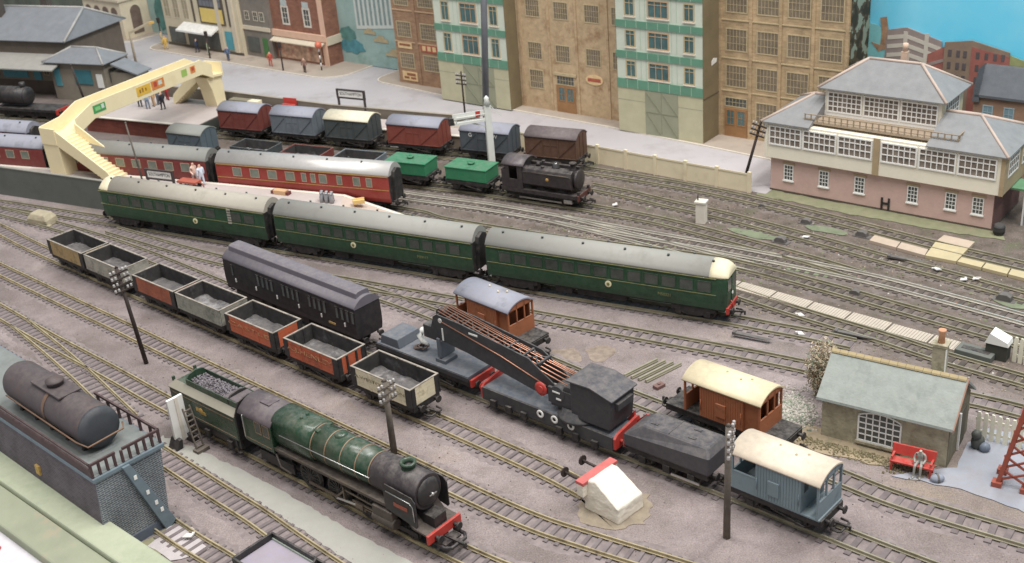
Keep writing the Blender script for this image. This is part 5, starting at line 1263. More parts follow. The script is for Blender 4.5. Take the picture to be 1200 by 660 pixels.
for x in (-10.6, -7.8, -5.0): window(t, x, 5.4, 1.9, 9, 2, 5, M_awn, mat('pane_stone', (164, 150, 120), rough=.6), fr=.14)
b = part('panel', MB().box(.2, 7.4, -.16, 0, 5.2, 14.5), M_dkstrip, t)
part('yellow_panel', MB().box(.6, 7.0, -.2, -.14, 5.5, 8.1), mat('panel_yellow', (228, 196, 96), rough=.6, var=.05), b)
window(t, .6, 8.4, 6.4, 5.8, 6, 5, M_dkstrip, mat('pane_slate', (118, 122, 132), rough=.3), y=-.16, fr=.1)
for x in (-1.6, 8.6): part('groove', MB().box(x - .25, x + .25, -.12, 0, 5.2, 15.5), M_dkstrip, t)
part('awning', MB().prism([(0, 4.9), (-2.2, 3.9), (-2.2, 3.6), (0, 4.5)], 'x', -5.2, 5.2), M_white, t)
part('shop_window', MB().box(-4.6, 4.8, -.08, 0, .5, 3.6), M_wg, t)
part('shop_window', MB().box(-10.2, -5.6, -.08, 0, .6, 3.6), M_wg, t)
part('kiosk_panel', MB().box(6.6, 8.6, -.12, 0, .8, 4.2), mat('panel_turquoise', (76, 160, 176), rough=.6, var=.1), t)
part('plinth', MB().box(-W, W, -.15, 0, 0, .5), M_dkstrip, t)
for x in (5.6, 9.6): part('pilaster', MB().box(x - .5, x + .5, -.25, 0, .5, 15), M_awn, t)
# arcaded building
t, W = building('arcaded_hall', 'cream hall with round arches at the far left', -163, -150.4, -6.6, -.1, 15, mat('render_ivory', (214, 198, 168), rough=.8, var=.08, vs_=.5))
M_archd = mat('arch_dark', (116, 96, 84), rough=.85, var=.2, vs_=.8)
def archpts(w, h): return [(-w, 0), (w, 0)] + [(w * math.cos(PI * k / 10), h - w + w * math.sin(PI * k / 10)) for k in range(11)]
for x in (-4.6, -1.7, 1.2, 4.1):
    part('arch', MB().prism(archpts(1.0, 5.6), 'y', -.05, 0), M_archd, t, loc=(x, 0, .6))
part('arch', MB().prism(archpts(1.2, 5.6), 'x', 0, .05), M_archd, t, loc=(W, 3.3, .6))
part('cornice', MB().box(-W - .2, W + .3, -.4, 6.4, 7.4, 7.9), M_awn, t)

# painted panels of the backdrop seen between the buildings
M_bluegreen = mat('paint_teal_haze', (146, 176, 170), rough=.85, var=.14, vs_=.25, dirt=(112, 150, 138), dirt_amt=.35, dirt_scale=.2)
M_ptree = mat('paint_tree', (78, 130, 122), rough=.85, var=.3, vs_=.6)
M_ptree2 = mat('paint_shrub', (70, 138, 150), rough=.85, var=.3, vs_=.6)
M_poff = mat('paint_office', (196, 204, 196), rough=.85, var=.06)
M_pwin = mat('paint_office_window', (130, 150, 148), rough=.85, var=.15)
M_pcar = mat('paint_car', (176, 158, 118), rough=.85, var=.15)
def blob(cx, cz, rx, rz_, n=14, seed=0, jag=.25):
    r = random.Random(seed); return [(cx + rx * math.cos(2 * PI * k / n) * (1 + r.uniform(-jag, jag)), cz + rz_ * math.sin(2 * PI * k / n) * (1 + r.uniform(-jag, jag))) for k in range(n)]
def flat(name, poly, m, parent, y0=-.14, y1=-.06): return part(name, MB().prism(poly, 'y', y0, y1), m, parent)
t = thing('painted_street_panel', 'painted street scene with pale office block and cars on the backdrop', 'backdrop', ST(-87, -.15, .2), STA)
flat('panel_board', [(-9, 0), (10.5, 0), (10.5, 20), (-9, 20)], M_bluegreen, t, -.06, .1)
flat('painted_block', [(-4, 6.2), (6, 7.2), (6, 20), (-4, 20)], M_poff, t)
for k in range(9): flat('painted_window', [(-3.5 + k * 1.05, 6.9 + k * .1), (-3.0 + k * 1.05, 6.9 + k * .1), (-3.0 + k * 1.05, 20), (-3.5 + k * 1.05, 20)], M_pwin, t, -.17, -.13)
flat('painted_tree', blob(8, 5.8, 2.0, 4.6, seed=2), M_ptree, t, -.19, -.13)
flat('painted_shrub', blob(-5.5, 3.0, 2.8, 1.3, seed=3), M_ptree2, t, -.16, -.1); flat('painted_shrub', blob(-6.5, 5.2, 2.2, 1.2, seed=4), M_ptree, t, -.17, -.11)
for cx, cz, s_ in ((1.5, 4.8, 1), (4.5, 2.6, 1.3), (-1, 6.0, .8)):
    flat('painted_car', [(cx - 1.7 * s_, cz - .4), (cx + 1.7 * s_, cz - .4), (cx + 1.6 * s_, cz + .1), (cx + .9 * s_, cz + .2), (cx + .6 * s_, cz + .7 * s_), (cx - .6 * s_, cz + .7 * s_), (cx - 1.0 * s_, cz + .2), (cx - 1.7 * s_, cz + .1)], M_pcar, t, -.18, -.13)
t = thing('painted_street_panel', 'hazy teal painted street on the backdrop beside the arcaded hall', 'backdrop', ST(-144.4, -.15, .2), STA)
flat('panel_board', [(-5.8, 0), (5.8, 0), (5.8, 16), (-5.8, 16)], M_bluegreen, t, -.06, .1)
flat('painted_tree', blob(-2, 4, 1.8, 3.2, seed=6), M_ptree, t, -.15, -.1); flat('painted_block', [(0, 3), (4, 2.4), (4, 12), (0, 12)], mat('paint_green_block', (150, 172, 146), rough=.9, var=.15), t)
t = thing('painted_wood_panel', 'dark painted trees and roofs on the backdrop at the far left', 'backdrop', ST(-185, -.15, .2), STA)
flat('panel_board', [(-40, 0), (22, 0), (22, 30), (-40, 30)], mat('paint_dusk', (96, 104, 92), rough=.9, var=.3, vs_=.15, dirt=(70, 66, 58), dirt_amt=.4, dirt_scale=.12), t, -.06, .1)
for k in range(9): flat('painted_tree', blob(-32 + 6 * k, 12 + 2 * (k % 3), 3.6, 6, seed=40 + k), M_ptree if k % 2 else mat('paint_brown_tree', (96, 84, 66), rough=.9, var=.3), t, -.12 - .01 * k, -.08)
# painted town at the right
M_papt = mat('paint_apartment', (150, 132, 126), rough=.85, var=.12, vs_=.6)
M_pbal = mat('paint_balcony', (198, 188, 172), rough=.85, var=.06)
M_pbrown = mat('paint_brown_block', (140, 116, 96), rough=.85, var=.14, vs_=.6)
M_pred = mat('paint_red_roof', (164, 92, 80), rough=.85, var=.18, vs_=.8)
M_pdark = mat('paint_window_dark', (92, 82, 84), rough=.85, var=.1)
M_porange = mat('paint_orange_house', (158, 120, 94), rough=.85, var=.16, vs_=.5)
M_pslate = mat('paint_slate', (92, 96, 102), rough=.85, var=.1)
M_phill = mat('paint_hill', (146, 150, 92), rough=.85, var=.14)
bx0 = lambda x: x
t = thing('painted_apartment', 'painted grey apartment block with pale balconies on the backdrop', 'backdrop', ST(0, -.15, 0), STA)
flat('painted_wall', [(1.8, 6), (9.2, 6), (9.0, 14.2), (4.6, 15.5), (2.2, 15.0)], M_papt, t, -.1, .1)
for k in range(4): flat('painted_balcony', [(2.3, 14.3 - 1.1 * k), (4.6, 14.7 - 1.1 * k), (8.9, 13.5 - 1.0 * k), (8.9, 13.0 - 1.0 * k), (4.6, 14.2 - 1.1 * k), (2.3, 13.8 - 1.1 * k)], M_pbal, t, -.13, -.09)
for x in (4.3, 6.9): flat('painted_pillar', [(x, 7), (x + .5, 7), (x + .5, 15), (x, 15)], M_pbal, t, -.15, -.1)
for x in (2.6, 5.4, 7.6): flat('painted_window', [(x, 9.4), (x + .6, 9.4), (x + .6, 10.6), (x, 10.6)], M_pdark, t, -.13, -.09)
t = thing('painted_roofs', 'painted red pitched roofs between apartment and brown block', 'backdrop', ST(0, -.2, 0), STA)
flat('painted_roof', [(7.0, 6), (10.4, 6), (9.7, 13.8), (7.4, 12.5)], M_pred, t, -.1, 0)
flat('painted_roof_edge', [(7.2, 11.3), (9.9, 12.4), (9.9, 12.0), (7.2, 10.9)], M_papt, t, -.14, -.09)
t = thing('painted_brown_block', 'painted brown block with dark windows at the right of the backdrop', 'backdrop', ST(0, -.3, 0), STA)
flat('painted_wall', [(9.4, 5), (17.2, 5), (17.0, 13.7), (12.6, 14.7), (9.4, 14.2)], M_pbrown, t, -.1, .1)
flat('painted_gable', [(12.6, 5), (17.2, 5), (17.0, 13.2), (12.6, 14.0)], M_pred, t, -.12, -.09)
for r_ in range(3):
    for x in (9.9, 10.9, 11.7, 13.2, 14.2, 15.2, 16.1): flat('painted_window', [(x, 12.6 - 1.5 * r_), (x + .4, 12.6 - 1.5 * r_), (x + .4, 13.4 - 1.5 * r_), (x, 13.4 - 1.5 * r_)], M_pdark, t, -.15, -.1)
t = thing('painted_hill', 'painted olive hill at the right edge of the backdrop', 'backdrop', ST(0, -.2, 0), STA)
flat('hill_shape', [(16.5, 5), (34, 5), (34, 11.5), (26, 12.2), (18.6, 12.9), (16.6, 13.5)], M_phill, t, -.1, 0)
t = thing('painted_tear', 'torn brown and teal patch on the sky above the signal box roof', 'backdrop', ST(0, -.1, 0), STA)
flat('teal_patch', blob(.3, 12.2, 2.6, 3.6, seed=8, jag=.12), mat('paint_teal_sky', (120, 196, 200), rough=.85, var=.08), t, -.08, 0)
flat('tear', [(.2, 13.3), (1.4, 13.0), (1.5, 14.5), (1.2, 16.4), (2.0, 16.6), (2.3, 15.2), (2.2, 12.6), (1.2, 12.2)], mat('paint_tear_brown', (164, 124, 92), rough=.9, var=.3, vs_=1.5), t, -.12, -.06)
flat('tear', [(-1.9, 10.9), (-.9, 10.6), (-.4, 9.9), (.3, 10.2), (-.9, 11.6)], MATS['paint_tear_brown'], t, -.12, -.06)
flat('grey_streak', [(-1.5, 15.7), (-1.0, 15.8), (-1.0, 24), (-1.5, 24)], M_pslate, t, -.1, -.04); flat('grey_streak', [(-2.6, 12), (-2.45, 12), (-2.3, 24), (-2.5, 24)], M_pslate, t, -.1, -.04)
# terrace houses, a card cut-out in front of the backdrop
t = thing('terrace_houses', 'orange brick terrace with slate roof behind the signal box', 'building', ST(22, -3.2, 0), STA)
part('wall', MB().box(-7.7, 10, 0, 2.6, 0, 9.2), M_porange, t)
part('roof', MB().prism([(-.3, 9.0), (-.3, 9.3), (2.0, 12.2), (2.8, 12.2), (2.8, 9.0)], 'x', -7.6, 10), M_pslate, t)
for x in (-6.6, -4.2, -1.0, 2.0): window(t, x, 6.4, 1.2, 1.7, 2, 2, mat('frame_blue', (150, 172, 180), rough=.7), mat('pane_blue', (120, 150, 160), rough=.4), fr=.14)
for x in (-5.6, -1.8): part('door', MB().prism(archpts(.7, 2.8), 'y', -.06, 0), M_pdark, t, loc=(x, 0, 2.6))
part('party_wall', MB().prism([(-7.8, 8.4), (-7.0, 8.4), (-7.2, 10.5), (-7.4, 12.4), (-7.7, 10.5)], 'y', -.3, 2.4), M_pslate, t)

# ---------------------------------------------------------------- signal box
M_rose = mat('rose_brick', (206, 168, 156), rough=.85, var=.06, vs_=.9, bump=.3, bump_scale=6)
M_rosed = mat('rose_brick_end_shaded', (112, 76, 70), rough=.85, var=.1, vs_=.8, bump=.3)  # dark red brick of the end wall, its shade included in the colour
M_creamb = mat('cream_board', (240, 230, 206), rough=.7, var=.04, vs_=.4)
M_slate = mat('slate_grey', (130, 130, 131), rough=.75, var=.1, vs_=.9, bump=.4, bump_scale=5)
M_ridge = mat('ridge_terracotta', (190, 166, 150), rough=.75, var=.1, vs_=1)
M_sbw = mat('sash_white', (236, 234, 228), rough=.6, var=.03)
M_sbg = mat('signalbox_glass', (128, 114, 102), rough=.35, var=.4, vs_=.9)
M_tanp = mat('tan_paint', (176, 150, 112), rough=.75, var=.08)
M_rail = mat('gallery_brown', (160, 138, 112), rough=.75, var=.1)
t = thing('signal_box', 'large signal box with pink base, cream upper floors and slate roofs', 'signal box', ST(9.7, -20.0, 0), STA)
X = 9.7
part('base_wall', MB().box(-12.9, 12.9, 0, 9.0, -.1, 4.45), M_rose, t)
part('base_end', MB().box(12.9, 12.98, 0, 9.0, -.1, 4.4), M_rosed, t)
part('plinth', MB().box(-12.95, 13.0, -.06, 9.0, -.1, .25), mat('plinth_dark', (92, 78, 66), rough=.9, var=.2), t)
for x in (-10.6, -6.2, -1.9, 4.2, 8.4, 12.2 - .9):
    w_ = window(t, x - .6, 1.6, 1.2, 1.95, 3, 4, M_sbw, M_wg, fr=.1, mul=.06, proud=.09)
    part('lintel', MB().box(x - .75, x + .75, -.1, 0, 3.6, 3.85), M_tanp, t)
    part('sill', MB().box(x - .7, x + .7, -.16, 0, 1.45, 1.6), M_sbw, t)
part('middle_wall', MB().box(-13.45, 13.75, -.5, 9.4, 4.3, 8.6), M_creamb, t)
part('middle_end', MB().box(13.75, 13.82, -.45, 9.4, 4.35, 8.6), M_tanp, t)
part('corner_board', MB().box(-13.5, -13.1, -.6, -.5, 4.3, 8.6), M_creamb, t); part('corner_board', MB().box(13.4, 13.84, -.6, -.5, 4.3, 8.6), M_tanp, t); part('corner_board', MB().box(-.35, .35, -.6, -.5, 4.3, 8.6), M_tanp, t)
for g0 in (-12.95, .5):
    for k in range(3):
        window(t, g0 + 4.22 * k, 5.95, 4.05, 2.35, 6, 3, M_sbw, M_sbg, y=-.5, fr=.16, mul=.1, top_row=.25, proud=.14)
for k, y in enumerate((.6, 5.2)): window(t, 13.82, 5.95, 3.4, 2.35, 5, 3, M_sbw, M_sbg, y=y, fr=.16, mul=.1, top_row=.25, rz=PI / 2)
def hip(x0, x1, y0, y1, z0, z1, ra, rb, yr, over=.45):
    """hipped roof solid: eaves rectangle and ridge from ra to rb at depth yr"""
    e = [(x0 - over, y0 - over, z0), (x1 + over, y0 - over, z0), (x1 + over, y1 + over, z0), (x0 - over, y1 + over, z0)]
    e2 = [(x, y, z0 + .12) for x, y, z in e]; r = [(ra, yr, z1), (rb, yr, z1)]
    return MB().add(e + e2 + r, [(3, 2, 1, 0), (0, 1, 5, 4), (1, 2, 6, 5), (2, 3, 7, 6), (3, 0, 4, 7), (4, 5, 9, 8), (5, 6, 9), (6, 7, 8, 9), (7, 4, 8)]), e2, r
def ridges(t, e2, r, m=None, w=.22):
    b = MB()
    for a, c in ((e2[0], r[0]), (e2[1], r[1]), (e2[2], r[1]), (e2[3], r[0]), (r[0], r[1])):
        b.path([a, c], w, 6)
    part('ridge_tiles', b, m or M_ridge, t)
for e_, sg in ((-13.45, -1), (13.75, 1)):
    xi = -7.9 if sg < 0 else 5.5; xo = e_ + sg * .4; xr = -9.6 if sg < 0 else 9.4
    P_ = [(xi, -.9, 8.6), (xo, -.9, 8.6), (xo, 9.8, 8.6), (xi, 9.8, 8.6)]; Q_ = [(x, y, z + .12) for x, y, z in P_]; R_ = [(xr, 4.4, 11.1), (xi, 4.4, 11.1)]
    rf = part('middle_roof', MB().add(P_ + Q_ + R_, [(3, 2, 1, 0), (0, 1, 5, 4), (1, 2, 6, 5), (2, 3, 7, 6), (3, 0, 4, 9, 7), (4, 5, 8, 9), (5, 6, 8), (6, 7, 9, 8)]), M_slate, t)
    part('ridge_tiles', MB().path([Q_[1], R_[0]], .17, 6).path([Q_[2], R_[0]], .22, 6).path([R_[0], R_[1]], .22, 6), M_ridge, rf)
x0_, x1_, y0_, y1_ = -7.9, 5.5, 3.3, 9.8
part('top_wall', MB().box(x0_, x1_, y0_, y1_, 8.7, 12.4), M_creamb, t)
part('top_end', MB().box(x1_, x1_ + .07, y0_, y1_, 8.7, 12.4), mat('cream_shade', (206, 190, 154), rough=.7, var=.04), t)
for k in range(3): window(t, x0_ + .3 + 4.3 * k, 9.5, 4.15, 2.45, 7, 4, M_sbw, M_sbg, y=y0_, fr=.16, mul=.1, top_row=.2, proud=.14)
window(t, x1_ + .07, 9.6, 4.4, 2.3, 6, 3, M_sbw, M_sbg, y=y0_ + .8, fr=.18, mul=.1, rz=PI / 2)
mb_, e2, r_ = hip(x0_, x1_, y0_, y1_, 12.3, 15.3, -4.2, 1.8, 6.5, over=.7)
rf = part('top_roof', mb_, M_slate, t); ridges(rf, e2, r_, w=.18)
part('chimney', MB().box(-.9, -.2, 7.2, 7.9, 14.0, 16.2).lathe([(16.2, .3), (16.5, .26), (16.6, .34), (17.1, .3)], 'z', (-.55, 7.55, 0), n=10), mat('chimney_buff', (206, 172, 146), rough=.8, var=.1), t)
part('gallery_floor', MB().box(-9.0, 8.6, .2, 3.3, 8.9, 9.1), M_rail, t)
b = MB()
b.box(-9.0, 8.6, .2, .32, 9.9, 10.0); b.box(-9.0, 8.6, .2, .32, 9.4, 9.48); b.box(8.5, 8.6, .3, 6.0, 9.9, 10.0); b.box(8.5, 8.6, .3, 6.0, 9.4, 9.48)
part('gallery_rail', b, M_rail, t)
for k in range(25): lk('baluster', cached('bal', lambda: MB().box(-.06, .06, .2, .32, 9.1, 9.95).mesh('baluster', M_rail)), t, (-8.9 + 17.4 * k / 24, 0, 0))
for k in range(8): lk('baluster', _cache['bal'], t, (8.55, .3 + .7 * k, 0))
part('white_skirting', MB().box(-7.9, 5.5, 3.22, 3.3, 9.1, 9.6), M_sbw, t)
part('notice_frame', MB().box(.7, .92, -.12, 0, .25, 1.6).box(1.5, 1.72, -.12, 0, .25, 1.6).box(.92, 1.5, -.1, 0, .8, 1.05), M_black, t)
part('porch_roof', MB().box(12.95, 15.6, 2.6, 5.6, 4.0, 4.2), mat('porch_green', (96, 150, 104), rough=.7), t)
part('porch_post', MB().box(15.1, 15.25, 2.8, 2.95, 0, 4.0), M_sbw, t)
b = MB()
for k in range(8): b.box(14.1 + .55 * k, 14.6 + .55 * k, 6.4, 7.8, 4.2 - .5 * k, 4.3 - .5 * k)
b.bar((14.1, 6.4, 5.4), (18.4, 6.4, 1.4), .12, .12)
part('outside_stair', b, M_rail, t)
t = thing('water_butt', 'dark barrel at the corner of the signal box', 'barrel', ST(23.6, -20.6, 0), 0)
part('cask', MB().lathe([(0, .5), (.6, .62), (1.2, .5)], 'z', n=16), mat('cask_dark', (62, 60, 58), rough=.7, var=.2), t); part('hoop', MB().lathe([(.25, .6), (.35, .62)], 'z', n=16, cap=False).lathe([(.85, .62), (.95, .6)], 'z', n=16, cap=False), M_black, t)

# ---------------------------------------------------------------- platforms and station walls
DUST[0] = .12
M_plat = mat('platform_top', (186, 172, 166), rough=.9, var=.07, vs_=.3, bump=.2, bump_scale=6)
M_platedge = mat('platform_edge_white', (222, 212, 196), rough=.8, var=.08, vs_=.6)
M_platwall = mat('platform_wall_grey', (98, 102, 96), rough=.9, var=.12, vs_=.4, dirt=(92, 96, 90), dirt_amt=.3, dirt_scale=.2)
M_platred = brick_mat('platform_brick', (132, 66, 52), (118, 58, 46), (120, 76, 64), .5, .18, bump=.3)
def platform(label, pts, m_face, z=2.4, edge=(), name='station_platform'):
    t = thing(name, label, 'platform', (0, 0, 0))
    part('platform_wall', MB().prism(pts, 'z', -.1, z - .02), m_face, t)
    part('platform_surface', MB().prism([(x, y) for x, y in pts], 'z', z - .02, z + .06), M_plat, t)
    for a, b in edge: part('edge_stone', MB().bar((*a, z + .05), (*b, z + .05), .55, .12), M_platedge, t)
    return t
# island platform between railcar and red coaches; its ramp runs down at the right
pa = [(-113, 175.3), (-61.5, 153.4), (-36.3, 142.0), (-19.5, 134.2), (-19.8, 125.4), (-51.2, 142.8), (-69.0, 152.8), (-113, 176.9)]
t = platform('island platform between green railcar and red coaches', pa, M_platwall, edge=[((-90, 165.6), (-61.5, 153.4)), ((-61.5, 153.4), (-36.3, 142.0)), ((-36.3, 142.0), (-19.5, 134.2))])
rp = [(-19.5, 134.2), (-9.6, 129.0), (-9.4, 126.4), (-19.8, 125.4)]
rb = MB().add([(x, y, -.1) for x, y in rp] + [(rp[0][0], rp[0][1], 2.46), (rp[1][0], rp[1][1], .1), (rp[2][0], rp[2][1], .1), (rp[3][0], rp[3][1], 2.46)], [(3, 2, 1, 0), (4, 5, 6, 7), (0, 1, 5, 4), (1, 2, 6, 5), (2, 3, 7, 6), (3, 0, 4, 7)])
part('ramp', rb, mat('ramp_pinkish', (196, 176, 160), rough=.9, var=.08, vs_=.4), t)
part('edge_stone', MB().bar((*rp[0], 2.48), (*rp[1], .12), .5, .12), M_platedge, t)
t = thing('parapet_wall', 'plain grey parapet wall along the front of the island platform', 'wall', (0, 0, 0))
w0, w1 = Vector((-113, 177.0)), Vector((-49.0, 141.4))
part('wall_panel', MB().bar((w0.x, w0.y, 1.95), (w1.x, w1.y, 1.95), .3, 4.1), M_platwall, t)
part('coping', MB().bar((w0.x, w0.y, 4.05), (w1.x, w1.y, 4.05), .42, .12), mat('coping_grey', (140, 138, 128), rough=.9, var=.1), t)
# far platform with red brick face, people and footbridge stairs
pb = [(-63.5, 177.4), (-44.2, 167.3), (-41.2, 172.6), (-39.0, 176.9), (-58.0, 187.2)]
t = platform('far platform with red brick face under the footbridge', pb, M_platred, edge=[(pb[0], pb[1])])
part('end_wall', MB().bar((-44.1, 167.3, 1.1), (-41.2, 172.4, 1.1), .15, 2.5), mat('end_wall_dark', (66, 68, 62), rough=.9), t)
# back platform behind the vans and its low wall
pc = [(-40.2, 171.0), (-14.5, 157.7), (-4.5, 152.4), (-2.6, 155.8), (-24.0, 167.0), (-38.6, 176.4)]
t = platform('back platform behind the row of goods vans', pc, mat('platform_wall_tan', (150, 132, 112), rough=.9, var=.1), edge=[(pc[0], pc[1]), (pc[1], pc[2])])
t = thing('low_wall', 'low brown stone wall between back platform and street', 'wall', (0, 0, 0))
M_lowwall = mat('low_wall_brown', (124, 112, 98), rough=.9, var=.12, vs_=.5)
for a, b in (((-60.0, 190.3), (-41.6, 180.0)), ((-41.6, 180.0), (-24.0, 168.2)), ((-24.0, 168.2), (-2.6, 156.7))):
    part('wall_panel', MB().bar((*a, 1.8), (*b, 1.8), .3, 3.6), M_lowwall, t); part('coping', MB().bar((*a, 3.65), (*b, 3.65), .4, .1), mat('coping_tan', (162, 150, 132), rough=.9), t)
# cream panel fence
M_fence = mat('fence_cream', (230, 214, 176), rough=.8, var=.06, vs_=.5, dirt=(204, 184, 144), dirt_amt=.25, dirt_scale=.3)
t = thing('panel_fence', 'cream panelled fence along the street edge left of signal box', 'fence', ST(-48.5, -21.9, 0), STA)
for k in range(10):
    x = k * 4.35
    part('fence_panel', MB().box(x + .2, x + 4.15, -.08, .08, 0, 2.35), M_fence, t); part('fence_post', MB().box(x - .22, x + .22, -.18, .16, -.1, 2.6), M_fence, t)
    part('fence_rail', MB().box(x + .2, x + 4.15, -.14, -.08, 2.2, 2.42), M_fence, t)
part('fence_post', MB().box(43.28, 43.72, -.18, .16, -.1, 2.6), M_fence, t)

# ---------------------------------------------------------------- footbridge
M_fb = mat('footbridge_cream', (240, 222, 172), rough=.6, var=.04, vs_=.4, dirt=(226, 200, 144), dirt_amt=.2, dirt_scale=.3)
fa = math.atan2(26.5, 16.0)
t = thing('footbridge', 'cream covered footbridge with stairs spanning the station tracks', 'footbridge', (-58.4, 151.9, 0), fa)
# local x runs across the tracks, local -y points to the right in the picture
def wallstrip(pts_lo, pts_hi, y, th=.18): return MB().prism(pts_lo + list(reversed(pts_hi)), 'y', y - th / 2, y + th / 2)
xs = [-1.5, 2.0, 5.2, 26.4, 28.6, 30.8]; zf = [7.3, 7.6, 8.8, 8.8, 7.6, 7.3]
part('deck', MB().prism(list(zip(xs, zf)) + [(x, z - .35) for x, z in reversed(list(zip(xs, zf)))], 'y', -1.4, 1.4), M_fb, t)
for y in (-1.5, 1.5):
    pts = [(x, z) for x, z in zip(xs, zf)]
    if y < 0: pts = pts[1:-1]
    part('parapet', wallstrip([(x, z - .5) for x, z in pts], [(x, z + 1.75) for x, z in pts], y), M_fb, t, bevel=.05)
    # arched brackets under the deck
part('landing_wall', MB().box(-1.7, -1.5, -1.4, 1.4, 6.8, 9.0), M_fb, t); part('landing_wall', MB().box(30.7, 30.9, -1.4, 1.4, 6.8, 9.0), M_fb, t)
part('leg', MB().prism([(-1.5, 2.4), (1.6, 2.4), (2.4, 7.3), (-1.6, 7.3)], 'y', -1.4, 1.5), M_fb, t, bevel=.06)
part('leg', MB().prism([(28.9, 2.4), (30.9, 2.4), (30.9, 7.3), (27.6, 7.3), (28.4, 5.2)], 'y', -1.0, 1.5), M_fb, t, bevel=.06)
def stair(x0, x1, y0, y1, z0, z1, n):
    """flight from (y0, z0) high to (y1, z1) low between x0 and x1"""
    b = MB(); d = 1 if y1 > y0 else -1
    for k in range(n):
        ya = y0 + (y1 - y0) * k / n; yb_ = y0 + (y1 - y0) * (k + 1) / n; z = z0 + (z1 - z0) * k / n
        b.box(x0, x1, min(ya, yb_), max(ya, yb_), z - .6, z)
    part('stair_steps', b, M_fb, t)
    for x in (x0 - .1, x1 + .1):
        part('stair_wall', MB().prism([(y0, z0 - .7), (y0, z0 + 1.5), (y1, z1 + 1.5), (y1 + d * .3, z1 + .9), (y1 + d * .3, z1), (y1, z1 - .1)], 'x', x - .09, x + .09), M_fb, t, bevel=.04)
stair(-1.4, 1.7, -1.4, -9.6, 7.3, 2.5, 15)
stair(28.4, 30.6, 1.4, 7.2, 7.3, 2.5, 12)
def sticker(x, z, w, h, m, marks=()):
    o = part('poster', MB().box(-w / 2, w / 2, -.03, .0, -h / 2, h / 2), m, t, loc=(x, -1.6, z))
    for a, c, ww, hh, mm in marks: part('poster_mark', MB().box(a - ww / 2, a + ww / 2, -.05, -.02, c - hh / 2, c + hh / 2), mm, o)
M_stg = mat('poster_green', (64, 158, 82), rough=.5, var=.15, vs_=2); M_sty = mat('poster_yellow', (232, 178, 46), rough=.5, var=.08); M_sto = mat('poster_orange', (226, 128, 50), rough=.5, var=.2, vs_=2)
M_strd = mat('poster_red', (200, 70, 50), rough=.5, var=.1); M_stp = mat('poster_pale', (196, 214, 200), rough=.5, var=.1); M_std = mat('poster_dark', (150, 108, 30), rough=.5)
sticker(6.3, 9.5, 2.2, 1.1, M_stg, [(-.3, 0, .9, .5, mat('poster_green_light', (130, 204, 120), rough=.5)), (.6, .1, .5, .6, M_stp)])
sticker(14.6, 9.5, 2.7, 1.3, M_sty, [(-.7, 0, .25, .5, M_std), (-.2, .05, .25, .6, M_std), (.4, 0, .25, .4, M_std)])
sticker(17.4, 9.55, 2.5, 1.3, M_sto, [(-.5, .1, .6, .7, M_strd), (.45, .1, .7, .6, M_stp)])
sticker(22.8, 9.6, 1.1, 1.0, mat('poster_lime', (150, 190, 80), rough=.5)); sticker(24.6, 9.6, 1.0, 1.0, M_sto, [(0, .1, .5, .5, M_strd)])

# ---------------------------------------------------------------- station building and its train
M_stroof = mat('station_slate', (124, 128, 134), rough=.8, var=.1, vs_=.6, bump=.3)
M_stwall = mat('station_wall', (104, 92, 80), rough=.85, var=.15, vs_=.6)
M_stwall2 = mat('station_stone', (136, 126, 110), rough=.85, var=.12, vs_=.5)
M_teal = mat('station_teal', (70, 150, 164), rough=.6, var=.12, vs_=.8)
sa = math.radians(-24)
t = thing('station_building', 'grey hipped roof station building with turquoise doors at the far left', 'building', (-64.3, 192.5, 0), sa)
part('main_wall', MB().box(-34, -9.5, 3.0, 17.5, 0, 9.2), M_stwall, t)
mb_, e2, r_ = hip(-34, -9.5, 3.0, 17.5, 9.2, 13.2, -30, -10.2, 10.2, over=.8)
rf = part('main_roof', mb_, M_stroof, t); ridges(rf, e2, r_, mat('ridge_pale', (170, 166, 160), rough=.8), w=.2)
part('annexe_wall', MB().box(-11.3, 0, 0.4, 5.2, 0, 6.4), M_stwall2, t)
mb_, e2, r_ = hip(-11.3, 0, .4, 5.2, 6.4, 8.4, -8.0, -2.8, 2.9, over=.8)
rf = part('annexe_roof', mb_, M_stroof, t); ridges(rf, e2, r_, MATS['ridge_pale'], w=.18)
part('lean_to_roof', MB().prism([(.9, 6.2), (6.0, 4.6), (6.0, 4.4), (.9, 5.9)], 'y', 1.2, 5.0), M_stroof, t)
part('lean_to_wall', MB().box(.05, 5.4, 1.6, 4.8, 0, 4.6), M_stwall2, t)
part('canopy', MB().prism([(-1.8, 5.6), (3.2, 7.0), (3.2, 6.8), (-1.8, 5.4)], 'x', -34, -9.0), mat('canopy_grey', (158, 154, 146), rough=.8, var=.08), t)
part('wall_stain', MB().box(-33.5, -10, 2.9, 3.0, 2.2, 6.6), M_stwall2, t)
for x, w_ in ((-31, 5.5), (-24.5, 5.5)): part('shop_panel', MB().box(x, x + w_, 2.8, 2.92, 2.6, 5.0), M_teal, t)
for x in (-17.6, -12.0): part('door', MB().box(x, x + 1.6, 2.75, 2.92, 2.3, 5.6), M_teal, t)
for x in (-15.4, -13.6): window(t, x, 3.2, 1.3, 2.2, 2, 3, M_frameT, M_wg, y=2.9, fr=.12)
part('door', MB().box(-10.6, -9.4, .25, .42, 2.3, 5.6), M_teal, t); part('shop_panel', MB().box(-6.4, -2.8, .25, .42, 2.8, 5.2), mat('station_teal_dark', (52, 120, 132), rough=.6), t); part('door', MB().box(-1.8, -.6, .25, .42, 2.3, 4.6), M_white, t)
part('side_window', MB().box(.0, .1, 1.4, 3.2, 3.0, 5.2), M_wg, t)
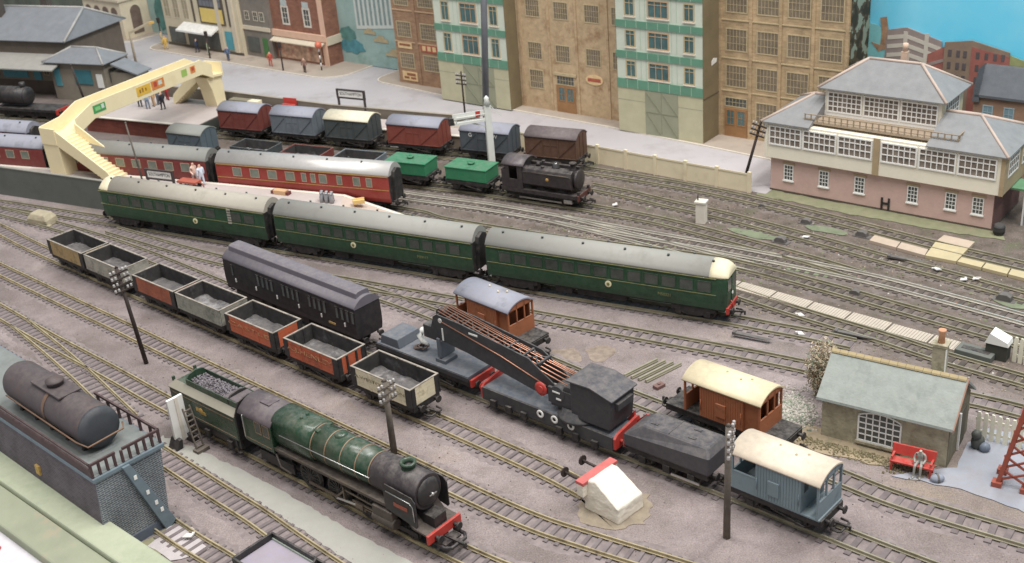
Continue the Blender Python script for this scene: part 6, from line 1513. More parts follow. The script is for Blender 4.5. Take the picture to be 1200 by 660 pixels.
for x, y in ((-27, 8), (-20, 12)): part('chimney', MB().box(x - .7, x + .7, y - .6, y + .6, 10, 15.5).box(x - .9, x + .9, y - .8, y + .8, 15.5, 15.9), mat('chimney_dark', (84, 74, 68), rough=.9, var=.15), t)
pos, rz = on('N', -76.0, 186.6)
t = thing('tank_engine', 'small black engine at the far left in front of station building', 'locomotive', pos, rz)
part('running_plate', MB().box(-5.0, 7.5, -1.6, 1.6, 1.8, 2.2), M_lblack, t); part('boiler', MB().tube((-4.5, 0, 3.9), (1.2, 0, 3.9), 1.45, n=20), M_lblack, t); part('smokebox_door', MB().lathe([(1.2, 1.45), (1.4, 1.3), (1.6, .6), (1.65, .02)], 'x', (0, 0, 3.9), n=20), M_lblack, t)
part('chimney', MB().tube((.5, 0, 5.2), (.5, 0, 6.1), .4, .45, 12), M_lblack, t); part('frames', MB().box(-4.8, 7.2, -1.0, 1.0, .9, 1.8), M_black, t)
for x in (-3.2, -.4, 2.4, 5.4):
    for y in (-.9, .9): wheel(t, x, y, .7)
part('buffer_beam', MB().box(7.5, 7.7, -1.5, 1.5, 1.4, 2.2), M_redpaint, t); buffers(t, 7.7, 1.8)
pos, rz = on('N', -90.0, 193.2)
coach('passenger_coach', 'dark red coach behind the small black engine at far left', 'coach', pos, rz, 15.0, M_maroon, M_greyroof, [(-5 + 2.0 * k, 1.2) for k in range(6)], GR, frame=M_maroon, pane=M_redpane, vents=4)
pos, rz = on('H2', -77.5, 168.1)
coach('passenger_coach', 'coach with pale lavender roof left of the footbridge, behind the maroon ones', 'coach', pos, rz, 24.8, M_maroon, M_roofgrey, [(-9 + 2.6 * k, 1.4) for k in range(8)], GR, frame=M_wtan, pane=M_redpane, vents=7)
# green engine nose on the platform line at the left edge
t = thing('green_engine', 'green engine end with cream lamp at the left edge behind parapet', 'locomotive', (-73.6, 157.6, 2.0), math.radians(-28))
part('body', MB().box(-6, 0, -1.5, 1.5, .4, 4.4), M_lgreen, t, bevel=.15); part('roof', arc_roof(-6, .2, 1.5, 4.4, 5.1), M_roofolive, t); part('lamp', MB().tube((0, 0, 3.2), (.2, 0, 3.2), .35, n=14), M_crest, t); part('ring', MB().lathe([(0, .3), (.1, .3), (.1, .45), (0, .45)], 'x', (.02, 0, 1.9), n=16, cap=False), mat('ring_green', (110, 170, 120), rough=.5), t); part('plinth', MB().box(-6.2, .2, -1.6, 1.6, 0, .4), M_black, t)

# ---------------------------------------------------------------- name boards, platform furniture
M_board = mat('name_board_dark', (66, 56, 56), rough=.7, var=.1)
def name_board(label, pos, rz, h, w=5.0, legs=True):
    t = thing('station_name_board', label, 'sign', pos, rz, 'station name boards')
    z = h
    part('panel', MB().box(-w / 2 + .35, w / 2 - .35, -.06, .06, z - 1.15, z - .2), M_white, t)
    part('frame', MB().box(-w / 2, w / 2, -.12, .12, z - .2, z).box(-w / 2, w / 2, -.12, .12, z - 1.4, z - 1.15).box(-w / 2, -w / 2 + .35, -.12, .12, z - 1.15, z - .2).box(w / 2 - .35, w / 2, -.12, .12, z - 1.15, z - .2), M_board, t)
    for s in (-1, 1): part('post', MB().box(s * (w / 2 - .2) - .15, s * (w / 2 - .2) + .15, -.1, .1, 0, z - 1.4), M_board, t)
    text('SOUTHAMPTON', .62, M_board, t, (0, -.075, z - .68), (PI / 2, 0, 0), wid=w - 1.2)
name_board('station name board on two posts above the dark cream-roofed van', (-21.0, 166.6, 2.46), math.radians(-30), 3.7)
name_board('low station name board on island platform behind the railcar', (-43.6, 143.0, 2.46), math.radians(-27), 2.2, 4.6)
M_woodred = mat('barrow_red', (186, 84, 62), rough=.6, var=.12)
t = thing('luggage_trolley', 'red flat luggage trolley beside the low name board', 'trolley', (-39.6, 141.6, 2.46), math.radians(-27))
part('platform_bed', MB().box(-1.6, 1.4, -.6, .7, .7, .95), M_woodred, t)
for x in (-1.1, 1.0):
    for y in (-.5, .6): part('wheel', MB().lathe([(-.06, .33), (.06, .33)], 'y', n=12), M_wheel, t, loc=(x, y, .33))
part('handle', MB().path([(1.4, 0, .8), (2.0, 0, .7), (2.2, 0, .1)], .06, 5), M_woodred, t)
M_churn = mat('churn_tin', (160, 162, 166), rough=.4, metal=.4, var=.1)
for k in range(6):
    x = -21.9 + .62 * (k % 3); y = 133.2 - .3 * (k % 3) - .6 * (k // 3)
    t = thing('milk_churn', ('back left', 'back middle', 'back right', 'front left', 'front middle', 'front right')[k] + ' milk churn of the grey cluster of six on island platform', 'churn', (x, y, 2.46), 0, 'milk churns on the platform')
    part('churn_body', MB().lathe([(0, .27), (.75, .27), (1.0, .17), (1.15, .17)], 'z', n=12), M_churn, t); part('lid', MB().lathe([(1.15, .22), (1.25, .22), (1.3, .1)], 'z', n=12), M_churn, t)
t = thing('packing_case', 'yellow packing case tilted beside the milk churns', 'crate', (-17.4, 131.4, 2.46), math.radians(10))
part('case', MB().box(-.7, .7, -.45, .45, 0, .5), mat('case_yellow', (226, 182, 100), rough=.7, var=.1), t, bevel=.04); part('lid_batten', MB().box(-.72, .72, -.1, .1, .5, .58), MATS['case_yellow'], t)
t = thing('packing_case', 'small tan parcel with red ends on platform left of the churns', 'crate', (-27.4, 136.6, 2.46), math.radians(-28))
part('case', MB().box(-.9, .9, -.4, .4, 0, .55), mat('case_tan', (214, 166, 116), rough=.7, var=.1), t, bevel=.04); part('end_cap', MB().box(-1.3, -.95, -.35, .35, 0, .4).box(.95, 1.3, -.35, .35, 0, .4), mat('cap_maroon', (120, 50, 44), rough=.6), t)
t = thing('platform_bench', 'red bench against the low wall above the grey van', 'bench', (-31.0, 172.0, 2.46), math.radians(-30))
part('seat', MB().box(-1.2, 1.2, -.4, .2, .6, .75), M_redpaint, t); part('backrest', MB().box(-1.2, 1.2, .2, .32, .8, 1.6), M_redpaint, t); part('leg', MB().box(-1.1, -.95, -.35, .25, 0, .6), M_redpaint, t); part('leg', MB().box(.95, 1.1, -.35, .25, 0, .6), M_redpaint, t)
t = thing('station_kiosk', 'tan box shelter on the back platform beside far footbridge stair', 'kiosk', (-38.2, 175.0, 2.4), math.radians(-30))
part('box', MB().box(-2.6, 1.0, -.6, .6, 0, 1.2), mat('kiosk_olive', (132, 122, 98), rough=.8), t); part('front', MB().box(1.02, 2.9, -.6, .6, 0, 1.2), M_fence, t, bevel=.03)
for i, (x, y, w_, lab) in enumerate(((-12.4, 160.2, 1.4, 'cream crate on back platform between dark van and red van'), (-6.5, 157.2, 1.2, 'low white crate on back platform behind the red van'))):
    t = thing('packing_case', lab, 'crate', (x, y, 2.46), math.radians(-28)); part('case', MB().box(-w_, w_, -.4, .4, 0, .6), M_fence if i == 0 else M_platedge, t, bevel=.04); part('lid_batten', MB().box(-w_ - .02, w_ + .02, -.08, .08, .6, .66), M_fence, t)

# ---------------------------------------------------------------- telegraph poles and signals
M_pole = mat('pole_dark', (58, 46, 42), rough=.8, var=.2, vs_=1.5); M_poleg = mat('pole_grey', (104, 94, 84), rough=.85, var=.25, vs_=1.2)
M_insul = mat('insulator_white', (190, 184, 180), rough=.4, var=.05)
def pole(label, x, y, h, lean, arms, m, rz=-.6, r=.22):
    t = thing('telegraph_pole', label, 'pole', (x, y, 0), rz, 'telegraph poles')
    t.rotation_euler = (lean[1], lean[0], rz)
    part('shaft', MB().tube((0, 0, -.3), (0, 0, h), r, r * .75, 10).lathe([(h, r * .8), (h + .2, .02)], 'z', n=10), m, t)
    for k in range(arms):
        z = h - .5 - .62 * k
        a = part('cross_arm', MB().box(-.9, .9, -.27, -.13, z - .07, z + .07), m, t)
        for xx in (-.8, -.45, .45, .8): lk('insulator', cached('ins', lambda: MB().lathe([(0, .09), (.08, .13), (.2, .1), (.26, .12), (.32, .03)], 'z', n=8).mesh('insulator', M_insul)), a, (xx, -.2, z + .09))
    return t
pole('dark telegraph pole leaning left in front of the rust red wagon', -35.8, 100.4, 10.6, (-.07, .02), 4, M_pole, rz=.75)
pole('grey telegraph pole behind the boiler of the green express engine', -10.8, 81.4, 6.9, (-.0, .0), 3, M_poleg, rz=.8, r=.3)
pole('tall grey telegraph pole standing before the pale brake van', 13.7, 67.2, 9.8, (-.05, .02), 4, M_poleg, rz=1.15, r=.27)
pole('dark telegraph pole leaning right beside the signal box', 28.6, 132.1, 8.8, (.25, 0), 3, M_pole, rz=-.5, r=.2)
pole('small black telegraph pole in front of the nearer mint building', -4.9, 170.0, 6.4, (0, 0), 3, M_pole, rz=-.6, r=.16)
t = thing('lamp_post', 'plain dark post leaning before the station building', 'post', (-67.2, 190.0, 0), 0); t.rotation_euler = (0, -.14, 0)
part('shaft', MB().tube((0, 0, 0), (0, 0, 7.4), .2, .16, 8), M_pole, t); part('cap', MB().ball((0, 0, 7.4), .22, n=8, m=5), M_pole, t)
t = thing('dark_post', 'thin dark post rising behind the low name board', 'post', (-46.5, 144.9, 2.4), 0)
part('shaft', MB().tube((0, 0, 0), (-.5, 0, 8.2), .13, .1, 8), M_poleg, t); part('cap', MB().ball((-.5, 0, 8.2), .14, n=8, m=5), M_poleg, t)
M_sigw = mat('signal_white', (222, 222, 214), rough=.6, var=.06)
t = thing('semaphore_signal', 'white semaphore signal post in front of the G W van', 'signal', (-1.3, 144.2, 0), math.radians(14)); t.scale = (1, 1, 1.12)
part('post', MB().prism([(-.42, -.35), (.42, -.35), (.42, .35), (-.42, .35)], 'z', 0, 8.2), M_sigw, t, bevel=.05)
part('post_cap', MB().lathe([(8.2, .5), (8.8, .3), (9.0, .35), (9.3, .02)], 'z', n=10), M_sigw, t)
part('bracket', MB().box(-4.4, .2, -.3, .3, 6.4, 6.7).bar((-.2, 0, 5.6), (-2.2, 0, 6.4), .15, .15).bar((.3, 0, 8.2), (1.8, 0, 6.6), .08, .08), M_sigw, t)
ar = part('signal_arm', MB().box(-4.6, -.4, -.1, 0, 7.0, 7.7), M_sigw, t); part('arm_stripe', MB().box(-1.6, -1.0, -.13, .02, 7.02, 7.68), M_redpaint, ar)
part('lamp', MB().box(-5.1, -4.5, -.3, .3, 6.5, 7.3), M_black, t); part('guard_rail', MB().path([(-4.2, -.3, 6.7), (-4.2, -.3, 7.3), (-.4, -.3, 7.3)], .05, 5), M_sigw, t)
M_gpole = mat('pole_steel_grey', (112, 114, 120), rough=.5, var=.1, metal=.2)
t = thing('steel_pole', 'tall thick grey pole rising out of picture before mint building', 'pole', (-1.9, 154.6, 0), 0)
t.rotation_euler = (0, .065, 0)
part('shaft', MB().tube((0, 0, 0), (0, 0, 34), .46, .43, 14), M_gpole, t); part('base', MB().lathe([(0, .9), (.3, .9), (.4, .6)], 'z', n=14), M_gpole, t)
t = thing('street_lamp', 'tan single arm street lamp on the road above the footbridge', 'lamp', (-65.4, 215.2, 0), math.radians(50))
M_tanl = mat('lamp_tan', (166, 150, 122), rough=.7)
part('shaft', MB().tube((0, 0, 0), (0, 0, 6.2), .25, .18, 8), M_tanl, t); part('arm', MB().bar((0, 0, 6.1), (4.6, 0, 6.9), .4, .35), M_tanl, t); part('lantern', MB().box(4.2, 5.4, -.3, .3, 6.6, 7.0), mat('lantern_amber', (222, 168, 70), rough=.5), t)
for x, y, lab in ((-101.5, -9.0, 'dark traffic light post at the corner shop kerb'), (-121.4, -9.0, 'dark street light post before the picture house'), (-140.2, -5.5, 'dark post at the left end of the shop pavement'), (-152.2, -8.2, 'dark post before the arcaded hall')):
    a = ST(x, y, .24); t = thing('street_post', lab, 'post', a, STA); part('shaft', MB().tube((0, 0, 0), (0, 0, 4.6), .14, .11, 8), M_pole, t); part('head', MB().box(-.28, .28, -.22, .22, 4.0, 5.0), M_pole, t, bevel=.05)
a = ST(-95.0, -6.0, .24); t = thing('belisha_beacon', 'orange globe crossing beacon on striped pole by the corner shop', 'beacon', a, 0)
part('globe', MB().ball((0, 0, 4.4), .62, n=14, m=9), mat('beacon_orange', (224, 104, 72), rough=.4), t)
for k in range(6): part('pole_band', MB().tube((0, 0, k * .65), (0, 0, (k + 1) * .65), .12, n=8), M_white if k % 2 else M_black, t)

# ---------------------------------------------------------------- buffer stop
M_plaster = mat('plaster_white', (228, 218, 200), rough=.9, var=.07, vs_=.8, dirt=(190, 176, 156), dirt_amt=.25, dirt_scale=.8, bump=.6, bump_scale=3)
M_pinkred = mat('beam_pink_red', (206, 92, 88), rough=.6, var=.12, vs_=1)
q, a = snap('A', *(4.48, 73.60))
t = thing('buffer_stop', 'white plaster buffer stop with red beam at the end of the coal siding', 'buffer stop', (q.x + math.cos(a) * .9, q.y + math.sin(a) * .9, 0), a)
b = MB().loft([[(.0, -1.5, 0), (3.3, -1.45, 0), (3.3, 1.45, 0), (.0, 1.5, 0)], [(.05, -1.5, 1.5), (3.25, -1.4, 1.3), (3.25, 1.4, 1.3), (.05, 1.5, 1.5)], [(.2, -1.4, 2.6), (1.0, -1.3, 2.75), (1.0, 1.3, 2.75), (.2, 1.4, 2.6)]], smooth=False)
pbk = part('plaster_block', b, M_plaster, t, bevel=.12)
sb_ = pbk.modifiers.new('Subdivision', 'SUBSURF'); sb_.subdivision_type = 'SIMPLE'; sb_.levels = 4; sb_.render_levels = 4
tx_ = bpy.data.textures.new('plaster_lumps', 'CLOUDS'); tx_.noise_scale = .006; tx_.noise_depth = 3
dp_ = pbk.modifiers.new('Displace', 'DISPLACE'); dp_.texture = tx_; dp_.strength = .0009; dp_.mid_level = .5; dp_.texture_coords = 'LOCAL'
part('beam_backing', MB().box(-.25, .35, -1.95, 1.95, 1.35, 2.4), M_plaster, t, bevel=.05)
part('beam', MB().box(-.36, .4, -1.95, 1.95, 2.36, 2.66), M_pinkred, t, bevel=.05)
for y in (-1.0, 1.0): part('buffer', MB().tube((-.25, y, 1.95), (-2.3, y, 1.98), .13, .1, 8).tube((-2.3, y, 1.98), (-2.42, y, 1.98), .42, .38, 14), M_pole, t)
o = sheet('dirt_ring', [(q.x + math.cos(a) * 2.6 + 3.0 * math.cos(k * .5), q.y + math.sin(a) * 2.6 + 2.5 * math.sin(k * .5)) for k in range(12)], mat('dirt_ring', (140, 125, 104), rough=.95, var=.2, vs_=1.2, bump=.7, bump_scale=4), z=.03, rag=.35, seed=4, kind='stuff', sub=.4)

# ---------------------------------------------------------------- stone hut with bench, man, fence
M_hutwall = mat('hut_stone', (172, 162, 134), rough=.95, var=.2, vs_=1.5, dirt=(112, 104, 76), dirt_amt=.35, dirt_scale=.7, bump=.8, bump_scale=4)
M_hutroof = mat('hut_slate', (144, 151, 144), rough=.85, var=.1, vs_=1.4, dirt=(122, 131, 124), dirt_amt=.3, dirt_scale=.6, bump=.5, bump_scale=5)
M_hutend = mat('hut_stone_end_shaded', (112, 104, 82), rough=.95, var=.2, vs_=1.5, bump=.8, bump_scale=4)  # darker copy of the hut stone, shade of the end put into the colour
ha = math.radians(-35.5); h0 = (23.61, 78.87)
t = thing('stone_hut', 'stone lineside hut with slate roof and white arched window', 'hut', (h0[0], h0[1], 0), ha)
L, Dp = 9.75, 5.7
part('wall', MB().prism([(0, -.1), (Dp, -.1), (Dp, 3.75), (Dp / 2, 6.0), (0, 3.75)], 'x', 0, L), M_hutwall, t)
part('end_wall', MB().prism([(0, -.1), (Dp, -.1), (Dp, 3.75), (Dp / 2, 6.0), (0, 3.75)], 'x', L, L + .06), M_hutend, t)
for s in (0, 1):
    y = (lambda v: v) if s == 0 else (lambda v: Dp - v)
    rf = part('roof', MB().prism([(y(-.5), 3.55), (y(-.45), 3.75), (y(Dp / 2 - .0), 6.35), (y(Dp / 2), 6.12)], 'x', -.35, L + .35), M_hutroof, t)
    if s == 0: part('bargeboard', MB().prism([(-.55, 3.5), (-.5, 3.72), (Dp / 2, 6.38), (Dp / 2, 6.1)], 'x', L + .35, L + .45), mat('bargeboard_red', (150, 108, 88), rough=.8), rf)
for k in range(16): lk('ridge_tile', cached('rt', lambda: MB().prism([(-.28, -.12), (-.22, .0), (0, .14), (.22, 0), (.28, -.12)], 'x', 0, .63).mesh('ridge_tile', mat('ridge_tan', (168, 148, 104), rough=.9, var=.12))), t, (-.33 + .65 * k, Dp / 2, 6.36))
window(t, 2.9, .5, 3.4, 2.85, 6, 5, M_sbw, M_wg, fr=.13, mul=.09, arch=.45, proud=.1)
part('window_sill', MB().box(2.8, 6.4, -.2, 0, .3, .5), M_hutwall, t)
part('door', MB().box(L + .06, L + .14, 2.9, 4.5, 0, 3.2), mat('hut_door', (86, 82, 68), rough=.8, var=.1), t)
part('door_post', MB().box(L + .05, L + .2, 2.65, 2.85, 0, 3.3), M_sbw, t)
c = part('chimney', MB().box(7.1, 8.1, Dp - 1.9, Dp - 1.0, 4.4, 8.0), M_hutwall, t); part('chimney_white_edge', MB().box(8.1, 8.16, Dp - 2.0, Dp - 1.75, 4.6, 7.9), M_sbw, c); part('chimney_cap', MB().box(7.0, 8.2, Dp - 2.0, Dp - .9, 8.0, 8.2), M_hutwall, c)
part('chimney_pot', MB().lathe([(8.2, .28), (8.9, .24), (9.2, .3), (9.3, .3)], 'z', (7.6, Dp - 1.45, 0), n=12), mat('pot_orange', (200, 140, 100), rough=.8, var=.1), c)
b0_ = (28.89, 73.04)
ba = ha + .05
t = thing('park_bench', 'small red bench in front of the stone hut', 'bench', (b0_[0], b0_[1], 0), ba)
part('seat', MB().box(-1.6, 1.6, -.45, .35, .75, .92), M_redpaint, t, bevel=.04); part('backrest', MB().prism([(.35, 1.1), (.5, 1.1), (.7, 1.85), (.55, 1.85)], 'x', -1.6, 1.6), M_redpaint, t)
for x in (-1.5, 1.35):
    part('leg', MB().box(x, x + .15, -.45, -.3, 0, .75), M_redpaint, t); part('leg', MB().box(x, x + .15, .35, .5, 0, 1.2), M_redpaint, t); part('armrest', MB().box(x, x + .15, -.4, .45, 1.15, 1.27), M_redpaint, t)
M_picket = mat('picket_cream', (232, 226, 200), rough=.7, var=.05)
f0, f1 = Vector((35.11, 76.88)), Vector((38.00, 74.67)); fd = f1 - f0
t = thing('picket_fence', 'cream picket fence running right from the stone hut', 'fence', (f0.x, f0.y, 0), math.atan2(fd.y, fd.x))
n = 12
for k in range(n): lk('picket', cached('pk', lambda: MB().prism([(-.17, 0), (.17, 0), (.17, 2.2), (.1, 2.42), (-.1, 2.42), (-.17, 2.2)], 'y', -.06, .06).mesh('picket', M_picket)), t, (.25 + k * .52, 0, 0))
for z in (.5, 1.6): part('fence_rail', MB().box(0, n * .52, .06, .16, z, z + .22), M_picket, t)
f2 = (42.72, 87.47); t = thing('picket_fence', 'short white fence piece by the track at the right edge', 'fence', (f2[0], f2[1], 0), math.radians(-45))
for k in range(6): lk('picket', cached('pk', None), t, (k * .5, 0, 0))
for z in (.5, 1.6): part('fence_rail', MB().box(-.1, 2.8, .06, .16, z, z + .22), M_picket, t)
f2 = (41.62, 88.41); t = thing('lineside_hut', 'tiny dark shelter with white gable by the right edge track', 'shelter', (f2[0], f2[1], 0), math.radians(-40))
part('box', MB().box(-.9, .9, -.5, .7, 0, 1.5), mat('shelter_dark', (64, 64, 54), rough=.9), t); part('roof', MB().prism([(-1.0, 1.5), (-.6, 2.5), (.9, 1.9), (1.0, 1.5)], 'y', -.6, .8), M_sbw, t)
f2 = (39.97, 88.99); t = thing('concrete_trough', 'low grey concrete trough at the end of the plank walkway', 'trough', (f2[0], f2[1], 0), math.radians(-43)); part('box', MB().box(-1.6, 1.6, -.8, .8, 0, .6), M_platwall, t, bevel=.05); part('slot', MB().box(-1.2, 1.2, -.3, .3, .6, .63), M_black, t)
# red lattice gantry at the right edge
M_gantry = mat('gantry_red', (168, 74, 52), rough=.55, var=.12, vs_=.8)
g0 = (35.66, 70.66)
t = thing('lattice_tower', 'red lattice tower cut by the right picture edge', 'tower', (g0[0], g0[1], 0), math.radians(-35))
for sx in (-1, 1):
    for sy in (-1, 1): part('tower_leg', MB().bar((sx * 1.0, sy * .9, 0), (sx * .1 + 1.1, sy * .5, 11), .3, .3), M_gantry, t); part('foot', MB().box(sx * 1.0 - .35, sx * 1.0 + .35, sy * .9 - .35, sy * .9 + .35, 0, .45), M_gantry, t)
for k in range(9):
    z = .6 + k * 1.1; f = z / 11; x0_, x1_ = -1 + 2.0 * f, 1 + .2 * f; yy = .9 - .4 * f
    part('lattice_bar', MB().bar((x0_, -yy, z), (x1_, -yy, z + 1.0), .14, .14).bar((x1_, -yy, z), (x0_, -yy, z + 1.0), .14, .14), M_gantry, t)
    part('lattice_bar', MB().bar((x0_, -yy, z), (x0_, yy, z + 1.0), .14, .14).bar((x0_, yy, z), (x0_, -yy, z + 1.0), .14, .14), M_gantry, t)

# ---------------------------------------------------------------- brick stand with oil tank
M_bluebrick = brick_mat('blue_brick', (98, 105, 112), (84, 91, 98), (150, 154, 156), .5, .17, mortar_size=.18, bump=.8)
M_mauvebrick = brick_mat('mauve_brick', (98, 90, 96), (86, 78, 84), (108, 100, 104), .5, .17, mortar_size=.14, bump=.6)
M_stdeck = mat('stand_deck', (116, 122, 120), rough=.8, var=.15, vs_=.6, dirt=(110, 112, 106), dirt_amt=.3)
M_irail = mat('stand_railing', (72, 48, 50), rough=.7, var=.2, vs_=1)
M_slateblue = mat('stair_blue', (102, 120, 130), rough=.7, var=.12, vs_=1)
M_tankm = mat('oil_tank', (76, 66, 68), rough=.6, var=.12, vs_=.3, dirt=(104, 80, 68), dirt_amt=.3, dirt_scale=.25)
da = math.atan2(-.698, .716)
t = thing('tank_stand', 'blue brick stand with railings and stair ramp at the left edge', 'stand', (-31.0, 71.1, 0), da)
part('brick_wall', MB().prism([(-.6, -.1), (4.7, -.1), (5.4, 6.6), (0, 6.6)], 'x', -26, 0), M_mauvebrick, t)
part('brick_end', MB().prism([(-.6, -.1), (4.7, -.1), (5.4, 6.6), (0, 6.6)], 'x', 0, .12), M_bluebrick, t)
part('plinth_course', MB().prism([(-.7, -.1), (4.8, -.1), (4.88, .8), (-.62, .8)], 'x', -26.1, .22), mat('plinth_blue', (84, 94, 112), rough=.85, var=.12), t)
part('deck', MB().box(-26.2, .3, -.25, 5.65, 6.6, 6.95), M_slateblue, t, bevel=.05)
part('deck_top', MB().box(-26, .1, -.05, 5.5, 6.95, 7.0), M_stdeck, t)
b = MB().box(-26, .1, -.2, -.08, 7.95, 8.15).box(-26, .1, -.2, .0, 7.0, 7.6).box(-9, .1, 5.45, 5.6, 7.95, 8.15)
part('side_railing', b, M_irail, t)
for k in range(6): lk('baluster', cached('sb', lambda: MB().box(-.09, .09, -.09, .09, 0, 1.0).mesh('baluster', M_irail)), t, (-8.6 + k * 1.5, 5.52, 6.98))
part('end_railing', MB().box(-.02, .14, -.2, 1.9, 7.95, 8.15).box(-.02, .14, 2.5, 5.6, 7.95, 8.15), M_irail, t)
for k in range(10): lk('baluster', _cache['sb'], t, (.06, -.1 + k * .62, 6.98))
for k in range(6): lk('baluster', _cache['sb'], t, (-25.0 + k * 1.2, -.12, 6.98))
part('stair_ramp', MB().prism([(2.0, 6.8), (2.6, 6.8), (5.1, .4), (4.6, 0), (4.1, 0)], 'x', .12, .5), M_slateblue, t, bevel=.04)
for k, (yy, zz) in enumerate(((2.75, 5.4), (3.4, 3.7), (3.85, 2.5), (4.15, 1.7))): part('paint_chip', MB().box(.5, .54, yy - .12, yy + .12, zz, zz + .35), M_white, t)
part('bracket', MB().box(-9.4, -8.8, -.4, 0, 3.6, 4.4), M_crestg, t)
t = thing('oil_tank', 'dark brown cylindrical oil tank lying on the brick stand', 'tank', (-31.0, 71.1, 7.0), da)
zc = 1.85; yc = 2.5
part('barrel', MB().lathe([(-15.2, .3), (-15.1, 1.0), (-14.8, 1.5), (-14.5, 1.62), (-2.9, 1.62), (-2.7, 1.55), (-2.55, 1.1), (-2.5, .02)], 'x', (0, yc, zc), n=30), M_tankm, t)
part('end_cap', MB().lathe([(-2.88, 1.64), (-2.6, 1.58), (-2.42, 1.1), (-2.36, .02)], 'x', (0, yc, zc), n=30), mat('tank_end', (60, 64, 70), rough=.6, var=.1), t)
part('strap', MB().lathe([(-8.3, 1.66), (-7.9, 1.66)], 'x', (0, yc, zc), n=30, cap=False), mat('strap_rust', (112, 82, 62), rough=.7, var=.2), t)
part('top_plate', MB().box(-10.6, -6.2, yc - .95, yc + .95, zc + 1.55, zc + 1.7), M_tankm, t, bevel=.04)
part('manhole', MB().lathe([(zc + 1.7, .62), (zc + 1.95, .62), (zc + 2.0, .7), (zc + 2.12, .7), (zc + 2.3, .2)], 'z', (-8.4, yc, 0), n=18), M_tankm, t)
for x in (-13.4, -11.0, -8.6, -6.2, -3.8): part('cradle', MB().prism([(yc - 1.2, 0), (yc + 1.2, 0), (yc + .7, 1.2), (yc - .7, 1.2)], 'x', x - .18, x + .18), M_black, t)
part('frame_pipe', MB().path([(-14, yc - 1.75, zc - .4), (-3.2, yc - 1.75, zc - .6), (-2.0, yc - 1.5, zc - .7), (-1.9, yc + 1.4, zc - .5), (-2.6, yc + 1.75, zc - .4)], .07, 6), mat('pipe_rust', (128, 92, 68), rough=.6, var=.2), t)

# ---------------------------------------------------------------- layout edge board at the lower left
M_edge = mat('edge_board_green', (170, 177, 146), rough=.8, var=.08, vs_=.3, dirt=(140, 152, 122), dirt_amt=.4, dirt_scale=.15, bump=.15)
M_edge2 = mat('edge_board_mottled', (146, 152, 124), rough=.8, var=.12, vs_=.3, dirt=(192, 146, 122), dirt_amt=.2, dirt_scale=.15)
e0, e1 = Vector((-42.8, 82.5)), Vector((-24.8, 65.7)); ed = (e1 - e0).normalized(); en = Vector((-ed.y, ed.x))
if en.y > 0: en = -en
t = thing('layout_edge_board', 'pale green painted edge board of the layout at the lower left corner', 'board', (0, 0, 0))
def q3(s, off): v = e0 + ed * s + en * off; return (v.x, v.y)
def strip(name, o0, o1, z0, z1, zb, m):
    a, b = q3(-40, o0), q3(60, o0); c, d = q3(60, o1), q3(-40, o1)
    part(name, MB().add([(*a, zb), (*b, zb), (*c, zb), (*d, zb), (*a, z0), (*b, z0), (*c, z1), (*d, z1)], [(3, 2, 1, 0), (4, 5, 6, 7), (0, 1, 5, 4), (1, 2, 6, 5), (2, 3, 7, 6), (3, 0, 4, 7)]), m, t, bevel=.15)
strip('top_board', 0, 2.3, 3.0, 2.9, -1, M_edge); strip('sloping_board', 2.32, 4.7, 2.5, 1.9, -1, M_edge2)
part('red_mark', MB().path([(*q3(8.6, 5.6), 1.2), (*q3(10.0, 5.7), 1.22), (*q3(10.6, 6.4), 1.22)], .07, 5), M_redpaint, t)
o = struct('barrier_shelf', MB().prism([q3(-40, 4.7), q3(60, 4.7), q3(60, 30), q3(-40, 30)], 'z', .9, 1.15), mat('shelf_white', (206, 202, 208), rough=.6, var=.03))

# ---------------------------------------------------------------- patches of ground
M_pathc = mat('cinder_path', (160, 158, 149), rough=.95, var=.06, vs_=.5, bump=.3, bump_scale=8)
sheet('path', [(-31.2, 87.0), (-26.6, 83.7), (-22.9, 80.4), (-19.2, 77.1), (-14.0, 72.0), (-5.5, 64.5), (-10.8, 65.0), (-14.2, 69.0), (-18.6, 73.5), (-23.8, 79.0), (-27.3, 82.2), (-32.0, 85.6)], M_pathc, z=.05, thick=.06, rag=.12, seed=2, sub=.5)
sheet('yard', [(27.2, 72.6), (29.2, 72.8), (32.2, 73.2), (36.1, 78.0), (39.5, 76.5), (46, 70), (41, 60), (36.3, 65.6), (33, 69.3), (29.4, 71.7)], mat('yard_blue_grey', (150, 154, 166), rough=.9, var=.07, vs_=.4, dirt=(140, 134, 130), dirt_amt=.3, dirt_scale=.2, bump=.3), z=.05, rag=.2, seed=5)
sheet('sandy_verge', [(20.2, 79.4), (22.8, 80.6), (31.6, 73.6), (30.5, 72.9), (26.0, 74.6), (22.0, 77.2)], mat('verge_sand', (158, 138, 108), rough=.95, var=.2, vs_=1.2, dirt=(120, 116, 84), dirt_amt=.4, dirt_scale=.7, bump=.7, bump_scale=4), z=.055, rag=.3, seed=6)
sheet('grass_strip', [ST(-4.5, -20.1), ST(-4.0, -22.2), ST(8, -22.6), ST(20, -22.4), ST(24.5, -21.8), ST(24, -19.9)], mat('verge_green', (126, 128, 92), rough=.95, var=.15, vs_=.9, dirt=(144, 130, 104), dirt_amt=.35, dirt_scale=.4, bump=.6, bump_scale=5), z=.05, rag=.2, seed=7)
M_gp = mat('green_patch', (112, 122, 92), rough=.95, var=.2, vs_=1)
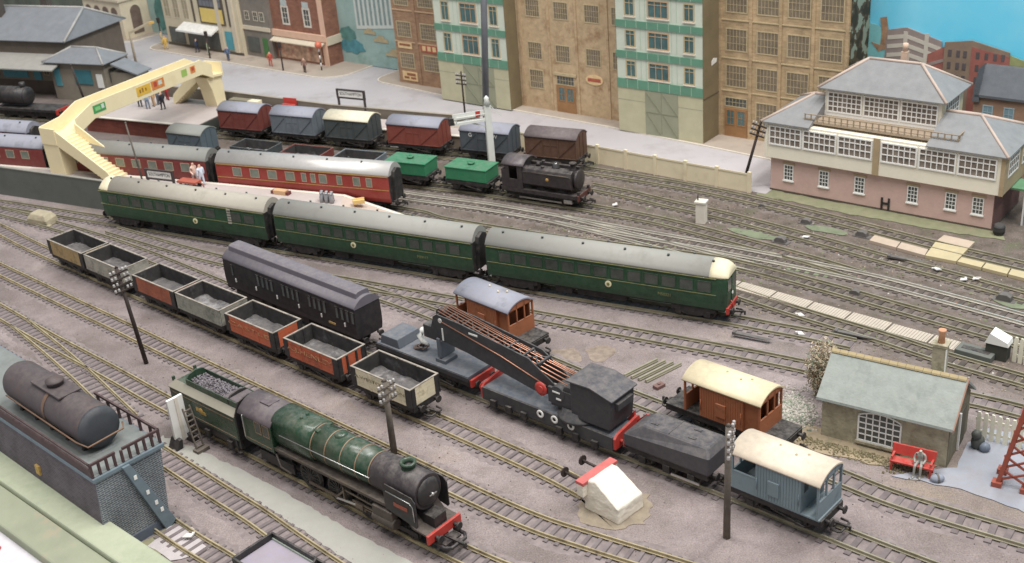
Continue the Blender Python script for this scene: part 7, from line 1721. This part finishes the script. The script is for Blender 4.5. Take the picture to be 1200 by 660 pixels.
for i, (px, py, rx, ry) in enumerate(((883, 275, 3.2, .8), (968, 270, 2.6, .8), (945, 318, 3.2, .7), (1190, 355, 2.2, 1.2))):
    c0 = (26.92, 118.30) if i == 0 else (34.79, 117.82) if i == 1 else (30.13, 108.24) if i == 2 else (47.26, 97.91)
    sheet('grass_patch', [(c0[0] + rx * math.cos(k * .524) * math.cos(-.7) - ry * math.sin(k * .524) * math.sin(-.7), c0[1] + rx * math.cos(k * .524) * math.sin(-.7) + ry * math.sin(k * .524) * math.cos(-.7)) for k in range(12)], M_gp, z=.07, rag=.15, seed=20 + i)
sheet('mortar_patch', [(-27.6, 74.0), (-25.6, 73.6), (-24.0, 70.8), (-26.6, 69.6), (-28.6, 71.8)], mat('mortar_patch', (186, 176, 176), rough=.95, var=.08), z=.08, rag=.2, seed=9)
sheet('moss_patch', [(-30.6, 71.2), (-27.0, 74.4), (-26.2, 72.8), (-28.0, 69.4), (-30.4, 68.6)], mat('moss_patch', (140, 136, 102), rough=.95, var=.2, vs_=1), z=.06, rag=.2, seed=10)

for i, c0 in enumerate(((4.28, 94.90), (7.61, 94.98), (20.36, 81.64), (2.24, 90.04))):
    sheet('dirt_patch', [(c0[0] + (1.6 - .2 * i) * math.cos(k * .524), c0[1] + 1.5 * math.sin(k * .524)) for k in range(12)], mat('dirt_patch', (142, 124, 108), rough=.95, var=.3, vs_=1.4, dirt=(118, 104, 92), dirt_amt=.4, dirt_scale=.8, bump=.8, bump_scale=4), z=.012, thick=.05, rag=.3, seed=60 + i, sub=.4)
# plank walkway beside the railcar track
M_plank = mat('walkway_plank', (186, 172, 154), rough=.85, var=.08, vs_=.8)
p0, p1 = Vector(((22.07 + 22.9) / 2, (104.46 + 107.22) / 2)), Vector(((39.49 + 40.62) / 2, (88.3 + 90.26) / 2))
p0 = p0 - (p1 - p0).normalized() * 4; wd = (p1 - p0); wl = wd.length; wn = 6
t = thing('plank_walkway', 'long cream boarded walkway between the running tracks', 'walkway', (p0.x, p0.y, 0), math.atan2(wd.y, wd.x))
for k in range(7):
    seg = wl / 7; nb = 14; b = MB()
    for i in range(nb): b.box(seg * i / nb + (.1 if i == 0 else .02), seg * (i + 1) / nb - (.1 if i == nb - 1 else .02), -.85, .85, .05, .34)
    o = part('walkway_panel', b, M_plank, t, loc=(k * seg + .03, random.uniform(-.05, .05), random.uniform(-.02, .02)))
M_ybd = mat('crossing_board', (190, 172, 128), rough=.85, var=.08, vs_=.6); M_pbd = mat('crossing_board_pink', (186, 164, 142), rough=.85, var=.08, vs_=.6)
t = thing('barrow_crossing', 'pale boarded foot crossing in front of the signal box', 'crossing', (0, 0, 0))
def board(pts, m): part('board', MB().prism(pts, 'z', 0.02, .36), m, t)
c = [(38.21, 113.66), (39.12, 114.83), (43.36, 110.20), (42.54, 108.88)]
mid = lambda a, b, k: (a[0] + (b[0] - a[0]) * k, a[1] + (b[1] - a[1]) * k)
for k in range(2): board([mid(c[0], c[3], k / 2 + .01), mid(c[1], c[2], k / 2 + .01), mid(c[1], c[2], k / 2 + .49), mid(c[0], c[3], k / 2 + .49)], M_pbd)
board([(42.54, 108.88), (44.68, 111.89), (47.24, 109.63), (44.99, 106.95)], M_ybd); board([(44.84, 112.08), (46.13, 113.37), (48.52, 111.10), (47.40, 109.81)], M_pbd)
c = [(45.07, 106.93), (45.84, 107.81), (51.31, 102.53), (50.54, 101.34)]
for k in range(3): board([mid(c[0], c[3], k / 3 + .005), mid(c[1], c[2], k / 3 + .005), mid(c[1], c[2], k / 3 + .32), mid(c[0], c[3], k / 3 + .32)], M_ybd)
# white post by the points, loading board and ladder beside the tender
wp = (21.97, 122.72)
t = thing('white_post', 'short white square post among the points', 'post', (wp[0], wp[1], 0), -.5)
part('pillar', MB().prism([(-.55, -.5), (.55, -.5), (.55, .5), (-.55, .5)], 'z', 0, 2.5), M_platedge, t, bevel=.06); part('cap', MB().box(-.65, .65, -.6, .6, 2.5, 2.7), M_platedge, t); part('finial', MB().tube((-.4, 0, 2.7), (-.4, 0, 3.3), .08, n=6), M_pole, t)
lg = (-28.95, 85.52)
t = thing('white_board', 'white board propped beside the green tender', 'board', (lg[0], lg[1], 0), math.radians(48))
t.rotation_euler = (0, 0, math.radians(48))
part('board', MB().prism([(-.75, .5), (.75, .5), (.75, 4.6), (-.75, 4.6)], 'y', -.12, .12), M_sbw, t); part('edge_strip', MB().box(-.1, .2, -.2, -.12, .5, 4.6), M_platedge, t); part('foot', MB().prism([(-1.2, 0), (-.5, 0), (-.4, .9), (-.7, .9)], 'y', -.6, .6).prism([(.5, 0), (1.2, 0), (.7, .9), (.4, .9)], 'y', -.6, .6), M_lblack, t)
lg = (-27.23, 84.24)
t = thing('ladder', 'short dark ladder leaning beside the white board', 'ladder', (lg[0], lg[1], 0), math.radians(48))
b = MB().bar((-.35, 0, 0), (-.35, .9, 4.0), .12, .12).bar((.35, 0, 0), (.35, .9, 4.0), .12, .12)
part('stile', b, M_poleg, t)
for k in range(8): lk('rung', cached('rung', lambda: MB().box(-.35, .35, -.05, .05, -.05, .05).mesh('rung', M_poleg)), t, (0, .1 + .1 * k, .4 + .47 * k))
part('foot_block', MB().box(-.6, .6, -.4, .3, 0, .3), M_poleg, t)
# small lineside bits
def bit(name, label, cat, px, mb1, m, rz=0, z=0):
    t = thing(name, label, cat, (px[0], px[1], z), rz); part('block', mb1, m, t, bevel=.04); return t
M_dkblock = mat('point_motor_dark', (98, 93, 90), rough=.8, var=.2)
M_lblock = mat('litter_pale', (214, 208, 204), rough=.8, var=.1)
def motor(label, px, rz=-.7, s=1.0):
    t = thing('point_motor', label, 'point motor', (px[0], px[1], 0), rz, 'point motors'); t.scale = (s * .8, s * .8, s * .7)
    part('case', MB().prism([(-.8, 0), (.8, 0), (.7, .7), (.3, .95), (-.5, .9), (-.8, .5)], 'y', -.45, .45), M_dkblock, t, bevel=.05); part('base', MB().box(-1.2, 1.2, -.55, .55, 0, .12), M_dkblock, t)
motor('dark point motor before the left end of the foot crossing boards', (38.04, 115.51)); motor('grey point motor left of the green patch by the ladder of points', (29.31, 115.72)); motor('grey point motor below the signal box corner', (33.22, 120.07), s=.9)
motor('dark point motor right of the crossing near the picture edge', (46.49, 98.59), s=1.1); motor('pale topped point motor above the walkway', (33.36, 102.33), s=.8); motor('dark point motor left of signal box under leaning pole', (29.62, 125.62), s=.7)
for px, lab in (((30.69, 93.90), 'long dark cover by the hut chimney track'), ((40.30, 108.50), 'long dark cover below the foot crossing'), ((21.56, 95.17), 'dark streak of cover left of hut track')):
    t = thing('cable_cover', lab, 'cover', (px[0], px[1], .3), -.55); part('cover', MB().prism([(-1.5, 0), (1.2, 0), (1.9, .04), (-1.5, .2)], 'y', -.22, .22), M_dkblock, t); part('end_block', MB().box(-1.75, -1.45, -.26, .26, 0, .28), M_dkblock, t)
for px, lab in (((42.59, 105.60), 'white scrap lying right of the long dark cover'), ((44.16, 102.94), 'larger white scrap between tracks below the crossing'), ((45.56, 102.86), 'flat white scrap right of the larger one'), ((32.11, 115.83), 'white scrap beside the sleepers left of crossing'), ((27.00, 98.44), 'white scrap on the track beside walkway start'), ((26.08, 94.87), 'white scrap on track above the bush'), ((12.82, 129.33), 'white scrap in front of the pannier engine'), ((-25.79, 72.23), 'white scrap beside the brick stand on mortar')):
    t = thing('paper_scrap', lab, 'scrap', (px[0], px[1], .3), random.uniform(0, 3)); part('flake', MB().prism([(-.4, -.2), (.3, -.28), (.45, .1), (-.1, .25)], 'z', 0, .1), M_lblock, t); part('crumb', MB().box(.3, .5, .1, .3, 0, .12), M_lblock, t)
px = (-58.23, 139.63); t = thing('stone_block', 'rough tan stone block between the tracks at left', 'stone', (px[0], px[1], 0), -.5)
part('stone', MB().loft([[(-1.7, -1.0, 0), (1.7, -.9, 0), (1.6, 1.0, 0), (-1.6, 1.0, 0)], [(-1.75, -1.05, .9), (1.6, -1.0, .8), (1.55, .9, 1.0), (-1.6, .95, 1.1)], [(-1.3, -.7, 1.55), (1.2, -.8, 1.45), (1.1, .6, 1.6), (-1.2, .6, 1.65)]], smooth=False), mat('stone_tan_rough', (170, 158, 128), rough=.95, var=.15, vs_=1.5, bump=.8, bump_scale=3), t, bevel=.15); part('chip', MB().box(1.6, 2.1, -1.1, -.6, 0, .35), MATS['stone_tan_rough'], t)
# rail lengths stacked by the brown brake van
for k in range(4):
    px = (10.94, 91.60); t = thing('spare_rail', ('topmost of four spare rails left of the cream roofed brown van', 'second spare rail from the top of the small pile', 'third spare rail of the small pile left of brown van', 'lowest spare rail nearest the rusty block')[3 - k], 'rail', (px[0] + .5 * k, px[1] - .48 * k, .12), .62, 'spare rails'); part('rail_bar', MB().box(-2.1 + .1 * k, 1.9 + .2 * k, -.09, .09, 0, .16), mat('spare_rail_metal', (156, 150, 124), rough=.5, metal=.2, var=.15), t); part('rail_foot', MB().box(-2.1 + .1 * k, 1.9 + .2 * k, -.16, .16, -.08, 0), MATS['spare_rail_metal'], t)
px = (11.00, 89.78); t = thing('rusty_block', 'small rusty block at the end of the spare rails', 'block', (px[0] + 1.0, px[1] - 1.6, 0), .62); part('block', MB().box(-.5, .5, -.3, .3, 0, .3), mat('rusty_block', (120, 84, 76), rough=.8), t, bevel=.03); part('lug', MB().box(-.1, .1, -.1, .1, .3, .4), MATS['rusty_block'], t)
px = (33.90, 75.98); t = thing('junk_pile', 'dark bin bag pile beside the hut door', 'heap', (px[0] + .9, px[1] - .6, 0), 0)
part('bag', MB().ball((0, 0, .55), .55, .5, .7, 10, 6), mat('junk_dark', (74, 78, 74), rough=.6, var=.3, vs_=2), t); part('bag', MB().ball((.35, -.5, .35), .45, .4, .42, 10, 6), mat('junk_blue', (104, 116, 134), rough=.5, var=.2, vs_=2), t); part('bag', MB().ball((-.2, -.1, 1.3), .4, .38, .4, 10, 6), MATS['junk_dark'], t)
px = (30.33, 71.63); t = thing('cloth_bundle', 'blue grey bundle on the ground right of the bench', 'bundle', (px[0], px[1], 0), 0); part('bundle', MB().ball((0, 0, .25), .55, .4, .35, 10, 6), mat('bundle_blue', (134, 142, 158), rough=.8, var=.15), t); part('strap', MB().lathe([(-.06, .42), (.06, .42)], 'x', (0, 0, .25), n=12, cap=False), M_poleg, t)

# ---------------------------------------------------------------- model figures: one skinned body each, clothes in height bands
def person_mat(name, bands):
    """bands: [(upper height cm, colour)] from the feet up"""
    m = bpy.data.materials.new(name); m.use_nodes = True; N = m.node_tree.nodes; L = m.node_tree.links; b = N['Principled BSDF']; b.inputs['Roughness'].default_value = .6
    tc = N.new('ShaderNodeTexCoord'); sp = N.new('ShaderNodeSeparateXYZ'); L.new(tc.outputs['Object'], sp.inputs[0])
    mu = N.new('ShaderNodeMath'); mu.operation = 'MULTIPLY'; mu.inputs[1].default_value = 100 / 3.0; L.new(sp.outputs['Z'], mu.inputs[0])
    r = N.new('ShaderNodeValToRGB'); r.color_ramp.interpolation = 'CONSTANT'; e = r.color_ramp.elements
    e[0].position = 0; e[0].color = lin(bands[0][1]); e.remove(e[1]); z = bands[0][0]
    for up, c in bands[1:]:
        k = e.new(z / 3.0); k.color = lin(c); z = up
    L.new(mu.outputs[0], r.inputs[0]); L.new(r.outputs[0], b.inputs['Base Color'])
    return m
def skin_person(parent, joints, edges, radii, m, root=0):
    me = bpy.data.meshes.new('figure'); me.from_pydata([[a * S for a in j] for j in joints], edges, []); me.materials.append(m)
    o = lk('figure', me, parent)
    sk_ = o.modifiers.new('Skin', 'SKIN')
    if not me.skin_vertices: 
        import bmesh as _b
        bm = _b.new(); bm.from_mesh(me); bm.verts.layers.skin.verify(); bm.to_mesh(me); bm.free()
    for i, v in enumerate(me.skin_vertices[0].data): 
        rr = radii[i]; v.radius = (rr[0] * S, rr[1] * S) if isinstance(rr, tuple) else (rr * S, rr * S); v.use_root = (i == root)
    sd = o.modifiers.new('Subdivision', 'SUBSURF'); sd.levels = 1; sd.render_levels = 1
    return o
E_ = [(0, 1), (1, 2), (2, 3), (3, 4), (0, 5), (5, 6), (6, 7), (0, 8), (8, 9), (9, 10), (2, 11), (11, 12), (12, 13), (2, 14), (14, 15), (15, 16), (7, 17), (10, 18)]
R_ = [(.24, .19), (.22, .17), (.26, .18), .09, (.17, .19), .14, .11, .08, .14, .11, .08, .1, .085, .07, .1, .085, .07, (.07, .06), (.07, .06)]
def standing(stride=.12, arm=.1, bend=0.0):
    return [(0, 0, 1.12), (bend * .3, 0, 1.42), (bend, 0, 1.78), (bend * 1.1, 0, 1.96), (bend * 1.2 + .02, 0, 2.16), (stride * .4, .13, 1.02), (stride * .8, .14, .58), (stride, .14, .1), (-stride * .4, -.13, 1.02), (-stride * .6, -.14, .58), (-stride, -.14, .1),
            (bend, .3, 1.72), (bend - arm * .2, .37, 1.38), (bend + arm, .36, 1.06), (bend, -.3, 1.72), (bend - arm * .3, -.37, 1.38), (bend + arm * 1.2, -.36, 1.08), (stride + .2, .15, .05), (-stride + .2, -.15, .05)]
def person(label, pos, rz, bands, group='figures in the street', joints=None, sc=1.32):
    t = thing('person', label, 'person', pos, rz, group); t.scale = (sc, sc, sc)
    skin_person(t, joints or standing(random.uniform(.08, .2), random.uniform(-.05, .25)), E_, R_, person_mat('clothes_' + label[:18].replace(' ', '_'), bands))
    return t
SK = (214, 164, 134)
def cl(leg, top, hair, shoe=(50, 44, 40)): return [(.12, shoe), (1.1, leg), (1.86, top), (2.2, SK), (3.0, hair)]
P24 = 2.46
def GP(p): return (p[0], p[1], P24)
GPn = 'group of people on the far platform'
person('person in dark coat and trousers, leftmost of the platform group', GP((-55.33, 179.53)), 2.0, cl((52, 52, 62), (58, 58, 66), (60, 48, 40)), GPn)
person('person in light blue coat second from left in platform group', GP((-53.82, 178.24)), -1.0, cl((108, 120, 140), (136, 160, 186), (70, 56, 44)), GPn)
person('person in tan coat in the middle of the platform group', GP((-53.16, 179.37)), -2.0, cl((190, 150, 110), (206, 158, 112), (96, 70, 48)), GPn)
person('person in grey blue jacket right of the tan coat', GP((-52.67, 180.11)), .6, cl((88, 92, 104), (120, 136, 158), (50, 44, 40)), GPn)
person('person in black suit at the right of the platform group', GP((-51.17, 177.08)), 2.6, cl((40, 40, 48), (48, 48, 60), (60, 50, 44)), GPn)
person('person in red coat behind the group near the far stair', GP((-51.63, 182.05)), 1.5, cl((150, 44, 44), (196, 44, 48), (60, 40, 40)), GPn)
person('person in long white blue dress embracing on island platform', GP((-38.11, 141.89)), 2.4, [(.1, (214, 170, 140)), (1.86, (206, 216, 230)), (2.2, SK), (3, (226, 200, 170))], 'couple on the island platform')
person('person with red hair facing the white dress on island platform', GP((-39.15, 142.73)), -.6, [(.1, (60, 50, 46)), (1.1, (196, 190, 186)), (1.86, (226, 186, 166)), (2.2, SK), (3, (150, 74, 48))], 'couple on the island platform')
def street(px, py, lab, b, rz=0): 
    person(lab, (px, py, .24), rz, b, 'figures in the street', sc=1.2)
for x, y, lab, b in ((-105.8, -8.0, 'person in long red coat before the corner shop', [(.1, (80, 30, 30)), (1.86, (196, 70, 54)), (2.2, SK), (3, (150, 60, 50))]),
                     (-96.6, -8.4, 'person in brown coat by the corner shop post', cl((90, 70, 60), (140, 100, 84), (60, 44, 36))),
                     (-116.6, -8.6, 'person in blue standing below the grey shop', cl((70, 84, 110), (84, 106, 142), (60, 50, 44))),
                     (-135.4, -8.2, 'person in yellow coat at the left end of shop pavement', [(.1, (90, 70, 40)), (1.86, (222, 176, 70)), (2.2, SK), (3, (200, 150, 70))]),
                     (-139.4, -6.0, 'person in cream coat beside the dark left post', [(.1, (120, 100, 70)), (1.86, (206, 186, 140)), (2.2, SK), (3, (160, 130, 90))]),
                     (-127.2, -7.2, 'person in dark blue under the white awning', cl((50, 54, 70), (60, 70, 100), (50, 44, 40))),
                     (-123.4, -7.6, 'person in pale green below the awning end', cl((150, 160, 130), (190, 204, 160), (120, 100, 80)))):
    a = ST(x, y, .24); street(a[0], a[1], lab, b, random.uniform(0, 6))
# the man on the red bench
sit = [(0, 0, 1.02), (-.02, 0, 1.32), (.02, 0, 1.66), (.06, 0, 1.82), (.12, 0, 2.02), (.1, .16, 1.0), (.68, .2, .98), (.72, .2, .12), (.1, -.16, 1.0), (.66, -.22, .96), (.78, -.24, .12),
       (.02, .32, 1.6), (.12, .4, 1.28), (.5, .26, 1.1), (.02, -.32, 1.6), (.14, -.4, 1.28), (.48, -.26, 1.1), (.95, .22, .06), (1.0, -.26, .06)]
bx_, by_ = (28.89, 73.04); ang = ha + .05
off = Vector((math.cos(ang) * .55 - math.sin(ang) * .1, math.sin(ang) * .55 + math.cos(ang) * .1))
person('seated man in pale grey overalls and cap on the red bench', (bx_ + off.x, by_ + off.y, 0), ang - PI / 2, [(.1, (110, 108, 100)), (1.78, (150, 148, 140)), (2.02, (176, 166, 152)), (3, (160, 158, 150))], None, joints=sit, sc=1.05)

# ---------------------------------------------------------------- dried bush behind the hut, scattered debris
rnd = random.Random(21)
def twig_mat(name, c): return mat(name, c, rough=.9, var=.3, vs_=2)
bp0 = (24.62, 83.62)
t = thing('dried_bush', 'pale dried bush against the left end of the stone hut', 'bush', (bp0[0] + .6, bp0[1] + 1.0, 0), 0)
def leaves(n, seed, cx=(0, 0, 2.6), rx=(1.7, 1.4, 2.9)):
    r = random.Random(seed); b = MB()
    for k in range(n):
        while True:
            u = Vector((r.uniform(-1, 1), r.uniform(-1, 1), r.uniform(-1, 1)))
            if .25 < u.length < 1: break
        u *= (1 + .22 * mn.noise(u * 2.3 + Vector((seed, 0, 0))))
        c = Vector((cx[0] + u.x * rx[0] * (0.65 + .35 * (u.z + 1) / 2), cx[1] + u.y * rx[1] * (0.65 + .35 * (u.z + 1) / 2), cx[2] + u.z * rx[2]))
        d = Vector((r.uniform(-1, 1), r.uniform(-1, 1), r.uniform(-.6, 1))).normalized(); e = d.cross(Vector((r.uniform(-1, 1), r.uniform(-1, 1), r.uniform(-1, 1)))).normalized()
        l, w_ = r.uniform(.1, .24), r.uniform(.03, .07); q_ = e.cross(d) * .03
        b.add([c - d * l, c + e * w_ + q_, c + d * l, c - e * w_ + q_], [(0, 1, 2, 3)])
    return b
for nm, n_, sd_, c_ in (('pale', 900, 1, (214, 198, 168)), ('straw', 700, 2, (184, 160, 124)), ('sage', 520, 3, (146, 160, 132)), ('brown', 420, 4, (126, 100, 76))):
    o = part('foliage_' + nm, leaves(n_, sd_), twig_mat('bush_' + nm, c_), t); o['kind'] = 'stuff'
b = MB()
for k in range(14): a_ = rnd.uniform(0, 6.28); b.path([(0, 0, 0), (.4 * math.cos(a_), .4 * math.sin(a_), 1.6), (1.2 * math.cos(a_), 1.0 * math.sin(a_), 3.6 + rnd.uniform(-1, 1))], [.09, .06, .03], 5)
part('stem', b, twig_mat('bush_stem', (120, 96, 72)), t)
def scatter(name, label_m, n, pick, smin, smax, m, seed, flat=.6):
    r = random.Random(seed); b = MB()
    for k in range(n):
        x, y = pick(r); s_ = r.uniform(smin, smax); k0 = len(b.v)
        pts = [(r.uniform(.6, 1.1) * s_ * math.cos(a), r.uniform(.6, 1.1) * s_ * math.sin(a)) for a in (0, 1.3, 2.6, 3.9, 5.1)]
        b.add([(px, py, 0) for px, py in pts] + [(px * .55, py * .55, s_ * flat * r.uniform(.6, 1.2)) for px, py in pts], [(0, 1, 6, 5), (1, 2, 7, 6), (2, 3, 8, 7), (3, 4, 9, 8), (4, 0, 5, 9), (5, 6, 7, 8, 9)])
        b.move(Matrix.Translation((x, y, .02)) @ Matrix.Rotation(r.uniform(0, 6), 4, 'Z'), k0)
    o = part(name, b, m, None); o['kind'] = 'stuff'; return o
def zone(keys, spread):
    def f(r):
        P = TR[r.choice(keys)]; q = r.choice(P); return q.x + r.gauss(0, spread), q.y + r.gauss(0, spread)
    return f
bk = ['F2', 'Gt', 'H', 'K', 'I', 'I', 'J', 'X1', 'X1']
def rightpart(f):
    def g(r):
        while True:
            x, y = f(r)
            if x > -8 and (x * .64 + y * .77) < 127: return x, y
    return g
scatter('ballast_stones', None, 2600, rightpart(zone(bk, 1.5)), .05, .13, mat('debris_tan', (158, 142, 120), rough=.95, var=.3, vs_=.6), 31)
scatter('ballast_stones', None, 1500, rightpart(zone(bk, 1.5)), .05, .15, mat('debris_dark', (92, 82, 72), rough=.95, var=.3, vs_=.6), 32)
scatter('moss_clumps', None, 1100, rightpart(zone(bk, 1.2)), .08, .24, mat('debris_green', (106, 112, 74), rough=.95, var=.3, vs_=.6), 33, flat=.35)
scatter('rust_crumbs', None, 420, rightpart(zone(['H', 'X1', 'I', 'K'], .8)), .06, .16, mat('debris_rust', (156, 108, 80), rough=.95, var=.3, vs_=.6), 34, flat=.4)
scatter('pale_chips', None, 160, rightpart(zone(bk, 1.4)), .06, .16, mat('debris_pale', (206, 200, 190), rough=.9, var=.1), 35)
scatter('coal_crumbs', None, 1500, zone(['T1', 'T2', 'A', 'C', 'D', 'E', 'F', 'T4'], 1.6), .03, .08, mat('debris_coal', (104, 94, 92), rough=.95, var=.3, vs_=.6), 36)
scatter('gravel_heap', None, 900, lambda r: (22.0 + r.gauss(0, .9) + .3, 83.0 + r.gauss(0, 1.5)), .06, .2, mat('gravel_pale', (176, 168, 158), rough=.95, var=.35, vs_=.8), 38, flat=.8)
scatter('gravel_heap', None, 350, lambda r: (22.2 + r.gauss(0, .9), 82.6 + r.gauss(0, 1.5)), .06, .2, mat('gravel_sage', (132, 142, 122), rough=.95, var=.35, vs_=.8), 39, flat=.9)
hb = (23.14, 80.19)
scatter('verge_tufts', None, 700, lambda r: (22.0 + r.uniform(0, 9.5) + r.gauss(0, .4), 0) and (lambda s_: (23.2 + s_ * .814 - .58 * 0 - abs(r.gauss(0, .8)) * .58, 78.3 - s_ * .58 - abs(r.gauss(0, .8)) * .81))(r.uniform(-1.5, 9)), .05, .16, mat('verge_tuft', (140, 128, 92), rough=.95, var=.35, vs_=.8), 37, flat=1.2)
